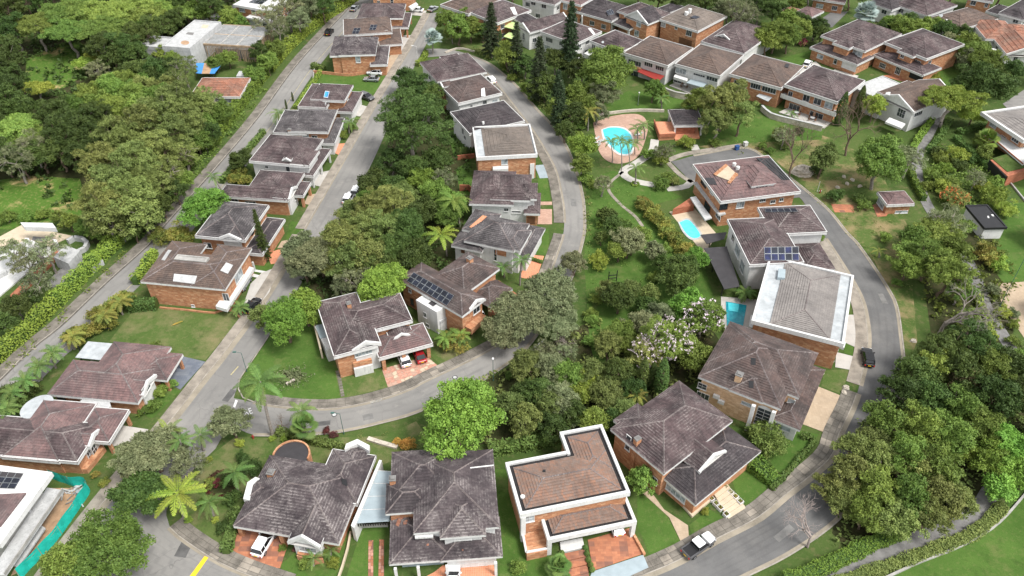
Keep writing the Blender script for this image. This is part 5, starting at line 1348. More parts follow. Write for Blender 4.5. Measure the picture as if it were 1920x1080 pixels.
h = uh('dark roofed house half hidden behind the silver palm at the top right', ((1640, 8), (1672, 22)), 4.8, tile='tile_dark', wall='white', rot=9); h.block([(1640, 6), (1672, 20), (1695, 8), (1662, -8)], 4.8, t=.4); h.win((1658, 22, 1.6, 1.2),); h.auto(True)
h = uh('long plum roofed house with white verges in the top right terrace', ((1680, 5), (1735, 28)), 5.0, tile='tile_plum', wall='white', rot=7); h.block([(1680, 5), (1738, 30), (1790, 12), (1730, -12)], 5.0, t=.4); h.win((1690, 20, 1.6, 1.2), (1712, 29, 1.6, 1.2)); h.auto(True)
h = uh('brown roofed house with white gable triangle and satellite dish, top right', ((1749, 35), (1812, 50)), 4.8, tile='tile_brown', wall='white', rot=-22); h.block([(1749, 35), (1812, 48), (1872, 36), (1815, 14)], 4.8, t=.42); h.block([(1770, 42), (1784, 45), (1790, 32)], 5.0, 'gable', t=.6, ridge='y', walls=False, fh=.15); h.disc(1763, 34, .5); h.auto(True)
h = uh('terracotta roofed white house at the right edge', ((1850, 75), (1905, 68)), 4.6, tile='tile_terra', wall='white', rot=-22); h.block([(1848, 73), (1905, 68), (1885, 40), (1830, 42)], 4.6, t=.42); h.block([(1872, 65), (1935, 75), (1925, 48)], 4.8, t=.42); h.block([(1885, 100), (1940, 105), (1930, 72), (1890, 75)], 4.4, 'gable', t=.45, ridge='y'); h.prism('round_tower', [(1857 + 14 * math.cos(a), 96 + 6 * math.sin(a)) for a in np.linspace(0, 6.28, 12, endpoint=False)], 4.4, 4.4, 'white')
h.win((1888, 90, .8, 1.6), (1903, 112, 1.0, 1.6), (1870, 88, 1.2, 1.4)); h.auto(True)
h = uh('white house with dark flat roofs and a framed bay in the top right corner', ((1862, 25), (1900, 42)), 5.6, tile='tile_dark', wall='white', rot=20); h.block([(1886, 20), (1920, 38), (1950, 20), (1915, 0)], 5.8, t=.4); h.block([(1855, 18), (1885, 32), (1900, 20), (1872, 8)], 3.4, t=.3); h.win((1893, 30, 1.6, 1.6, 3, 1), (1905, 38, 1.4, 1.6)); h.auto(True)
h = uh('brick and white house cut by the top edge near the right corner', ((1812, 2), (1862, 8)), 5.6, wall='brick', rot=-10); h.block([(1812, -4), (1862, 2), (1870, -18), (1820, -22)], 5.6, t=.4); h.win((1825, 5, 1.4, 1.4), (1850, 8, .8, 1.6)); h.auto(True)
h = uh('small terracotta and dark red roofed bungalow among the top right trees', ((1500, 22), (1525, 32)), 3.2, tile='tile_terra', wall='white', rot=10); h.block([(1497, 20), (1522, 33), (1542, 22), (1515, 12)], 3.2, t=.4, tile='tile_rose'); h.block([(1472, 22), (1490, 27), (1498, 17), (1480, 12)], 2.9, t=.35); h.auto(True)
h = uh('low brick house with plum roof beside the top right street', ((1525, 2), (1580, 10)), 3.6, tile='tile_rose'); h.block([(1525, -2), (1582, 6), (1592, -14), (1530, -20)], 3.6, t=.35); h.auto(True)
h = uh('white roofed modern house with open balcony at the right edge', ((1852, 218), (1920, 263)), 6.2, tile='tile_ash', wall='brick'); h.block([(1852, 218), (1920, 263), (1975, 225), (1905, 200)], 6.2, 'par', t=.14, oh=1.6, inset=.6); h.prism('balcony', [(1848, 249), (1918, 308), (1960, 290), (1880, 232)], 3.2, .35, 'white'); h.rail([(1848, 249), (1918, 308)], 3.2, .25, 'brick_red', th=.15)
h.prism('garden_room', [(1857, 300), (1890, 331), (1935, 315), (1905, 290)], 2.6, 2.6, 'brick_red'); h.prism('green_roof', [(1860, 297), (1889, 322), (1930, 312), (1900, 285)], 2.72, .1, 'ground'); h.win((1880, 262, 1.4, 1.8, 2, 1)); h.auto(True)
h.prism('dark_wall', [(1855, 300), (1857, 300), (1888, 331), (1886, 331)], 2.5, 2.5, 'black')

# ---- left of the avenue
h = House('house', 'white flat roofed modern building with a round roof hole, top left', 'house', ((306, 88), (356, 92)), 6.0, wall='white_old', trim='white_old'); h.block([(306, 86), (356, 92), (413, 43), (367, 39)], 6.0, 'flat', fh=.8, lip=.3, oh=.05, auto=False); h.block([(258, 87), (306, 90), (330, 72), (283, 69)], 5.4, 'flat', fh=.8, lip=.3, oh=.05, auto=False)
h.plate([(347 + 8 * math.cos(a), 80 + 4 * math.sin(a)) for a in np.linspace(0, 6.28, 14, endpoint=False)], 'earth', 'roof_hole', .02); h.plate([(377, 52), (388, 53), (392, 47), (380, 46)], 'cream', 'roof_stain', .015); h.plate([(348, 64), (362, 66), (364, 61), (352, 60)], 'concrete_dark', 'roof_stain', .015); h.auto()
h = House('unfinished_building', 'unfinished concrete frame building with timber props and open roof ribs', 'building', ((380, 82), (467, 87)), 4.6, wall='timber')
x0, y0, x1, y1, z = h.block([(380, 82), (467, 87), (510, 50), (417, 55)], 4.6, None, oh=0, walls=False)
mb = MB()
for a in (y0, (y0 + y1) / 2 - .2, y1 - .4): mb.box(x0, a, z - .5, x1, a + .4, z)
part('ring_beam', mb, 'timber', h.e)
for k in range(4):
    m = MB(); xx = x0 + (x1 - x0 - .5) * k / 3; m.box(xx, y0 + .4, z - .49, xx + .45, y1 - .4, z + .01); part('cross_beam', m, 'concrete', h.e)
jm = None
for k in range(16):
    yy = y0 + .8 + (y1 - y0 - 1.6) * k / 15
    m = MB(); m.box(x0 + .5, yy, z - .3, x1 - .5, yy + .28, z - .03)
    o = part('joist', m, 'white_old', h.e) if jm is None else obj('joist', jm, h.e, (0, (y1 - y0 - 1.6) * k / 15, 0))
    if jm is None: jm = o.data
for k in range(34):
    f = k / 33; j = (h.rng.random() - .5) * .8
    for (ax, ay) in ((x0 + (x1 - x0) * f, y0 + .1), (x1 - .1, y0 + (y1 - y0) * f)):
        m = MB(); m.tube((ax + j, ay - .1, 0), (ax, ay, z - .5), .09, .08, 5); part('prop', m, 'timber', h.e)
mb = MB(); mb.box(x0 + 2.5, y0 + 1.5, 0, x1 - 1.5, y1 - 1, z - 1.8, bottom=False); part('shaded_inner_wall', mb, 'concrete_dark', h.e)  # inner box coloured dark to stand for the shade between the joists
h = House('house', 'brick and white house with roof solar panels at the top left by the back street', 'house', ((450, 12), (496, 20)), 5.6, wall='brick', trim='white'); h.block([(450, 10), (497, 20), (545, 0), (480, -14)], 5.6, 'flat', fh=.5, lip=.2); h.solar([(466, 5), (490, 9), (505, -1), (483, -4)], 3, 2); h.block([(466, 34), (508, 40), (515, 26), (480, 22)], 3.2, 'flat', fh=.4, wall='white'); h.win((478, 37, 1.4, 1.4), (497, 36, 2.4, 1.6, 3, 1)); h.auto(True)
h = House('house', 'old house with rusty terracotta roof hidden by the gum trees', 'house', ((390, 180), (450, 180)), 3.4, tile='tile_terra', wall='white_old'); h.block([(378, 148), (455, 146), (450, 182), (388, 182)], 3.4, t=.35); h.block([(448, 135), (470, 134), (470, 142), (448, 143)], 3.0, 'flat', trim='white_old'); h.auto(True)
h = House('shelter', 'blue tarpaulin shelter with a rusty strip behind the rusty roofed house', 'shelter', ((367, 137), (402, 138)), 2.6)
h.prism('tarpaulin', [(368, 118), (383, 118), (378, 138), (367, 137)], 2.6, .08, 'tarp_blue'); h.prism('rusty_sheet', [(383, 118), (400, 119), (393, 138), (378, 138)], 2.58, .08, 'earth'); h.prism('tarpaulin', [(400, 119), (415, 121), (402, 138), (393, 138)], 2.6, .08, 'tarp_blue')
for x, y in ((369, 145), (402, 147), (414, 130)): h.post(x, y, 2.5, .07, 'timber')
h = House('building_site', 'building site with white portal frame and white slabs at the left edge', 'building', ((-40, 600), (113, 455)), .3, wall='white')
h.prism('floor_slab', [(-60, 545), (-10, 562), (100, 470), (60, 450), (-60, 480)], .3, .3, 'white'); h.prism('earth_slab', [(-60, 475), (40, 422), (135, 442), (75, 468), (-60, 505)], .2, .2, 'cream')
h.prism('brick_wall', [(16, 556), (24, 560), (113, 472), (106, 468)], 1.0, 1.0, 'brick_red'); h.prism('white_room', [(100, 482), (128, 494), (150, 470), (122, 459)], 2.6, 2.6, 'white_old'); h.prism('grey_floor', [(85, 530), (105, 543), (140, 512), (120, 498)], .35, .35, 'concrete_dark')
h.prism('lintel', [(38, 417), (98, 418), (105, 427), (45, 425)], 4.2, 1.0, 'white'); h.prism('portal_leg', [(48, 452), (56, 452), (54, 446), (46, 446)], 3.2, 3.2, 'white'); h.prism('portal_leg', [(100, 454), (108, 455), (106, 449), (98, 448)], 3.2, 3.2, 'white')
for p, hh, mt in (([(-20, 520), (10, 505), (12, 508), (-18, 524)], 1.2, 'white_old'), ([(10, 505), (60, 470), (63, 473), (13, 508)], .9, 'white_old'), ([(20, 495), (24, 493), (50, 508), (46, 511)], .8, 'white'), ([(60, 458), (95, 462), (92, 470), (58, 465)], .5, 'concrete'), ([(-30, 500), (0, 480), (4, 484), (-26, 505)], .6, 'concrete'), ([(62, 443), (90, 446), (86, 452), (60, 449)], .45, 'concrete_dark'), ([(20, 462), (44, 452), (50, 458), (28, 468)], .4, 'concrete')): h.prism('low_wall', p, hh, hh, mt)
h.prism('doorway', [(128, 492), (134, 487), (135, 488), (129, 493)], 1.9, 1.9, 'black'); h.prism('yard_edge', [(104, 545), (142, 514), (145, 516), (107, 548)], .6, .6, 'stone_pink')
q = [h.L(*p, .3) for p in ((128, 455), (140, 448), (155, 450), (165, 458), (160, 468), (148, 474))]
mb = MB()
for a, b in zip(q[:-1], q[1:]):
    d = (b - a) / np.linalg.norm(b - a); n_ = np.array((-d[1], d[0])) * .35; mb.prism([tuple(a - n_), tuple(b - n_), tuple(b + n_), tuple(a + n_)], 0, 1.0)
part('curved_wall', mb, 'white_old', h.e)
# ------------------------------------------------------------------ trees and plants
NR = np.random.default_rng(5)
def leaf_arrays(C, S, out=None, flat=.35, asp=.55, sprig=1):
    """one diamond leaf card per centre; leaves of one sprig face alike"""
    n = len(C)
    d = np.repeat(NR.normal(size=(n // sprig + 1, 3)), sprig, 0)[:n] + (NR.normal(scale=.45, size=(n, 3)) if sprig > 1 else 0)
    if out is not None: d = d * .75 + out * .8
    d[:, 2] += flat
    d /= np.linalg.norm(d, axis=1)[:, None]
    a = np.cross(d, NR.normal(size=(n, 3))); a /= np.linalg.norm(a, axis=1)[:, None] + 1e-9
    b = np.cross(d, a)
    S = S[:, None]
    V = np.stack([C + a * S, C + b * S * asp + d * S * .12, C - a * S, C - b * S * asp + d * S * .12], 1)
    return V.reshape(-1, 3)

def quads_mesh(name, V, mats=('leaf_green',)):
    me = bpy.data.meshes.new(name)
    n = len(V) // 4
    me.vertices.add(len(V)); me.vertices.foreach_set('co', np.asarray(V, 'f').ravel())
    me.loops.add(n * 4); me.loops.foreach_set('vertex_index', np.arange(n * 4, dtype='i'))
    me.polygons.add(n); me.polygons.foreach_set('loop_start', np.arange(0, n * 4, 4, dtype='i'))
    for m in mats: me.materials.append(MAT[m])
    me.update(); me.validate()
    return me

def dirs(k, zmin=-.35):
    i = np.arange(k) + .5
    z = 1 - (1 - zmin) * i / k
    ph = i * 2.39996 + NR.uniform(0, 6.28)
    r = np.sqrt(1 - z * z)
    d = np.stack([r * np.cos(ph), r * np.sin(ph), z], 1) + NR.normal(scale=.12, size=(k, 3))
    return d / np.linalg.norm(d, axis=1)[:, None]

def limb(mb, a, b, r0, r1, sag=.0, n=5, seg=3):
    a, b = np.array(a, float), np.array(b, float)
    prev = a
    L = np.linalg.norm(b - a)
    for k in range(1, seg + 1):
        t = k / seg
        p = a + (b - a) * t + np.array((NR.normal() * .05 * L, NR.normal() * .05 * L, math.sin(math.pi * t) * sag * L)) * (1 if k < seg else 0)
        mb.tube(prev, p, r0 + (r1 - r0) * (k - 1) / seg, r0 + (r1 - r0) * t, n, cap=False); prev = p

# shape: (crown half height / radius, crown centre height / radius, lobes, lobe size, leaf count, leaf size m, fill)
SZ = (1.5, 3.0, 5.2, 8.5)
SHAPES = {'round': (.80, 1.25, 40, (.24, .36), 9000, .26, .9), 'loose': (.85, 1.35, 32, (.17, .31), 5200, .25, .5),
          'umbrella': (.34, 1.05, 46, (.17, .27), 7600, .24, .5), 'bush': (.70, .62, 22, (.28, .42), 3600, .24, .9), 'tall': (1.15, 1.6, 40, (.22, .34), 7600, .26, .8),
          'sparse': (.80, 1.30, 34, (.14, .24), 2300, .20, .25)}
LIB = {}
def crown_mesh(shape, size, var):
    key = (shape, size, var)
    if key in LIB: return LIB[key]
    zr, zc, K, (l0, l1), N, ls, fill = SHAPES[shape]
    Rr = SZ[size]
    N = int(N * (.3, .8, 1.6, 3.6)[size]); K = int(K * (.5, .9, 1.3, 1.9)[size])
    ls = ls * (.58, .66, .70, .68)[size]
    D = dirs(K, -.45 if shape != 'umbrella' else .0)
    ax = np.array((Rr, Rr, Rr * zr))
    # uneven outline
    ph = NR.uniform(0, 6.28, 5)
    az = np.arctan2(D[:, 1], D[:, 0])
    wob = 1 + .16 * np.sin(2 * az + ph[0]) + .10 * np.sin(3 * az + ph[1]) + .07 * np.sin(5 * az + ph[2])
    rad = NR.uniform(.55, .92, K) * wob * np.where(NR.random(K) < .12, 1.15, 1)
    C = D * ax * rad[:, None]
    inner = int(K * .4 * fill)
    C = np.concatenate([C, D[:inner] * ax * NR.uniform(.2, .55, inner)[:, None]])
    r = NR.uniform(l0, l1, len(C)) * Rr * (1.1, 1.0, .88, .78)[size]
    w_ = r ** 2; w_ /= w_.sum()
    pts, outs = [], []
    for c, q, p in zip(C, r, w_):
        n = max(4, int(N * 2.1 * p / 7))
        d = NR.normal(size=(n, 3)); d /= np.linalg.norm(d, axis=1)[:, None]
        d[:, 2] = np.where(d[:, 2] < -.25, -d[:, 2] * .6, d[:, 2])
        k = NR.uniform(.45, 1.0, n) ** .6
        pp = c + d * (q * k)[:, None] * np.array((1, 1, .72 if shape != 'umbrella' else .38))
        pp = np.repeat(pp, 7, 0); pp += NR.normal(scale=ls * .95, size=pp.shape)
        pts.append(pp); outs.append(np.repeat(d, 7, 0))
    P = np.concatenate(pts); O = np.concatenate(outs)
    P[:, 2] += zc * Rr
    P[:, 2] = np.maximum(P[:, 2], .12)
    S = NR.uniform(.6, 1.25, len(P)) * ls
    V = leaf_arrays(P, S, O, sprig=7)
    cm = quads_mesh('crown_' + shape, V)
    t = MB()
    zb = zc * Rr - zr * Rr * .55
    tr = .05 * Rr + .05
    if shape == 'bush': zb = .25 * Rr
    fork = (NR.normal() * .06 * Rr, NR.normal() * .06 * Rr, max(.3, zb))
    limb(t, (0, 0, -.1), fork, tr * 1.15, tr * .8, 0, 7, 4)
    mains = []
    for k in range(5):
        a = k * 1.257 + NR.uniform(-.4, .4)
        e = np.array((math.cos(a) * Rr * .42, math.sin(a) * Rr * .42, zc * Rr + NR.uniform(-.1, .25) * zr * Rr))
        limb(t, fork, e, tr * .6, tr * .28, .06, 5, 3); mains.append(e)
    mains = np.array(mains)
    for c in C[:K]:
        c = c + (0, 0, zc * Rr)
        m = mains[np.argmin(np.linalg.norm(mains - c, axis=1))]
        limb(t, m, c * .98, tr * .24, tr * .07, .05, 4, 2)
    tm = t.mesh('limbs_' + shape, ['bark'], True)
    LIB[key] = (cm, tm, Rr, zc * Rr)
    return LIB[key]

def bare_mesh(var, spread=1.0, lev=6):
    key = ('bare', var, spread)
    if key in LIB: return LIB[key]
    t = MB()
    def grow(p, d, L, r, n):
        e = p + d * L
        limb(t, p, e, r, r * .66, .03, 5 if n > 2 else 4, 2)
        if n == 0: return
        for k in range(3 if n in (6, 5, 3, 1) else 2):
            q = NR.normal(size=3); q -= d * (q @ d); q /= np.linalg.norm(q)
            nd = d * NR.uniform(.6, 1.0) + q * NR.uniform(.45, .85) * spread + np.array((0, 0, .12)); nd /= np.linalg.norm(nd)
            grow(p + d * L * NR.uniform(.75, 1.0), nd, L * NR.uniform(.66, .88), r * .6, n - 1)
    grow(np.array((0, 0, -.1)), np.array((.06, .03, 1.0)), 2.0, .17, lev)
    V = np.array(t.v); rr = np.percentile(np.linalg.norm(V[:, :2], axis=1), 96); zc = V[:, 2].max() * .62
    LIB[key] = (None, t.mesh('bare_limbs', ['bark_pale'], True), rr, zc)
    return LIB[key]

def setmat(o, m):
    o.material_slots[0].link = 'OBJECT'; o.material_slots[0].material = MAT[m]

BLOOM = {}
def bloom_mesh(shape, size, var):
    """blossom sprays on the outside of the crown"""
    key = (shape, size, var)
    if key not in BLOOM:
        zr, zc = SHAPES[shape][:2]; Rr = SZ[size]
        k = 90 * (1, 1, 2, 3)[size]
        D = dirs(k, .0); D = D[NR.random(k) < .58]
        P = []
        for d in D:
            c = d * np.array((Rr, Rr, Rr * zr)) * NR.uniform(.80, 1.0); dr = NR.normal(size=3); dr /= np.linalg.norm(dr)
            P.append(c + dr * NR.uniform(-.55, .55, 14)[:, None] + NR.normal(scale=.08, size=(14, 3)))
        P = np.concatenate(P); P[:, 2] += zc * Rr
        BLOOM[key] = quads_mesh('blossom', leaf_arrays(P, NR.uniform(.10, .2, len(P)), None), ('blossom_white',))
    return BLOOM[key]

NTREE = 0
def place(x, y, rpx, zc_per_r):
    r = 4.0
    for _ in range(6):
        P = at(x, y, min(zc_per_r * r, 25)); r = rpx * depth(P) / FOC
    return P, r

def tree(kind, x, y, rpx, leaf, label, group=None, cat='tree', bloom=None, bark=None, name=None, sz=1.0):
    """x, y, rpx: middle and half width of the crown in the photograph"""
    global NTREE
    NTREE += 1
    rng = random.Random(NTREE * 17 + 3)
    if kind == 'bare':
        lib = bare_mesh(NTREE % 3); cm, tm, R0, zc = lib
    else:
        zr, zcr = SHAPES[kind][:2]
        P, r = place(x, y, rpx, zcr * sz)
        size = int(np.argmin([abs(math.log(r / q)) for q in SZ]))
        var = NTREE % 2
        cm, tm, R0, zc = crown_mesh(kind, size, var)
    P, r = place(x, y, rpx, zc / R0 * sz)
    s = r / R0
    name = name or ('mango_tree' if leaf == 'leaf_mango' and kind == 'round' else {'bush': 'shrub', 'bare': 'bare_tree', 'umbrella': 'umbrella_tree', 'tall': 'gum_tree', 'sparse': 'twiggy_tree'}.get(kind, 'tree'))
    e = thing(name, label, cat, (P[0], P[1], 0), rng.uniform(0, 6.28), group, None, (s * rng.uniform(.94, 1.08), s * rng.uniform(.94, 1.08), s * sz * rng.uniform(.95, 1.06)))
    t = obj('trunk', tm, e)
    setmat(t, bark or rng.choice(['bark', 'bark', 'bark_grey'] if kind != 'sparse' else ['bark_grey', 'bark_pale']))
    if cm:
        c = obj('crown', cm, e); setmat(c, leaf)
        if bloom:
            b = obj('blossom', bloom_mesh(kind, size, var), c); setmat(b, bloom)
    return e

ADJ = {'leaf_mango': 'bright green', 'leaf_green': 'mid green', 'leaf_dense': 'dark green', 'leaf_olive': 'olive', 'leaf_saman': 'feathery green', 'leaf_yellow': 'yellow green', 'leaf_grey': 'grey green', 'leaf_brown': 'brownish', 'leaf_red': 'dark red', 'leaf_silver': 'silver', 'leaf_areca': 'yellow green palm like'}
SH = {'round': 'round dense', 'loose': 'loose bushy', 'umbrella': 'wide umbrella crowned', 'bush': 'low', 'tall': 'tall upright', 'sparse': 'thin twiggy', 'bare': 'leafless'}
def grove(where, rows):
    """rows: (kind, leaf, [(x, y, r), ...]); each tree is named by where in its grove it stands"""
    for kind, leaf, L in rows:
        what = 'shrub' if kind == 'bush' else 'tree'
        lab = f'{SH[kind]} pale {what}' if kind == 'bare' else f'{SH[kind]} {ADJ[leaf]} {what}'
        xs, ys = sorted(q[0] for q in L), sorted(q[1] for q in L); n = len(L); cell = {}
        for q in L:
            fx, fy = (xs.index(q[0]) + .5) / n, (ys.index(q[1]) + .5) / n
            if n == 1: w_ = ''
            elif n <= 3: w_ = ('leftmost', 'rightmost')[fx > .5] if n == 2 else ('leftmost', 'middle', 'rightmost')[int(fx * 3)]
            else: w_ = ' '.join((('far', 'mid', 'near')[min(2, int(fy * 3))], ('left', 'centre', 'right')[min(2, int(fx * 3))]))
            cell.setdefault(w_, []).append(q)
        for w_, C in cell.items():
            C.sort(key=lambda q: q[1])
            for k, q in enumerate(C):
                ex = '' if len(C) == 1 else (('farther', 'nearer')[k] if len(C) == 2 else ('farthest', 'inner', 'nearest')[k] if len(C) == 3 else '')
                tree(kind, *q[:3], leaf, f'{lab}, {ex} {w_}, {where}'.replace(',  ,', ',').replace(',  ', ', ').replace(' ,', ',') if n > 1 else f'{lab} {where}', f'{lab}s {where}' if n > 1 else None, what)

g, d, o_, s_, y_, gy, m_ = 'leaf_green', 'leaf_dense', 'leaf_olive', 'leaf_saman', 'leaf_yellow', 'leaf_grey', 'leaf_mango'
grove('in the top left wood', [
    ('umbrella', s_, [(70, 50, 46), (115, 32, 46), (155, 22, 50), (200, 28, 50), (240, 18, 46), (130, 62, 46), (180, 58, 46), (218, 58, 42), (268, 30, 42), (302, 14, 38)]),
    ('loose', d, [(15, 15, 36), (50, 2, 32), (25, 55, 32), (8, 90, 36), (345, 6, 32), (388, 8, 34), (192, 92, 34), (232, 88, 34), (264, 72, 32), (294, 55, 30), (322, 40, 28), (-30, 30, 40), (-35, 90, 40), (215, 108, 26), (250, 105, 26)]),
    ('loose', g, [(20, -22, 40), (90, -25, 40), (150, -25, 40), (220, -25, 40), (280, -22, 40), (340, -22, 36), (410, -18, 32), (50, -50, 40), (130, -55, 40), (200, -55, 40), (270, -55, 40), (350, -50, 40), (430, -45, 36), (490, -25, 28), (540, -20, 28), (590, -22, 28)])])
grove('beside the white modern building', [('umbrella', y_, [(240, 82, 24), (228, 72, 18)]), ('umbrella', s_, [(335, 26, 34), (310, 45, 26)]), ('loose', g, [(372, 22, 24), (278, 52, 26)]), ('round', d, [(238, 140, 24), (262, 136, 24), (288, 134, 24), (310, 128, 22), (278, 150, 22)]), ('loose', g, [(305, 100, 18), (322, 112, 16)])])
grove('by the left edge clearing', [('loose', d, [(8, 118, 34), (20, 145, 30), (15, 168, 36), (8, 205, 42), (40, 205, 30), (-25, 170, 40), (-30, 230, 42), (-30, 290, 44)]), ('umbrella', y_, [(72, 165, 26), (160, 118, 22), (182, 108, 22)]), ('umbrella', s_, [(25, 238, 46), (55, 258, 36), (20, 275, 30)]), ('sparse', gy, [(30, 300, 40), (62, 275, 36), (180, 130, 24)])])
grove('in the grove left of the gums', [('loose', d, [(105, 215, 40), (145, 235, 40), (120, 260, 42), (165, 255, 40), (150, 288, 34), (185, 222, 36), (110, 285, 32), (75, 290, 30), (40, 300, 30), (10, 300, 28)]), ('round', g, [(140, 200, 34), (170, 185, 34), (212, 175, 34), (245, 182, 34), (218, 210, 34), (260, 210, 30), (300, 188, 32), (185, 200, 30), (232, 158, 26), (262, 165, 26)]), ('loose', o_, [(270, 165, 26), (310, 165, 28), (205, 160, 22)])])
grove('in the gum stand by the avenue', [('tall', o_, [(195, 310, 42), (232, 270, 42), (268, 248, 42), (300, 222, 42), (330, 196, 38), (215, 345, 46), (255, 312, 44), (292, 285, 42), (322, 256, 38), (350, 228, 36), (372, 200, 32), (202, 385, 46), (245, 370, 44), (268, 402, 34), (200, 418, 34), (285, 345, 36)]), ('sparse', o_, [(312, 322, 38), (342, 285, 36), (290, 300, 36), (356, 250, 30), (240, 330, 36), (345, 130, 32), (330, 158, 30)]), ('bare', o_, [(322, 295, 36), (352, 240, 30)])])
grove('beside the avenue hedge', [('round', g, [(408, 215, 24), (380, 238, 24), (475, 140, 18), (502, 118, 20), (370, 265, 22), (350, 300, 20), (340, 335, 20), (405, 118, 16), (428, 110, 16), (385, 268, 16), (515, 96, 20)]), ('loose', d, [(395, 250, 22), (330, 360, 22), (305, 385, 22), (490, 100, 20), (288, 405, 22), (250, 430, 24)]), ('sparse', o_, [(395, 190, 26)])])
grove('beside the avenue at the top', [('sparse', gy, [(505, 36, 34), (540, 18, 36), (520, 55, 28)]), ('loose', gy, [(560, 40, 26), (580, 14, 26)]), ('round', g, [(432, 36, 20), (448, 42, 16), (425, 22, 14)]), ('loose', d, [(605, 10, 26), (560, 0, 24), (640, -12, 22), (600, -8, 26)])])
# grove in the middle
grove('in the middle grove', [('loose', d, [(778, 168, 34), (762, 150, 26), (810, 180, 26), (812, 200, 24), (735, 300, 28), (820, 300, 26), (775, 318, 30)]), ('round', d, [(760, 430, 40), (740, 470, 40), (780, 490, 36), (720, 500, 34), (700, 345, 30), (728, 350, 28), (790, 400, 32)]), ('loose', o_, [(700, 392, 38), (740, 385, 38), (680, 432, 42), (720, 430, 40), (640, 452, 44), (660, 400, 28), (690, 480, 38), (650, 490, 38), (760, 365, 28)]), ('umbrella', gy, [(600, 478, 50), (570, 498, 40), (560, 470, 38)]), ('umbrella', o_, [(650, 440, 48), (640, 500, 40)]), ('sparse', gy, [(665, 525, 32), (830, 338, 26), (640, 535, 26)]), ('round', g, [(815, 362, 26), (848, 385, 28), (835, 408, 24), (690, 370, 24)]), ('round', m_, [(790, 335, 26)])])
tree('tall', 772, 232, 72, d, 'very large dark green tree at the head of the middle grove, above the street', bark='bark_grey', sz=.8)
tree('round', 716, 538, 46, m_, 'rounded bright green mango tree behind the thick eaved corner house')
tree('round', 572, 578, 36, m_, 'upper bright green mango tree on the lawn beside the street'); tree('round', 535, 602, 44, m_, 'larger bright green mango tree on the corner lawn, nearest the street')
tree('loose', 487, 590, 22, 'leaf_olive', 'small brown olive tree on the kerb beside the black parked car')
tree('umbrella', 1030, 550, 58, gy, 'spreading grey green rain tree hiding the bend of the loop road, upper half'); tree('umbrella', 975, 590, 58, gy, 'spreading grey green rain tree over the bend, lower left half'); tree('umbrella', 1045, 600, 44, gy, 'grey green rain tree over the bend, right part beside the lawn'); tree('umbrella', 945, 622, 42, gy, 'low grey green canopy over the pavement at the bend')
tree('bare', 1072, 640, 30, gy, 'small white leafless tree below the big rain tree', bark='bark_pink')
grove('on the park slope', [('round', g, [(1200, 440, 20), (1160, 470, 22), (1172, 430, 22)]), ('loose', o_, [(1185, 455, 22), (1135, 545, 20), (1180, 545, 22), (1220, 552, 20)]), ('round', d, [(1140, 405, 17), (1212, 575, 19), (1160, 560, 30), (1270, 520, 36), (1285, 500, 26)]), ('loose', gy, [(1178, 452, 30), (1228, 470, 18)]), ('loose', d, [(1152, 425, 22), (1128, 445, 14), (1240, 495, 18)]), ('bush', g, [(1105, 640, 14), (1112, 345, 12), (1088, 300, 12), (1118, 562, 12), (1108, 590, 12), (1248, 468, 12), (1225, 520, 12), (1125, 420, 10), (1112, 600, 14), (1200, 590, 14)])])
tree('loose', 1077, 492, 24, gy, 'small grey green tree overhanging the loop road kerb'); tree('bush', 1123, 490, 22, y_, 'yellow green egg shaped shrub on the park lawn'); tree('round', 1308, 485, 22, m_, 'bright green treetop beside the dark canopy of the solar house')
tree('round', 1290, 572, 34, m_, 'bright green tree beside the flowering trees and dark pool')
tree('loose', 1255, 640, 50, 'leaf_green', 'flowering tree covered with pinkish white sprays', bloom='blossom_white'); tree('loose', 1215, 665, 36, 'leaf_olive', 'smaller white flowering tree above the cypresses', bloom='blossom_white'); tree('loose', 1318, 595, 36, 'leaf_green', 'green tree sprinkled with white flowers beside the blue pool', bloom='blossom_white'); tree('round', 1300, 665, 34, g, 'leafy green tree squeezed against the big plum roof', bloom=None)
grove('in the thicket below the bend', [('loose', o_, [(985, 690, 34), (1140, 740, 32), (950, 765, 34), (985, 790, 34), (1110, 700, 30), (1170, 770, 28), (1140, 650, 28), (1030, 760, 30)]), ('loose', d, [(1010, 735, 32), (1035, 800, 32), (1075, 780, 30), (1160, 700, 32), (1185, 735, 28), (1150, 790, 26), (985, 740, 26)]), ('loose', gy, [(1030, 690, 30), (1045, 745, 34), (1060, 775, 28), (1235, 590, 26), (1200, 610, 28)]), ('sparse', gy, [(1020, 660, 28), (1060, 660, 24), (1055, 720, 26), (1230, 620, 26)]), ('round', g, [(1065, 705, 30), (1115, 790, 30), (1165, 625, 28), (1185, 650, 26)]), ('round', y_, [(1105, 712, 24), (1088, 740, 22)]), ('bush', g, [(955, 705, 10), (990, 705, 10), (1200, 690, 16), (1000, 825, 14), (975, 830, 12)])])
tree('round', 860, 782, 78, m_, 'huge round bright green tree below the loop road, behind the bottom houses')
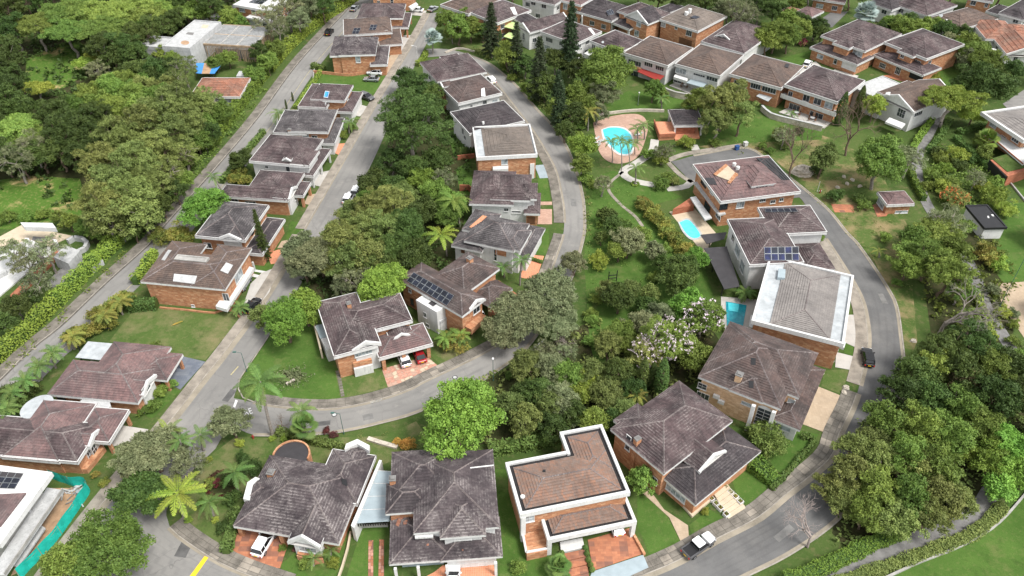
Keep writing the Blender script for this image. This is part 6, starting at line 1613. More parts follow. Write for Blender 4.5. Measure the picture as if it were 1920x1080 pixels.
# conifers and park
grove('around the tall conifers', [('round', g, [(952, 105, 26), (1088, 175, 26), (1050, 205, 24), (1100, 200, 26)]), ('loose', d, [(1022, 160, 26), (1040, 115, 24), (1090, 130, 28), (1075, 215, 26), (985, 120, 22), (1060, 245, 20), (1110, 165, 22), (905, 60, 16)]), ('loose', g, [(860, 55, 24), (838, 40, 22), (882, 52, 22), (848, 62, 16), (870, 35, 18)]), ('loose', gy, [(1130, 180, 30), (1120, 210, 20)])])
tree('round', 1135, 135, 48, g, 'great domed green tree beside the row house with red awning'); tree('round', 1093, 275, 26, m_, 'bright lime green tree on the kerb left of the park pool'); tree('tall', 1092, 310, 20, g, 'slim green tree below the lime one beside the loop road'); tree('sparse', 1130, 345, 22, gy, 'thin grey green tree on the lawn below the pool path')
grove('along the loop road kerb', [('bush', g, [(1078, 235, 14), (1098, 335, 14), (1085, 255, 12), (985, 165, 12), (1000, 180, 12), (960, 145, 10), (945, 125, 10), (1060, 235, 12), (1070, 250, 12)])])
grove('in the park', [('loose', o_, [(1358, 195, 42), (1388, 215, 34), (1345, 228, 32), (1378, 178, 30)]), ('loose', g, [(1312, 185, 24), (1225, 168, 20), (1330, 190, 20), (1240, 175, 14), (1300, 195, 20)]), ('bush', g, [(1340, 268, 11), (1430, 274, 10), (1445, 282, 9), (1240, 300, 16), (1215, 290, 14), (1238, 345, 16), (1255, 335, 14), (1290, 222, 9)]), ('bush', d, [(1565, 368, 17), (1530, 320, 14), (1610, 372, 14), (1500, 245, 10)]), ('sparse', gy, [(1245, 285, 20), (1470, 255, 22)]), ('bush', o_, [(1475, 270, 14), (1460, 255, 16), (1262, 340, 12)])])
tree('loose', 1385, 190, 16, 'leaf_olive', 'small tree with orange flowers in front of the grey awning', bloom='blossom_orange'); tree('bush', 1287, 268, 15, y_, 'yellow green bush beside the park pavilion steps')
tree('tall', 1543, 300, 26, 'leaf_olive', 'single yellow olive tree on the slope right of the villa'); tree('bare', 1498, 262, 36, gy, 'tall white leafless tree rising over the boulder', sz=1.7); tree('bare', 1605, 228, 52, gy, 'large white leafless tree in front of the white gabled house', sz=1.25); tree('loose', 1640, 200, 24, y_, 'small yellow green treetop on the bare white tree')
tree('round', 1652, 300, 52, g, 'wide domed green tree on the slope above the small hut'); tree('sparse', 1705, 300, 30, gy, 'grey twiggy tree beside the footpath bend')
tree('umbrella', 1785, 186, 56, 'leaf_yellow', 'yellow green umbrella tree with forked pale trunk by the footpath', bark='bark_pale'); tree('umbrella', 1825, 215, 26, 'leaf_yellow', 'smaller yellow green umbrella crown right of the forked tree')
tree('round', 1845, 160, 46, d, 'big dark green tree beside the top right road'); grove('behind the top right terraces', [('round', g, [(1850, 118, 30), (1832, 100, 28), (1815, 85, 24), (1800, 95, 20), (1690, 52, 22), (1725, 58, 22), (1665, 45, 16), (1745, 50, 20)]), ('loose', d, [(1770, 62, 24), (1800, 66, 22), (1705, 42, 18), (1655, 55, 14), (1870, 150, 26), (1900, 135, 24)]), ('loose', gy, [(1780, 80, 20), (1815, 110, 22)]), ('bush', y_, [(1752, 145, 10), (1748, 152, 8)])])
grove('behind the top row houses', [('round', g, [(1455, 62, 32), (1480, 70, 26), (1438, 78, 24), (1500, 55, 22)]), ('loose', d, [(1425, 12, 28), (1455, 20, 26), (1330, 0, 30), (1280, -5, 30), (1235, -8, 26), (1500, 40, 20), (1530, 50, 20), (1540, 65, 18), (1380, -15, 36), (1450, -20, 36), (1520, -15, 30), (1600, -20, 30), (1320, -25, 34), (1200, -22, 30), (1140, -28, 30)]), ('sparse', gy, [(1385, 22, 34), (1368, 12, 30), (1400, 30, 26), (1352, 18, 24)]), ('round', g, [(1495, 8, 16), (1478, 36, 22)]), ('loose', d, [(700, -22, 26), (900, -25, 26), (1060, -32, 26), (1700, -25, 30), (1790, -25, 30), (1880, -20, 30), (960, -30, 28)])])
tree('bush', 1505, 80, 9, g, 'pink flowering shrub behind the white garage house', bloom='blossom_pink')
# right side
grove('in the right footpath garden', [('bush', g, [(1762, 298, 15), (1748, 328, 16), (1735, 350, 14), (1782, 345, 18)]), ('bush', y_, [(1795, 292, 22), (1770, 318, 18), (1768, 350, 18), (1862, 368, 26), (1885, 392, 20), (1840, 350, 14)]), ('bush', d, [(1758, 285, 14), (1800, 312, 16), (1818, 300, 14)]), ('sparse', gy, [(1830, 335, 20)]), ('loose', g, [(1845, 285, 16), (1835, 265, 12), (1870, 340, 12)])])
tree('bush', 1790, 372, 26, 'leaf_olive', 'shrub covered with orange flowers below the footpath garden', bloom='blossom_orange')
grove('on the slope by the footpath', [('umbrella', s_, [(1760, 435, 46), (1785, 425, 34), (1730, 470, 42)]), ('loose', g, [(1745, 485, 40), (1775, 515, 42), (1715, 450, 30), (1790, 470, 34), (1700, 500, 30)]), ('loose', s_, [(1800, 545, 26), (1815, 600, 24)]), ('bush', g, [(1660, 445, 12), (1690, 505, 12), (1680, 530, 10), (1622, 385, 14)])])
tree('sparse', 1772, 418, 38, 'leaf_grey', 'twiggy grey tree with pale branches beside the black shed', bark='bark_pale'); tree('bare', 1785, 572, 84, gy, 'largest leafless tree, pale trunk leaning over the right slope', bark='bark_grey')
grove('beside the right concrete court', [('bush', 'leaf_areca', [(1848, 470, 20), (1858, 490, 18)]), ('bush', y_, [(1872, 498, 18), (1880, 585, 14), (1900, 610, 12)]), ('bush', gy, [(1862, 545, 14), (1900, 590, 12)]), ('bush', g, [(1900, 640, 12), (1915, 665, 14)])])
grove('in the lower right wood', [('loose', d, [(1770, 660, 46), (1828, 650, 46), (1720, 705, 42), (1882, 690, 40), (1690, 740, 40), (1800, 700, 44), (1860, 745, 46), (1912, 745, 40), (1740, 750, 40)]), ('tall', g, [(1662, 795, 38), (1720, 805, 38), (1780, 820, 38), (1840, 805, 36), (1700, 855, 38), (1760, 875, 38), (1645, 925, 38), (1705, 935, 38), (1625, 960, 34), (1750, 690, 34), (1800, 770, 36), (1855, 700, 34)]), ('loose', o_, [(1600, 845, 36), (1650, 862, 38), (1592, 892, 42), (1560, 915, 32), (1760, 935, 46), (1680, 975, 42), (1740, 965, 38), (1790, 935, 34), (1640, 830, 34), (1720, 880, 36), (1580, 940, 30)]), ('round', m_, [(1862, 862, 38), (1892, 840, 42), (1905, 885, 38), (1872, 915, 28)]), ('loose', 'leaf_yellow', [(1770, 885, 26), (1740, 830, 24), (1660, 870, 24), (1700, 780, 22), (1810, 850, 24)])])
tree('loose', 1812, 722, 36, 'leaf_brown', 'brown half dead tree with pale limbs in the lower right wood', bark='bark_pale'); tree('bare', 1890, 850, 26, gy, 'pale twigs showing through the bright tree at the right edge'); tree('bare', 1655, 925, 24, gy, 'pale dead twigs in the lower right wood')
tree('bare', 1530, 988, 66, gy, 'pinkish white leafless tree beside the clipped hedge at the bottom right', bark='bark_pink')
# lower left
tree('umbrella', 205, 1030, 84, g, 'broad green tree cut by the bottom edge over the lower left street'); tree('loose', 130, 1062, 50, g, 'green tree at the bottom edge left of the broad crown'); tree('umbrella', 285, 845, 60, 'leaf_grey', 'wide grey green tree beside the low plum roofed house'); tree('sparse', 350, 880, 42, gy, 'grey half bare tree between the palms and the street'); tree('umbrella', 268, 925, 52, 'leaf_dense', 'dark green spreading tree left of the bright palm'); tree('umbrella', 262, 880, 44, 'leaf_grey', 'grey green crown hanging over the lower left kerb')
tree('loose', 432, 790, 36, gy, 'rounded grey green tree at the street junction by the white lettering'); tree('bare', 525, 790, 22, gy, 'small leafless tree on the junction beside the tall palm')
grove('in the bottom gardens', [('bush', y_, [(450, 832, 10), (510, 822, 7), (532, 822, 8), (390, 862, 7), (354, 975, 8), (403, 975, 7), (1322, 960, 8)]), ('bush', d, [(470, 880, 20), (435, 935, 18), (430, 900, 16), (440, 965, 16), (420, 990, 14), (455, 860, 14), (560, 808, 14)]), ('bush', 'leaf_red', [(612, 808, 8), (625, 815, 8), (556, 1030, 8), (598, 1040, 9), (410, 905, 10)]), ('bush', g, [(575, 1055, 14), (530, 1028, 7), (612, 1035, 8), (380, 940, 10), (970, 1065, 14), (1040, 1070, 16), (1010, 1015, 10)]), ('bush', 'leaf_areca', [(395, 905, 12), (195, 905, 10), (180, 890, 8)])])
tree('bush', 626, 1055, 12, y_, 'pale variegated shrub in front of the grey roofed house'); tree('loose', 1205, 900, 26, g, 'small garden tree beside the sandy path'); tree('bush', 1440, 824, 38, 'leaf_hedge_dark', 'large clipped dome bush in front of the arched window house'); tree('bush', 1408, 808, 12, 'leaf_hedge_dark', 'small clipped ball bush beside the arched window'); tree('round', 1538, 445, 8, g, 'small clipped cypress ball beside the solar house gate')
grove('along the left gardens', [('bush', d, [(20, 790, 24), (10, 740, 22), (60, 730, 20), (35, 760, 22), (30, 820, 24)]), ('bush', 'leaf_areca', [(140, 630, 22), (165, 620, 18), (235, 560, 18), (300, 445, 22), (330, 440, 22), (345, 448, 18), (200, 605, 22), (185, 590, 20), (210, 575, 18), (450, 322, 16), (440, 335, 14), (458, 338, 14)]), ('bush', g, [(290, 650, 12), (270, 770, 12), (300, 735, 14), (318, 722, 12), (290, 760, 14), (345, 560, 10), (640, 252, 12), (660, 240, 10), (690, 345, 8), (645, 575, 10)])])
grove('in front of the left building site', [('sparse', gy, [(88, 475, 40), (52, 492, 34), (70, 530, 34), (25, 470, 30)]), ('loose', d, [(30, 575, 26), (62, 560, 18), (15, 610, 22)]), ('loose', g, [(130, 415, 18), (160, 426, 20), (185, 432, 20), (108, 408, 14)]), ('bush', g, [(15, 408, 16), (48, 408, 14), (80, 402, 14)])])
tree('round', 384, 390, 40, m_, 'rounded bright green tree beside the plum terrace house and the avenue'); tree('round', 452, 300, 22, d, 'dark rounded tree at the back of the white dormer house'); tree('round', 608, 270, 9, d, 'small dark garden tree beside the stepped parapet house')
tree('bush', 850, 640, 26, 'leaf_areca', 'clump of yellow green palms beside the carport of the corner house'); tree('bush', 765, 832, 14, 'leaf_orange', 'orange flowered shrub behind the grey roofed house'); tree('bush', 745, 828, 9, 'leaf_orange', 'small orange flowered shrub left of the orange clump')
grove('behind the villa pool', [('bush', 'leaf_areca', [(1212, 388, 16), (1225, 402, 18), (1240, 418, 18), (1252, 432, 18), (1265, 448, 18), (1280, 465, 18), (1292, 480, 16), (1205, 378, 12)])])
grove('beyond the right edge of the view', [('loose', d, [(1965, 700, 40), (1975, 800, 44), (1960, 300, 36), (1985, 420, 36)]), ('loose', g, [(1970, 120, 34), (2010, 560, 40), (1990, 230, 34), (2020, 900, 44)])])
# ------------------------------------------------------------------ palms
FR = {}
def frond_mesh(kind):
    if kind in FR: return FR[kind]
    L, drop, wl, n = {'royal': (3.2, .75, .6, 36), 'coco': (3.6, .9, .62, 36), 'big': (4.3, .72, .8, 44), 'fan': (2.4, .5, 0, 0), 'areca': (2.2, .8, .5, 24)}[kind]
    V = []
    def rach(t): return np.array((L * t * (1 - .12 * t), 0, L * (.42 * t - drop * t * t)))
    if kind == 'fan':
        for k in range(22):
            a = R(-100 + 200 * k / 21); tip = rach(.55) + np.array((math.cos(a) * 1.1, math.sin(a) * 1.1, -.15 + .1 * math.cos(a)))
            c = rach(.55); s = np.array((-math.sin(a), math.cos(a), 0)) * .10
            V += [c, (c + tip) / 2 + s, tip, (c + tip) / 2 - s]
    for i in range(n):
        t = .12 + .88 * i / n
        c = rach(t); tg = rach(min(1, t + .02)) - c; tg /= np.linalg.norm(tg)
        w_ = wl * math.sin(math.pi * min(.97, t * .9 + .08)) ** .6
        for sg in (-1, 1):
            e = np.array((.45, sg * .85, -.42 + NR.normal() * .22)); e = e / np.linalg.norm(e) * w_
            s = tg * .046
            V += [c, c + e * .5 + s, c + e, c + e * .5 - s]
    for k in range(6):
        a, b = rach(k / 6), rach((k + 1) / 6); w_ = np.array((0, .045, 0)); V += [a - w_, a + w_, b + w_, b - w_]
    FR[kind] = quads_mesh('frond_' + kind, np.array(V), ('leaf_palm',))
    return FR[kind]

PALMT = {}
def palm(bx, by, tx, ty, kind, label, leaf='leaf_palm', group=None, n=15, s=1.0, trunk='bark_grey', tr=.16):
    """base and crown point as seen in the photograph"""
    global NTREE
    NTREE += 1
    rng = random.Random(NTREE)
    B = at(bx, by); h = max(.5, rise(B, ty)); T = at(tx, ty, h); lean = T - np.array((B[0], B[1], h))
    lean = lean * min(1, 1.2 / (np.linalg.norm(lean) + 1e-6))
    e = thing('palm', label, 'palm', B, 0, group)
    m = MB(); prev = np.array((0, 0, -.1)); k = 7
    for i in range(1, k + 1):
        t = i / k; p = np.array((lean[0] * t * t, lean[1] * t * t, h * t))
        m.tube(prev, p, tr * (1.25 - .5 * (i - 1) / k), tr * (1.25 - .5 * t), 8, cap=False); prev = p
    if kind == 'royal': m.tube(prev - (0, 0, .05), prev + (0, 0, .7), tr * .8, tr * .45, 8)
    part('trunk', m, trunk, e, True)
    top = prev + (0, 0, .55 if kind == 'royal' else 0)
    for i in range(n):
        a = i * 2.39996 + rng.uniform(-.2, .2); el = (2.3 - 3.3 * i / n) if kind == 'fan' else 1.05 - 1.55 * (i / n) ** .8 + rng.uniform(-.1, .1)
        f = obj('frond', frond_mesh(kind), e, top); setmat(f, leaf if not (leaf == 'leaf_palm_bright' and i >= n - 1) else 'leaf_areca')
        f.rotation_euler = (rng.uniform(-.2, .2), -el * .62, a); q = s * rng.uniform(.88, 1.1); f.scale = (q, q, q)
    return e
palm(345, 968, 333, 925, 'big', 'single bright yellow green palm on the corner of the island lawn', 'leaf_palm_bright', n=13, s=1.0, tr=.2)
palm(512, 818, 490, 722, 'royal', 'tall dark feathery palm with leaning ringed trunk at the junction', n=18, s=1.35, tr=.24)
palm(572, 812, 565, 775, 'royal', 'short palm pair behind the black roof terrace', n=14, s=.8); palm(570, 830, 572, 800, 'fan', 'spiky fan palm below the short feather palm', n=20, s=1.0)
palm(382, 845, 377, 820, 'royal', 'small palm beside the left street, right of the bushy palm', n=11, s=.75); palm(325, 850, 318, 815, 'royal', 'leafy palm above the grey green tree by the left street', 'leaf_green', n=14, s=.9); palm(345, 880, 345, 830, 'royal', 'thin palm between the grey trees and the street', n=10, s=.7)
palm(448, 925, 440, 885, 'coco', 'palm in the oval flower bed', n=14, s=.75); palm(402, 970, 392, 940, 'coco', 'small palm with yellow bush at its foot on the island lawn', n=11, s=.7)
palm(838, 480, 826, 440, 'big', 'yellow green coconut palm in the middle grove', 'leaf_palm_bright', n=12, s=.95); palm(862, 425, 850, 375, 'coco', 'green coconut palm behind the grey tiled house', 'leaf_green', n=15, s=1.1)
palm(975, 535, 978, 492, 'royal', 'slim palm with pale trunk on the small round bed beside the orange drive', n=13, s=.75); palm(945, 520, 943, 500, 'coco', 'short dense palm beside the brick corner of the white house', n=13, s=.7)
palm(418, 365, 401, 335, 'royal', 'lone small palm on the right kerb of the avenue', n=11, s=.75); palm(525, 240, 522, 212, 'coco', 'round headed palm beside the avenue behind the stepped parapet house', n=16, s=.9); palm(655, 250, 655, 228, 'coco', 'palm in the front garden facing the middle street', n=14, s=.8)
for i, (bx, by, tx, ty) in enumerate(((1148, 305, 1145, 268), (1165, 320, 1162, 265), (1180, 310, 1175, 272), (1190, 290, 1188, 272))): palm(bx, by, tx, ty, 'royal', 'slim palm standing at the near rim of the park pool', group='slim palms at the near rim of the park pool', n=11, s=.75, tr=.11)
palm(1195, 268, 1195, 245, 'royal', 'palm right of the park pool, nearest the water', n=12, s=.75); palm(1208, 262, 1207, 238, 'royal', 'taller palm between the pool and the pavilion path', n=13, s=.9)
palm(1102, 245, 1103, 208, 'coco', 'shaggy palm with pale trunk left of the park pool', 'leaf_areca', n=16, s=.95); palm(1191, 345, 1192, 318, 'royal', 'palm in a round yellow flower ring beside the forked path', n=11, s=.8); palm(1240, 205, 1240, 188, 'royal', 'small palm on the lawn below the stone wall', n=11, s=.8)
palm(812, 102, 812, 72, 'fan', 'silver blue fan palm at the head of the loop road', 'leaf_silver', n=30, s=1.25); palm(1622, 55, 1622, 25, 'fan', 'large silver fan palm among the top right houses', 'leaf_silver', n=34, s=1.7); palm(1845, 285, 1850, 265, 'fan', 'green fan palm beside the white roofed modern house', 'leaf_green', n=24, s=1.4); palm(1648, 483, 1647, 470, 'coco', 'tiny palm on the slope right of the loop road', 'leaf_areca', n=9, s=.45)
palm(1485, 225, 1483, 212, 'coco', 'small palm in front of the pale stone wall', n=10, s=.6)
palm(1050, 1078, 1048, 1062, 'fan', 'spiky garden palm left of the brick garden steps', n=22, s=.8); palm(588, 1060, 588, 1045, 'coco', 'small palm in front of the curved brick balcony', n=10, s=.5); palm(620, 1040, 620, 1030, 'coco', 'tiny palm at the corner of the grey roofed house', n=9, s=.45)
for bx, by, tx, ty in ((105, 690, 98, 660), (78, 712, 72, 685), (50, 738, 46, 712), (30, 760, 22, 735), (140, 655, 136, 630), (20, 795, 12, 765), (230, 590, 226, 565), (200, 615, 196, 590)): palm(bx, by, tx, ty, 'areca', 'feathery garden palm in the row along the right side of the avenue', group='garden palms along the right side of the avenue', n=18, s=1.1, leaf='leaf_areca' if ty < 640 else 'leaf_palm')
for bx, by in ((835, 655), (862, 650)): palm(bx, by, bx, by - 22, 'areca', 'feathery palm in the clump beside the double carport', 'leaf_green', 'palms in the clump beside the double carport', 18, 1.0)
palm(1308, 575, 1400, 548, 'areca', 'fern like palm in the planter above the dark pool', 'leaf_palm', n=5, s=.3) if False else None
palm(1398, 560, 1398, 548, 'areca', 'fern like palm above the dark blue pool', 'leaf_palm', n=22, s=1.0); palm(450, 590, 450, 575, 'areca', 'dark garden palm beside the black car at the brick house', 'leaf_palm', n=20, s=.9); palm(1195, 775, 1194, 742, 'coco', 'yellowish palm in the thicket left of the plum roof', 'leaf_areca', n=12, s=.6)
# ------------------------------------------------------------------ conifers and cypresses
CON = {}
def conifer_mesh(var, dense=1.0):
    if var in CON: return CON[var]
    H, Rb = 18.0, 3.3
    P, S, O = [], [], []; t = MB(); t.tube((0, 0, -.1), (0, 0, H), .28, .04, 7)
    z = 2.2
    while z < H - .3:
        r = Rb * (1 - (z / H)) ** .75 * NR.uniform(.8, 1.1) + .2
        for k in range(6):
            a = k * 1.047 + NR.uniform(0, 1.0)
            e = np.array((math.cos(a) * r, math.sin(a) * r, z - r * .22)); c = np.array((0, 0, z)); t.tube(c, e, .05, .02, 3, cap=False)
            n = int(26 * r * dense) + 6; u = NR.uniform(.15, 1.0, n)
            q = c + (e - c) * u[:, None] + NR.normal(scale=(.20, .20, .10), size=(n, 3)); P.append(q); S.append(NR.uniform(.22, .42, n)); O.append(np.tile((e - c) / r * .4, (n, 1)))
        z += NR.uniform(.55, .75)
    CON[var] = (quads_mesh('conifer_needles', leaf_arrays(np.concatenate(P), np.concatenate(S), np.concatenate(O), .5, .35), ('leaf_conifer',)), t.mesh('conifer_trunk', ['bark_grey'], True), H)
    return CON[var]
def conifer(bx, by, ty, label, var=0, leaf='leaf_conifer', wide=1.0, group=None):
    B = at(bx, by); h = rise(B, ty); cm, tm, H = conifer_mesh(var, (1.0, .65)[var % 2]); s = h / H
    e = thing('conifer', label, 'tree', B, bx * .37, group, None, (s * wide, s * wide, s)); obj('trunk', tm, e); c = obj('crown', cm, e); setmat(c, leaf)
conifer(922, 108, 2, 'dark conifer nearest the brick balcony house, leftmost of the tall conifers', 0, wide=1.1); conifer(968, 142, 40, 'tall thin conifer in front of the lime awnings', 1, wide=1.0); conifer(1010, 190, 68, 'conifer with bare middle trunk beside the loop road', 1, wide=1.05); conifer(1066, 145, -2, 'tallest conifer, cut by the top edge, in front of the white skylight house', 0, wide=.9); conifer(1048, 245, 150, 'dark conifer lowest on the outer kerb of the loop road', 0, wide=1.1)
conifer(500, 490, 390, 'narrow leaning pine in front of the cream terrace house', 0, 'leaf_dense', .62)
conifer(1045, 205, 130, 'broad dark conifer behind the loop road kerb', 0, wide=1.2)
CY = []
def cypress(bx, by, ty, label, group=None, wide=1.0):
    B = at(bx, by); h = rise(B, ty)
    if not CY:
        n = 1500; z = NR.uniform(.02, 1, n); a = NR.uniform(0, 6.28, n); r = .13 * np.sin(np.pi * np.clip(z * .86 + .14, 0, 1)) ** .7 * NR.uniform(.75, 1.05, n)
        P = np.stack([r * np.cos(a), r * np.sin(a), z], 1) * 6; O = np.stack([np.cos(a), np.sin(a), a * 0 + .6], 1); CY.append(quads_mesh('cypress_leaf', leaf_arrays(P, NR.uniform(.1, .2, n), O), ('leaf_dense',)))
        t = MB(); t.tube((0, 0, -.1), (0, 0, 5), .35, .1, 7); CY.append(t.mesh('cypress_trunk', ['bark'], True))
    s = h / 6; e = thing('cypress', label, 'tree', B, bx, group, None, (s * wide, s * wide, s)); obj('trunk', CY[1], e); obj('crown', CY[0], e)
cypress(1202, 730, 672, 'left one of the three slim cypresses under the flowering tree'); cypress(1220, 728, 680, 'middle one of the three slim cypresses under the flowering tree'); cypress(1236, 740, 672, 'right one of the three slim cypresses under the flowering tree'); cypress(628, 215, 180, 'dark slim cypress in front of the blue skylight house'); cypress(538, 205, 186, 'slim cypress nearer the camera on the avenue kerb', None, .8); cypress(550, 190, 172, 'slim cypress farther up the avenue kerb', None, .8); cypress(1570, 235, 172, 'dark cypress at the corner of the white balcony house'); cypress(1605, 215, 160, 'cypress between the balcony house and the gabled white house'); cypress(938, 80, 55, 'slim cypress beside the lime awning house')
for x in (1248, 1253): cypress(x, 75, 62, 'tiny column cypress at the door of the taupe roofed house', 'tiny column cypresses at the taupe roofed house', 1.2)
for k in range(7): cypress(858 + k * 5, 292 - k * .6, 275, 'short column cypress in the dark hedge row behind the taupe roof', 'column cypresses behind the taupe roof', 1.5)
# ------------------------------------------------------------------ hedges and ground cover
def hedge(pts, width, height, leaf, label, dens=42, z0=0.0, ls=.15):
    c = smooth(spx(pts), .8); L = len(c); T = np.gradient(c, axis=0); T /= np.linalg.norm(T, axis=1)[:, None]; N_ = np.stack([-T[:, 1], T[:, 0]], 1)
    far = depth((*c.mean(0), 0)) > 110
    if far: dens *= .5; ls *= 1.5
    n = int(dens * L * .8 * (width + 2 * height)); i = NR.uniform(0, L - 1.001, n); k = i.astype(int); f = (i - k)[:, None]
    base = c[k] * (1 - f) + c[k + 1] * f; nn = N_[k]
    peri = NR.uniform(0, width + 2 * height, n)
    u = np.where(peri < height, -width / 2, np.where(peri > height + width, width / 2, peri - height - width / 2)); z = np.where(peri < height, peri, np.where(peri > height + width, 2 * height + width - peri, height))
    wob = 1 + .10 * np.sin(i * .9 + 1) + .06 * np.sin(i * 2.3)
    P = np.concatenate([base + nn * (u * wob + NR.normal(scale=.05, size=n))[:, None], (z * wob + NR.normal(scale=.06, size=n))[:, None]], 1); P[:, 2] = np.maximum(P[:, 2], .05)
    O = np.concatenate([nn * (np.sign(u) * (np.abs(u) > width * .49))[:, None], (z > height * .98)[:, None] * 1.0], 1)
    B = c[len(c) // 2]; o = np.array((B[0], B[1], 0))
    e = thing('hedge', label, 'hedge', o)
    fo = obj('foliage', quads_mesh('hedge_leaves', leaf_arrays(P - o, NR.uniform(.7, 1.2, n) * ls, O), (leaf,)), e)
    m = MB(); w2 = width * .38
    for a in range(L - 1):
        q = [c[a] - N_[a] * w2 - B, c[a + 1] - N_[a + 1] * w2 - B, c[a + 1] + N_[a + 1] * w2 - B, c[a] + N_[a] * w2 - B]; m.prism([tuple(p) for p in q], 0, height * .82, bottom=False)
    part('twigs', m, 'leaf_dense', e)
HL, HD = 'leaf_hedge', 'leaf_hedge_dark'
hedge([(-60, 730), (10, 665), (50, 630), (105, 575)], 2.2, 2.6, HL, 'bright green wild hedge on the left of the avenue, nearest the bottom left'); hedge([(105, 575), (150, 530), (200, 480), (235, 445)], 2.2, 2.6, HL, 'bright green hedge on the left of the avenue beside the building site'); hedge([(390, 285), (430, 230), (470, 178), (500, 140)], 2.4, 3.0, HL, 'tall clipped bright hedge left of the avenue beside the gum trees'); hedge([(505, 135), (545, 90), (590, 52), (650, 12), (690, -18)], 2.4, 2.8, HL, 'long clipped bright hedge left of the avenue near the top')
hedge([(255, 535), (275, 505), (292, 478)], 1.5, 1.8, HL, 'clipped lime hedge behind the taupe tiled brick house'); hedge([(242, 580), (270, 578), (297, 576)], 2.2, 1.9, HD, 'boxy dark hedge at the corner of the taupe tiled brick house'); hedge([(915, 850), (985, 838), (1048, 825)], 2.0, 1.8, HD, 'long dark clipped hedge behind the modern orange roofed house')
hedge([(1408, 872), (1430, 890), (1452, 908)], 2.3, 1.6, HL, 'short yellow green clipped hedge beside the planter step house'); hedge([(1470, 1096), (1532, 1072), (1582, 1049), (1637, 1022), (1697, 996)], 1.9, 1.4, HL, 'long yellow green clipped hedge along the bottom right footpath'); hedge([(1560, 1100), (1614, 1081), (1687, 1056), (1760, 1029), (1828, 1000), (1880, 950)], 1.7, .8, 'leaf_olive', 'low unclipped hedge between the bottom right footpath and the lawn')
hedge([(1500, 820), (1525, 828), (1505, 855), (1470, 895), (1445, 920)], .7, .8, HD, 'low dark hedge along the kerb in front of the arched window house'); hedge([(1745, 230), (1722, 262), (1708, 285)], 1.3, 1.4, HL, 'clipped hedge on the left of the upper footpath'); hedge([(1778, 232), (1760, 262), (1738, 288)], 1.3, 1.4, HD, 'clipped hedge on the right of the upper footpath'); hedge([(1705, 325), (1715, 350), (1730, 378)], 1.2, 1.4, HL, 'yellow green clipped hedge beside the footpath above the hut'); hedge([(1790, 262), (1830, 300), (1865, 328), (1882, 342)], 1.4, 1.3, HD, 'dark olive hedge below the white roofed modern house'); hedge([(1795, 252), (1830, 242), (1850, 240)], 1.4, 1.2, HD, 'short olive hedge left of the white balcony terrace'); hedge([(1830, 560), (1845, 600), (1860, 640)], 1.2, 1.2, HL, 'yellow hedge beside the footpath under the leafless tree')
hedge([(520, 812), (590, 830), (645, 842)], 1.2, 1.0, HD, 'low dark hedge behind the black roof terrace'); hedge([(425, 1040), (440, 990), (452, 960)], 1.3, 1.3, HD, 'dark hedge left of the carport with the white car'); hedge([(782, 125), (795, 112), (800, 100)], 1.2, 1.2, HL, 'lime hedge at the head of the middle row'); hedge([(1230, 82), (1248, 88)], 1.0, 1.0, HD, 'small box hedge in front of the taupe roofed house'); hedge([(585, 128), (610, 132)], 1.6, 1.4, HD, 'boxy hedge at the garden wall of the far lawn'); hedge([(415, 345), (470, 280), (495, 250)], 1.2, 1.2, HD, 'garden hedge along the right kerb of the avenue'); hedge([(555, 205), (590, 155), (602, 135)], 1.0, .9, HL, 'low garden strip hedge along the right kerb of the avenue, farther up')

def inside(p, poly):
    x, y = p[:, 0], p[:, 1]; r = np.zeros(len(p), bool); k = len(poly)
    for i in range(k):
        a, b = poly[i], poly[(i + 1) % k]
        c = ((a[1] > y) != (b[1] > y)) & (x < (b[0] - a[0]) * (y - a[1]) / (b[1] - a[1] + 1e-12) + a[0]); r ^= c
    return r
def cover(name, pts, leaf, per, size, hgt):
    q = np.array(spx(pts))[:, :2]; lo, hi = q.min(0), q.max(0); ar = np.prod(hi - lo); n = int(ar * per)
    c = NR.uniform(lo, hi, (n, 2)); c = c[inside(c, q)]
    k = 16; P = np.repeat(c, k, 0) + NR.normal(scale=.45, size=(len(c) * k, 2)); z = np.abs(NR.normal(scale=hgt, size=len(P))) + .05
    o = obj(name, quads_mesh(name, leaf_arrays(np.column_stack([P, z]), NR.uniform(.6, 1.3, len(P)) * size, None, .8), (leaf,))); o['kind'] = 'stuff'
cover('weeds', [(1310, 280), (1470, 245), (1560, 265), (1640, 300), (1700, 420), (1710, 660), (1690, 600), (1640, 490), (1500, 345), (1440, 295)], 'leaf_olive', .07, .16, .10); cover('weeds', [(1100, 480), (1105, 400), (1100, 335), (1160, 345), (1230, 400), (1320, 520), (1200, 600), (1110, 620)], 'leaf_green', .06, .15, .10); cover('weeds', [(650, 815), (780, 785), (800, 825), (700, 850)], 'leaf_olive', .08, .12, .08)
for (pts, k), lf in zip(FL, ('leaf_dense', 'leaf_dense', 'leaf_olive', 'leaf_olive', 'leaf_green')): cover('undergrowth', pts, lf, .22 if k != 'a' else .12, .34 if k != 'a' else .5, .5)
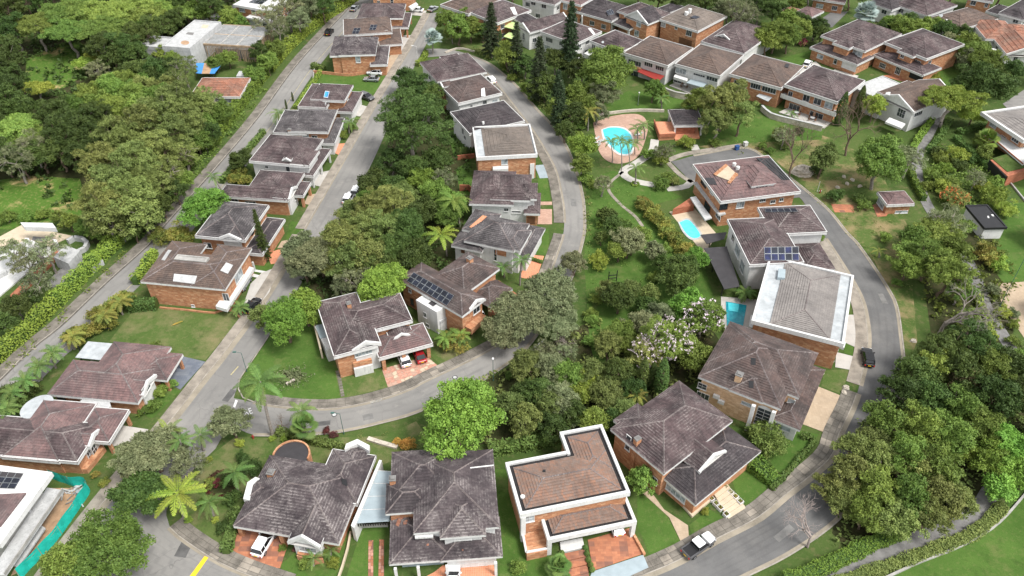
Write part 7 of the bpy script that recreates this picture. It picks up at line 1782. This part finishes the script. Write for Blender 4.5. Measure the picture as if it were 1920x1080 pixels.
cover('undergrowth', [(250, 440), (310, 370), (400, 265), (480, 165), (500, 170), (395, 300), (300, 415), (268, 450)], 'leaf_green', .6, .28, .4); cover('undergrowth', [(0, 690), (100, 600), (200, 505), (240, 460), (250, 465), (200, 520), (110, 612), (10, 700)], 'leaf_green', .5, .22, .25); cover('undergrowth', [(1100, 330), (1108, 330), (1108, 480), (1098, 480)], 'leaf_olive', .5, .2, .2); cover('undergrowth', [(880, 95), (940, 122), (1010, 195), (1060, 250), (1075, 250), (1020, 190), (960, 125), (900, 85)], 'leaf_olive', .5, .3, .4); cover('undergrowth', [(1740, 270), (1770, 270), (1880, 340), (1890, 400), (1800, 395), (1740, 370)], 'leaf_green', .4, .3, .4)
print('trees', NTREE)
# ------------------------------------------------------------------ cars
CARM = {}
def car_meshes(kind):
    if kind in CARM: return CARM[kind]
    # body stations along x (front +): x, half width, bottom, top ; cabin stations: x, half width low, z low, half width high, z high
    if kind == 'pickup':
        L = 5.3; body = [(-2.62, .80, .55, .95), (-2.55, .92, .45, 1.02), (-.75, .94, .38, 1.03), (.9, .94, .36, 1.04), (1.75, .93, .36, 1.02), (2.3, .88, .40, .94), (2.62, .70, .48, .80)]
        cab = [(-.82, .88, 1.02, .72, 1.72), (.35, .88, 1.02, .72, 1.74), (1.15, .86, 1.03, .74, 1.10)]; wb = (-1.65, 1.60)
    elif kind == 'suv':
        L = 4.5; body = [(-2.22, .78, .50, .95), (-2.12, .88, .38, 1.02), (-1.0, .91, .32, 1.03), (.7, .91, .32, 1.02), (1.5, .89, .32, .98), (2.0, .84, .36, .88), (2.24, .66, .45, .72)]
        cab = [(-2.08, .80, 1.0, .64, 1.22), (-1.75, .84, 1.0, .68, 1.60), (.15, .84, 1.0, .68, 1.64), (1.02, .82, 1.0, .70, 1.06)]; wb = (-1.35, 1.38)
    else:
        L = 4.4; body = [(-2.18, .76, .48, .84), (-2.05, .86, .34, .92), (-1.0, .89, .28, .93), (.7, .89, .28, .92), (1.5, .87, .28, .86), (2.0, .82, .32, .76), (2.2, .62, .42, .62)]
        cab = [(-1.75, .78, .90, .66, .96), (-1.05, .80, .90, .62, 1.36), (.05, .80, .90, .62, 1.42), (.98, .79, .90, .68, .95)]; wb = (-1.32, 1.35)
    def ring(x, w, z0, z1, r=.12):
        return [(x, -w + r * .3, z0), (x, -w, z0 + r * 1.6), (x, -w, z1 - r * 1.5), (x, -w + r * .6, z1 - r * .3), (x, -w + r * 2, z1), (x, w - r * 2, z1), (x, w - r * .6, z1 - r * .3), (x, w, z1 - r * 1.5), (x, w, z0 + r * 1.6), (x, w - r * .3, z0)]
    def loft(rs):
        m = MB()
        for a, b in zip(rs[:-1], rs[1:]):
            for i in range(len(a)): j = (i + 1) % len(a); m.poly([a[i], b[i], b[j], a[j]])
        m.poly(rs[0]); m.poly(rs[-1][::-1]); return m
    bm_ = loft([ring(*s) for s in body])
    cm = MB()
    for a, b in zip(cab[:-1], cab[1:]):
        A = [(a[0], -a[1], a[2]), (a[0], -a[3], a[4]), (a[0], a[3], a[4]), (a[0], a[1], a[2])]; B = [(b[0], -b[1], b[2]), (b[0], -b[3], b[4]), (b[0], b[3], b[4]), (b[0], b[1], b[2])]
        for i in range(3): cm.poly([A[i], B[i], B[i + 1], A[i + 1]])
    a = cab[0]; cm.poly([(a[0], -a[1], a[2]), (a[0], a[1], a[2]), (a[0], a[3], a[4]), (a[0], -a[3], a[4])])
    rf = MB(); tops = [c for c in cab if c[4] > 1.3]
    x0, x1 = tops[0][0], tops[-1][0]; w_, z = tops[0][3] + .02, max(c[4] for c in tops)
    rf.prism([(x0 - .05, -w_ + .1), (x0 + .1, -w_), (x1 - .1, -w_), (x1 + .05, -w_ + .12), (x1 + .05, w_ - .12), (x1 - .1, w_), (x0 + .1, w_), (x0 - .05, w_ - .1)], z - .05, z + .03)
    pl = MB()
    for sg in (-1, 1):
        for xa in ([x0 + .02, (x0 + x1) / 2 - .1, x1] if kind != 'pickup' else [x0, x1]):
            dx = .0 if xa < x1 else (cab[-1][0] - x1) * .9
            pl.tube((xa - (.06 if dx == 0 else -dx), sg * (cab[1][1] + .005 if dx == 0 else cab[-1][1]), cab[1][2] if dx == 0 else cab[-1][4] - .02), (xa, sg * (w_ - .01), z), .05, .045, 4)
    tr = MB()
    if kind == 'pickup':
        tr.box(-2.5, -.76, 1.0, -.92, .76, 1.035)
    wh = MB()
    wh.tube((0, -.11, 0), (0, .11, 0), .35, .35, 16); wh.poly([(math.cos(a) * .35, -.11, math.sin(a) * .35) for a in np.linspace(0, 6.283, 16, endpoint=False)])
    ri = MB()
    ri.tube((0, -.125, 0), (0, .125, 0), .21, .21, 10); ri.poly([(math.cos(a) * .21, -.125, math.sin(a) * .21) for a in np.linspace(0, 6.283, 10, endpoint=False)])
    f = body[-2]; r_ = body[1]
    hl = MB(); hl.box(-.12, -.17, -.07, .06, .17, .07); tl = MB(); tl.box(-.05, -.1, -.13, .05, .1, .13); pt = MB(); pt.box(-.02, -.24, -.07, .02, .24, .07)
    mi = MB(); mi.box(-.09, -.1, -.07, .09, .1, .08)
    gr = MB(); gr.box(-.03, -.45, -.09, .03, .45, .09)
    CARM[kind] = (bm_, cm, rf, pl, tr, wh.mesh('tyre', ['tyre']), ri.mesh('rim', ['rim']), hl.mesh('headlight', ['lamp_clear']), tl.mesh('tail_light', ['lamp_red']), pt.mesh('number_plate', ['plate_yellow']), mi, gr.mesh('grille', ['black']), body, cab, wb)
    return CARM[kind]
CB = {}
def car(kind, paint, x, y, fx, fy, label, group=None, roof=None):
    B, C, Rf, Pl, Tr, wh, ri, hl, tl, pt, mi, gr, body, cab, wb = car_meshes(kind)
    p, q = at(x, y), at(fx, fy)
    e = thing({'suv': 'parked_car', 'sedan': 'parked_car', 'pickup': 'pickup_truck'}[kind], label, 'pickup truck' if kind == 'pickup' else 'car', (p[0], p[1], .07), math.atan2(q[1] - p[1], q[0] - p[0]), group)
    def M(nm, mb, mat, sm=False):
        k = (kind, nm, mat)
        if k not in CB: CB[k] = mb.mesh(nm, [mat], sm)
        return CB[k]
    obj('body', M('body', B, paint), e); obj('windows', M('windows', C, 'car_glass'), e); obj('roof', M('roof', Rf, roof or paint), e); obj('pillars', M('pillars', Pl, paint), e)
    if kind == 'pickup':
        obj('load_bed', M('load_bed', Tr, 'black'), e)
        if roof:
            hd = MB(); hd.prism([(1.2, -.82), (2.0, -.78), (2.42, -.6), (2.42, .6), (2.0, .78), (1.2, .82)], 1.0, 1.055); obj('bonnet', M('bonnet', hd, roof), e)
            sd_ = MB()
            for sg in (-1, 1): sd_.box(-2.5, sg * .86 - .06, 1.0, -.9, sg * .86 + .06, 1.12)
            sd_.box(-2.58, -.86, .95, -2.48, .86, 1.12); obj('bed_side', M('bed_side', sd_, paint), e)
    for wx in wb:
        for sg in (-1, 1):
            w_ = obj('wheel', wh, e, (wx, sg * (body[2][1] - .09), .35)); obj('rim', ri, w_)
    f = body[-2]; b = body[0]
    for sg in (-1, 1):
        obj('headlight', hl, e, (f[0] + .04, sg * (f[1] - .20), f[3] - .12)); obj('tail_light', tl, e, (b[0], sg * (b[1] - .08), b[3] - .18)); obj('mirror', M('mirror', mi, paint), e, (cab[-1][0] - .25, sg * (body[3][1] + .09), cab[-1][2] + .12))
    obj('number_plate', pt, e, (b[0] - .02, 0, .68)); obj('grille', gr, e, (body[-1][0] - .02, 0, .58))
    return e
car('suv', 'car_white', 497, 1022, 522, 980, 'white estate car backed out of the carport on the brick drive at the bottom left')
car('pickup', 'car_grey', 1309, 1028, 1347, 1001, 'grey pickup truck with white cab roof and bonnet parked at the bottom right kerb', roof='car_white')
car('suv', 'car_black', 1625, 675, 1619, 640, 'black car with yellow number plate on the right loop road'); car('sedan', 'car_black', 474, 578, 492, 556, 'black saloon on the pale drive beside the taupe tiled brick house'); car('suv', 'car_silver', 458, 536, 472, 514, 'silver car half under the balcony of the taupe tiled brick house')
car('suv', 'car_white', 757, 676, 745, 648, 'white car with black rear window in the double carport'); car('sedan', 'car_red', 786, 669, 774, 642, 'dark red car in the double carport beside the white one')
car('suv', 'car_white', 893, 590, 880, 572, 'white car in the carport of the solar house, nearer the wall'); car('suv', 'car_white', 938, 574, 922, 556, 'white car under the outer edge of the solar house carport')
car('suv', 'car_white', 670, 362, 683, 340, 'white car parked beside the middle grove on the street'); car('suv', 'car_white', 655, 376, 668, 354, 'white car mostly under the bushes of the middle grove')
car('suv', 'car_white', 703, 140, 681, 139, 'white car with black windows on the far lawn, the farther of two'); car('sedan', 'car_silver', 697, 152, 675, 151, 'silver white car on the far lawn, the nearer of two'); car('suv', 'car_grey', 688, 186, 700, 190, 'grey car beside the carport of the blue skylight house')
car('suv', 'car_black', 618, 64, 634, 45, 'black car driving on the avenue'); car('sedan', 'car_silver', 665, 19, 676, 8, 'silver car farther up the avenue near the top'); car('sedan', 'car_white', 782, 22, 770, 21, 'white car on the forecourt at the top of the left row'); car('sedan', 'car_silver', 812, 20, 822, 14, 'silver car on the street near the top edge')
car('suv', 'car_white', 920, 154, 912, 146, 'white car beside the brown plum house on the loop road'); car('suv', 'car_white', 1513, 124, 1519, 116, 'white van on the drive between the row houses'); car('sedan', 'car_white', 1152, 984, 1145, 966, 'white car in the carport of the modern orange roofed house'); car('sedan', 'car_red', 1722, 151, 1716, 140, 'red car in the open garage at the top right'); car('sedan', 'car_white', 850, 1092, 852, 1060, 'white car cut by the bottom edge on the tiled drive'); car('sedan', 'car_white', 1345, 106, 1338, 100, 'white car in front of the gabled dormer house')
# ------------------------------------------------------------------ lamps, bins, walls, pool things
def lamp(bx, by, ty, label, mat='lampgreen', head='globe', lean=0):
    B = at(bx, by); h = rise(B, ty); e = thing('street_lamp', label, 'street lamp', B)
    m = MB(); m.tube((0, 0, 0), (0, 0, .5), .09, .07, 8); m.tube((0, 0, .5), (0, 0, h), .055, .04, 8); part('pole', m, mat, e)
    if head == 'arm':
        m = MB(); m.tube((0, 0, h), (-.9, 0, h + .25), .035, .03, 6); a = part('arm', m, mat, e); m = MB(); m.box(-1.35, -.13, h + .18, -.8, .13, h + .30); part('lamp_head', m, mat, a)
    elif head == 'globe':
        m = MB()
        for z0, r0, z1, r1 in ((0, .06, .08, .17), (.08, .17, .22, .20), (.22, .20, .36, .12), (.36, .12, .40, .02)): m.tube((0, 0, h + z0), (0, 0, h + z1), r0, r1, 12)
        part('lamp_head', m, 'white', e, True)
    return e
lamp(463, 697, 662, 'green street lamp with a short arm on the corner lawn kerb', head='arm'); lamp(645, 814, 776, 'green street lamp beside the white manhole on the loop road', head='arm'); lamp(925, 714, 674, 'dark street lamp with white globe below the bend'); lamp(1196, 197, 175, 'pale lamp post on the park lawn', 'steel'); lamp(783, 117, 87, 'white lamp post at the head of the loop road', 'white', 'arm'); lamp(1874, 575, 470, 'tall green pole beside the concrete court', 'lampgreen', None); lamp(1532, 360, 340, 'thin pole beside the hydrant', 'white', None)
def manhole(x, y, label, mat='white_old', r=.32):
    e = thing('manhole_cover', label, 'manhole cover', at(x, y)); m = MB(); m.tube((0, 0, .06), (0, 0, .085), r * 1.35, r * 1.35, 18); part('rim', m, 'gutter', e); m = MB(); m.tube((0, 0, .06), (0, 0, .092), r, r, 18); part('lid', m, mat, e)
manhole(627, 778, 'pale round manhole cover beside the green street lamp'); manhole(853, 708, 'white round manhole cover on the dark part of the loop road'); manhole(166, 548, 'round manhole cover in the avenue pavement', 'concrete_dark')
e = thing('storm_drain', 'dark slotted storm drain in the kerb in front of the double carport', 'drain', at(706, 752)); P0, P1 = at(693, 756), at(718, 748); e.rotation_euler = (0, 0, math.atan2(P1[1] - P0[1], P1[0] - P0[0])); m = MB(); m.box(-1.0, -.25, .03, 1.0, .25, .07); part('drain_pit', m, 'gutter', e)
for k in range(9):
    m = MB(); m.box(-.95 + k * .22, -.22, .07, -.87 + k * .22, .22, .10); part('bar', m, 'steel', e)
def bin_(x, y, mat, label):
    e = thing('wheeled_bin', label, 'bin', at(x, y), .4); m = MB(); m.prism([(-.45, -.4), (.45, -.4), (.45, .4), (-.45, .4)], .12, 1.05); part('bin_body', m, mat, e); m = MB(); m.prism([(-.5, -.45), (.5, -.45), (.5, .42), (-.5, .42)], 1.06, 1.14); part('lid', m, mat, e)
    for sg in (-1, 1): m = MB(); m.tube((sg * .4, .35, .12), (sg * .48, .35, .12), .12, .12, 10); part('wheel', m, 'tyre', e)
bin_(1381, 281, 'blue_plastic', 'blue rubbish bin at the end of the dead end street'); bin_(1397, 274, 'tank', 'pale grey rubbish bin beside the blue one')
e = thing('fire_hydrant', 'red and white fire hydrant on the slope beside the loop road', 'hydrant', at(1537, 362)); m = MB(); m.tube((0, 0, 0), (0, 0, .7), .16, .14, 10); m.tube((0, 0, .7), (0, 0, .95), .17, .05, 10); part('hydrant_body', m, 'red', e); m = MB(); m.tube((-.3, 0, .55), (.3, 0, .55), .08, .08, 8); part('nozzle', m, 'white', e)
e = thing('fire_hydrant', 'small red hydrant on the island lawn at the junction', 'hydrant', at(475, 822)); m = MB(); m.tube((0, 0, 0), (0, 0, .6), .15, .13, 10); m.tube((0, 0, .6), (0, 0, .82), .16, .05, 10); part('hydrant_body', m, 'red', e); m = MB(); m.tube((-.25, 0, .45), (.25, 0, .45), .07, .07, 8); part('nozzle', m, 'red', e)
def wall(pts, h, mat, label, th=.3, cap=None, name='garden_wall', cat='wall'):
    c = smooth(spx(pts), 2.0); o = c[len(c) // 2]; e = thing(name, label, cat, (*o, 0)); m = MB(); a, b = offset(c, th / 2) - o, offset(c, -th / 2) - o
    for i in range(len(c) - 1): m.prism([tuple(a[i]), tuple(a[i + 1]), tuple(b[i + 1]), tuple(b[i])], 0, h)
    part('masonry', m, mat, e)
    if cap:
        a, b = offset(c, th / 2 + .06) - o, offset(c, -th / 2 - .06) - o; m = MB()
        for i in range(len(c) - 1): m.prism([tuple(a[i]), tuple(a[i + 1]), tuple(b[i + 1]), tuple(b[i])], h + .002, h + .1)
        part('coping', m, cap, e)
    return e
wall([(1427, 207), (1445, 222), (1490, 234), (1540, 246)], 1.4, 'rubble', 'pale rubble retaining wall below the balcony house', .5, 'white_old'); wall([(1230, 168), (1262, 182), (1296, 188)], 1.6, 'rubble', 'pinkish rubble retaining wall below the row houses', .5, 'concrete'); wall([(1112, 220), (1145, 214), (1195, 209), (1245, 210)], .7, 'rubble', 'low stone wall along the back of the park pool', .4)
wall([(586, 175), (640, 100), (655, 85)], 1.2, 'concrete', 'grey boundary wall between the far lawn and the avenue') if False else None
wall([(588, 137), (620, 140), (655, 143), (690, 138)], .8, 'brick', 'brick base wall along the far lawn', .25); wall([(588, 182), (588, 140), (590, 132)], .5, 'concrete', 'low grey wall between the far lawn and the avenue'); wall([(300, 578), (345, 582), (405, 588), (430, 580), (450, 596)], .35, 'brick', 'low brick edging between the vacant lawn and the taupe tiled house', .25); wall([(658, 1000), (650, 1040), (632, 1095)], .5, 'cream', 'low cream wall between two bottom lawns', .25); wall([(666, 990), (700, 988), (728, 987)], .6, 'concrete', 'low wall with dark trellis under the blue canopy', .2)
wall([(1185, 1000), (1196, 1020), (1208, 1042)], .5, 'brick', 'short brick edge wall right of the herringbone drive', .35); wall([(1620, 1102), (1670, 1080), (1724, 1055), (1780, 1034), (1832, 1009), (1874, 980), (1916, 934), (1960, 880)], .35, 'concrete', 'grey kerb wall along the bottom right lawn', .3); wall([(1890, 340), (1905, 358), (1935, 395)], .4, 'concrete', 'pale kerb along the garden at the right edge', .3); wall([(835, 100), (860, 92), (890, 98)], .5, 'rubble', 'low curved stone edging at the head of the loop road', .4); wall([(690, 824), (715, 832), (745, 840)], .4, 'rubble', 'row of weathered stone blocks on the grass below the loop road', .7); wall([(858, 300), (890, 296)], 1.2, 'brick_red', 'dark red wall at the back of the taupe roofed house', .25); wall([(862, 358), (886, 360), (884, 375)], 1.6, 'brick_red', 'red brick garden wall behind the plum white house', .25)
for i, pts in enumerate((((15, 655), (36, 636)), ((82, 598), (102, 580)), ((120, 560), (150, 535)), ((172, 515), (196, 496)), ((220, 465), (245, 445)))): wall(pts, 1.3, 'white_old', 'weathered white wall panel showing through the left hedge', .15, None, 'wall_panel', 'wall').__setitem__('group', 'white wall panels in the left hedge')
# net, canopy
e = thing('safety_net', 'turquoise green safety net round the building site at the bottom left', 'net', at(150, 930)); o = at(150, 930)
pts = smooth(spx([(98, 898), (118, 905), (140, 912), (165, 912), (168, 925), (155, 945), (135, 975), (110, 1010), (88, 1035), (62, 1062), (40, 1085)]), .5); m = MB()
for i in range(len(pts) - 1):
    j0, j1 = [np.array((math.sin(k * 1.9) * .10, math.cos(k * 1.3) * .10)) for k in (i, i + 1)]; a, b = pts[i] - o[:2], pts[i + 1] - o[:2]
    for z0, z1, f0, f1 in ((0, .9, .3, 1.0), (.9, 1.7, 1.0, .4), (1.7, 2.2, .4, 0)): m.poly([(*(a + j0 * f0), z0), (*(b + j1 * f0), z0), (*(b + j1 * f1), z1 + math.sin((i + 1) * .8) * .08 * (z1 > 1)), (*(a + j0 * f1), z1 + math.sin(i * .8) * .08 * (z1 > 1))])
part('netting', m, 'net_green', e)
for i in range(0, len(pts), 7): m = MB(); q = pts[i] - o[:2]; m.tube((*q, 0), (*q, 2.3), .04, .04, 5); part('net_post', m, 'timber', e)
sheet('site_floor', [(95, 915), (160, 915), (150, 945), (60, 1060), (20, 1080), (60, 1000)], .03, 'earth', .03)
rng = random.Random(4)
for k in range(16):
    x, y = rng.uniform(110, 152), rng.uniform(918, 945); p = at(x, y); a = rng.uniform(0, 6.28); e = thing('timber_plank', 'grey brown plank thrown on the heap inside the green net', 'plank', (p[0], p[1], .06 + k * .012), a, 'planks inside the green net'); m = MB(); m.box(-rng.uniform(.6, 1.4), -.08, 0, rng.uniform(.6, 1.4), .08, .05); part('board', m, rng.choice(['timber', 'white_old', 'concrete_dark']), e)
for (x, y), mt, lb in (((88, 935), 'tarp_blue', 'blue plastic drum under the concrete roof of the building site'), ((150, 928), 'steel', 'grey metal drum beside the green net')):
    e = thing('drum', lb, 'drum', at(x, y)); m = MB()
    for z0, z1, r in ((0, .28, .3), (.28, .32, .32), (.32, .58, .3), (.58, .62, .32), (.62, .88, .3)): m.tube((0, 0, z0), (0, 0, z1), r, r, 14)
    part('drum_body', m, mt, e)
for x, y in ((142, 918), (148, 922), (154, 918), (146, 914)):
    e = thing('cement_sack', 'pale sack in the pile behind the green net', 'sack', at(x, y), rng.uniform(0, 3), 'sacks behind the green net'); m = MB(); m.tube((-.4, 0, .18), (-.25, 0, .2), .10, .2, 8); m.tube((-.25, 0, .2), (.25, 0, .2), .2, .2, 8); m.tube((.25, 0, .2), (.4, 0, .18), .2, .10, 8); part('sack_cloth', m, 'white_old', e, True)
# corrugated canopy between the two bottom houses
q = [at(*p, 3.0) for p in ((665, 982), (730, 978), (735, 884), (708, 882))]; o = sum(q) / 4; e = thing('canopy', 'pale blue ribbed canopy between the grey roofed house and the plum house', 'canopy', (o[0], o[1], 0))
def B4(u, v): return ((q[0] * (1 - u) + q[1] * u) * (1 - v) + (q[3] * (1 - u) + q[2] * u) * v) - (o[0], o[1], 0)
for k in range(4):
    m = MB(); v0, v1 = k / 4 + .004, (k + 1) / 4 - .004; m.poly([B4(0, v0), B4(1, v0), B4(1, v1), B4(0, v1)]); part('roof_sheet', m, 'pale_blue', e)
    m = MB(); m.tube(B4(0, v1) + (0, 0, .03), B4(1, v1) + (0, 0, .03), .04, .04, 5); part('sheet_seam', m, 'white', e)
for u in (.03, .97): m = MB(); p = B4(u, .02); m.tube((p[0], p[1], 0), p, .06, .06, 6); part('post', m, 'black', e)
m = MB()
for k in range(14): p0, p1 = B4(k / 14, .005), B4((k + .5) / 14, .005); m.poly([p0 - (0, 0, .1), p1 - (0, 0, .1), p1 - (0, 0, .8), p0 - (0, 0, .8)])
part('trellis', m, 'black', e)
# planters beside the steps
for L, lb in ((((1333, 938), (1342, 947), (1350, 955), (1361, 967)), 'left'), (((1360, 917), (1369, 926), (1378, 934), (1387, 943)), 'right')):
    for i, (x, y) in enumerate(L):
        e = thing('planter', f'white square planter in the {lb} row beside the cream steps', 'planter', at(x, y), .6, f'white planters in the {lb} row beside the cream steps'); m = MB(); s = .38
        for r in ((-s, -s, s, -s + .08), (-s, s - .08, s, s), (-s, -s + .08, -s + .08, s - .08), (s - .08, -s + .08, s, s - .08)): m.box(r[0], r[1], 0, r[2], r[3], .55 + .0 * i)
        part('box', m, 'white', e); m = MB(); m.box(-s + .08, -s + .08, .1, s - .08, s - .08, .47); part('earth', m, 'wood_dark', e); P = NR.uniform(-.26, .26, (60, 3)); P[:, 2] = .5 + abs(P[:, 2]); obj('plant', quads_mesh('planter_leaves', leaf_arrays(P, NR.uniform(.05, .1, 60), None), ('leaf_green' if i % 2 else 'leaf_areca',)), e)
BALL = []
for L, lb in ((((1053, 1040), (1056, 1050), (1059, 1061), (1062, 1072), (1064, 1083)), 'left'), (((1097, 1030), (1100, 1041), (1103, 1053), (1107, 1062), (1110, 1071)), 'right')):
    for x, y in L:
        if not BALL: dd = dirs(420, -.9); BALL.append(quads_mesh('ball_leaves', leaf_arrays(dd * .36 + (0, 0, .42), NR.uniform(.06, .11, len(dd)), dd), ('leaf_hedge_dark',)))
        if not BALL[1:]: m = MB(); m.tube((0, 0, 0), (0, 0, .7), .2, .2, 8); BALL.append(m.mesh('stem', ['leaf_dense']))
        e = thing('topiary_ball', f'clipped ball bush in the {lb} row beside the brick garden steps', 'bush', at(x, y), 0, f'clipped ball bushes {lb} of the brick garden steps'); obj('foliage', BALL[0], e); obj('stem', BALL[1], e)
for k in range(5): e = thing('topiary_ball', 'clipped ball bush in the row across the orange drive of the grey tiled house', 'bush', at(994 + k * 5, 487 + k * 1.6), 0, 'clipped ball bushes across the orange drive'); obj('foliage', BALL[0], e); obj('stem', BALL[1], e)
# pool loungers, bench frame, boulder, stones
for i, (x, y) in enumerate(((1116, 262), (1122, 268), (1118, 275), (1128, 266), (1197, 254))):
    e = thing('sun_lounger', 'white sun lounger on the pink terrace of the park pool' if i < 4 else 'single white chair right of the park pool', 'sun lounger', at(x, y), .3, 'white sun loungers left of the park pool' if i < 4 else None); m = MB(); m.box(-1.0, -.32, .30, .45, .32, .38); part('seat', m, 'white', e); m = MB(); m.poly([(.45, -.32, .36), (.45, .32, .36), (1.0, .32, .8), (1.0, -.32, .8)]); m.poly([(.45, -.32, .30), (.45, .32, .30), (1.05, .32, .74), (1.05, -.32, .74)]); part('backrest', m, 'white', e)
    for lx in (-.9, .35):
        for ly in (-.27, .27): m = MB(); m.box(lx - .03, ly - .03, .06, lx + .03, ly + .03, .3); part('leg', m, 'white', e)
e = thing('wooden_frame', 'dark wooden garden frame standing on the park lawn', 'garden frame', at(1148, 528), .2)
for sx in (-.8, .8): m = MB(); m.box(sx - .07, -.07, 0, sx + .07, .07, 2.6); part('post', m, 'black', e)
for z in (.8, 1.5): m = MB(); m.box(-.73, -.06, z, .73, .06, z + .12); part('crossbar', m, 'black', e)
e = thing('boulder', 'large pale boulder at the foot of the leafless tree above the loop road', 'rock', at(1505, 325)); m = MB(); rg = random.Random(2); K, J = 12, 6
rr = [[1 + rg.uniform(-.22, .22) for _ in range(K)] for _ in range(J + 1)]
def bp(i, j): t = math.pi * .5 * i / J; a = 6.283 * (j % K) / K; r = rr[i][j % K]; return (2.6 * math.cos(t) * math.cos(a) * r, 1.9 * math.cos(t) * math.sin(a) * r, 1.7 * math.sin(t) * r)
for i in range(J):
    for j in range(K): m.poly([bp(i, j), bp(i, j + 1), bp(i + 1, j + 1), bp(i + 1, j)])
part('rock', m, 'rubble', e)
for x, y in ((1588, 345), (1570, 352), (1598, 338), (1582, 332), (1612, 350), (1540, 700), (1712, 640), (1586, 727), (1582, 737)):
    e = thing('stone', 'pale stone lying on the dry slope' if y < 400 else 'white stone beside the kerb', 'stone', at(x, y), x, 'pale stones on the dry slope' if y < 400 else 'white stones beside the kerbs', None, (.22, .22, .25)); obj('rock', bpy.data.objects['rock'].data, e)
# flower bed ring, palm leaf, shrub bed
e = thing('flower_bed', 'oval flower bed with dark red edging on the island lawn', 'flower bed', at(418, 918)); o = at(418, 918); q = smooth(spx([(390, 925), (388, 905), (405, 888), (430, 885), (446, 900), (440, 920), (415, 932), (390, 925)]), .3) - o[:2]; m = MB(); m.poly([(*p, .03) for p in q[:-1]]); part('soil', m, 'forest_floor', e); P = np.repeat(q, 30, 0) + NR.normal(scale=.12, size=(len(q) * 30, 2)); obj('edging', quads_mesh('edging_leaves', leaf_arrays(np.column_stack([P, NR.uniform(.05, .35, len(P))]), NR.uniform(.08, .14, len(P)), None), ('leaf_red',)), e)
e = thing('palm_leaf', 'dry fallen palm leaf lying on the vacant lawn', 'palm leaf', at(334, 607) + (0, 0, .25), .7, None); o_f = obj('frond', frond_mesh('royal'), e, (-1.2, 0, 0)); setmat(o_f, 'leaf_orange'); o_f.scale = (.75, .5, .12)
e = thing('flower_bed', 'stone edged plant bed on the corner lawn below the mango trees', 'flower bed', at(545, 708)); o = at(545, 708); q = smooth(spx([(520, 712), (530, 700), (560, 698), (566, 705), (550, 718), (535, 722), (520, 712)]), .4) - o[:2]; m = MB(); m.poly([(*p, .04) for p in q[:-1]]); part('soil', m, 'forest_floor', e); P = NR.normal(scale=(1.3, 1.0), size=(900, 2)); obj('plants', quads_mesh('bed_leaves', leaf_arrays(np.column_stack([P, np.abs(NR.normal(scale=.3, size=900))]), NR.uniform(.12, .25, 900), None), ('leaf_grey',)), e); m = MB(); p0, p1 = at(537, 722) - o, at(553, 713) - o; m.tube((p0[0], p0[1], .2), (p1[0], p1[1], .22), .28, .22, 8); part('log', m, 'bark_pale', e)
e = thing('flower_ring', 'yellow flower ring at the foot of the palm beside the forked path', 'flower bed', at(1191, 346)); a = NR.uniform(0, 6.28, 300); r = NR.uniform(.6, 1.0, 300); obj('flowers', quads_mesh('ring_leaves', leaf_arrays(np.column_stack([r * np.cos(a), r * np.sin(a), NR.uniform(.05, .4, 300)]), NR.uniform(.1, .2, 300), None), ('leaf_yellow',)), e)

# garden tables with chairs on the patios of the upper row
for x, y, lb in ((1283, 165, 'round table with chairs on the patio under the pale blue awning'), (1492, 217, 'round table with chairs on the terrace below the long white balcony'), (1522, 227, 'second table with chairs near the right end of the balcony house terrace'), (905, 62, 'table with chairs under the brick balcony at the top centre')):
    p = at(x, y); e = thing('garden_table', lb, 'table', (p[0], p[1], .3), x * .1); m = MB(); m.tube((0, 0, .68), (0, 0, .74), .6, .6, 14); m.tube((0, 0, 0), (0, 0, .68), .06, .06, 6); part('table_top', m, 'white_old', e)
    for k in range(4):
        a = k * 1.5708 + .4; cx, cy = p[0] + math.cos(a) * 1.0, p[1] + math.sin(a) * 1.0
        ch = thing('garden_chair', 'chair at the ' + lb.replace(' with chairs', '')[:60], 'chair', (cx, cy, .3), a, 'chairs at the ' + lb.replace(' with chairs', '')[:50]); m = MB(); m.box(-.22, -.22, .40, .22, .22, .45); part('seat', m, 'wood_dark', ch); m = MB(); m.box(.18, -.22, .452, .22, .22, .9); part('backrest', m, 'wood_dark', ch)
        for lx in (-.19, .19):
            for ly in (-.19, .19): m = MB(); m.box(lx - .02, ly - .02, 0, lx + .02, ly + .02, .398); part('leg', m, 'wood_dark', ch)
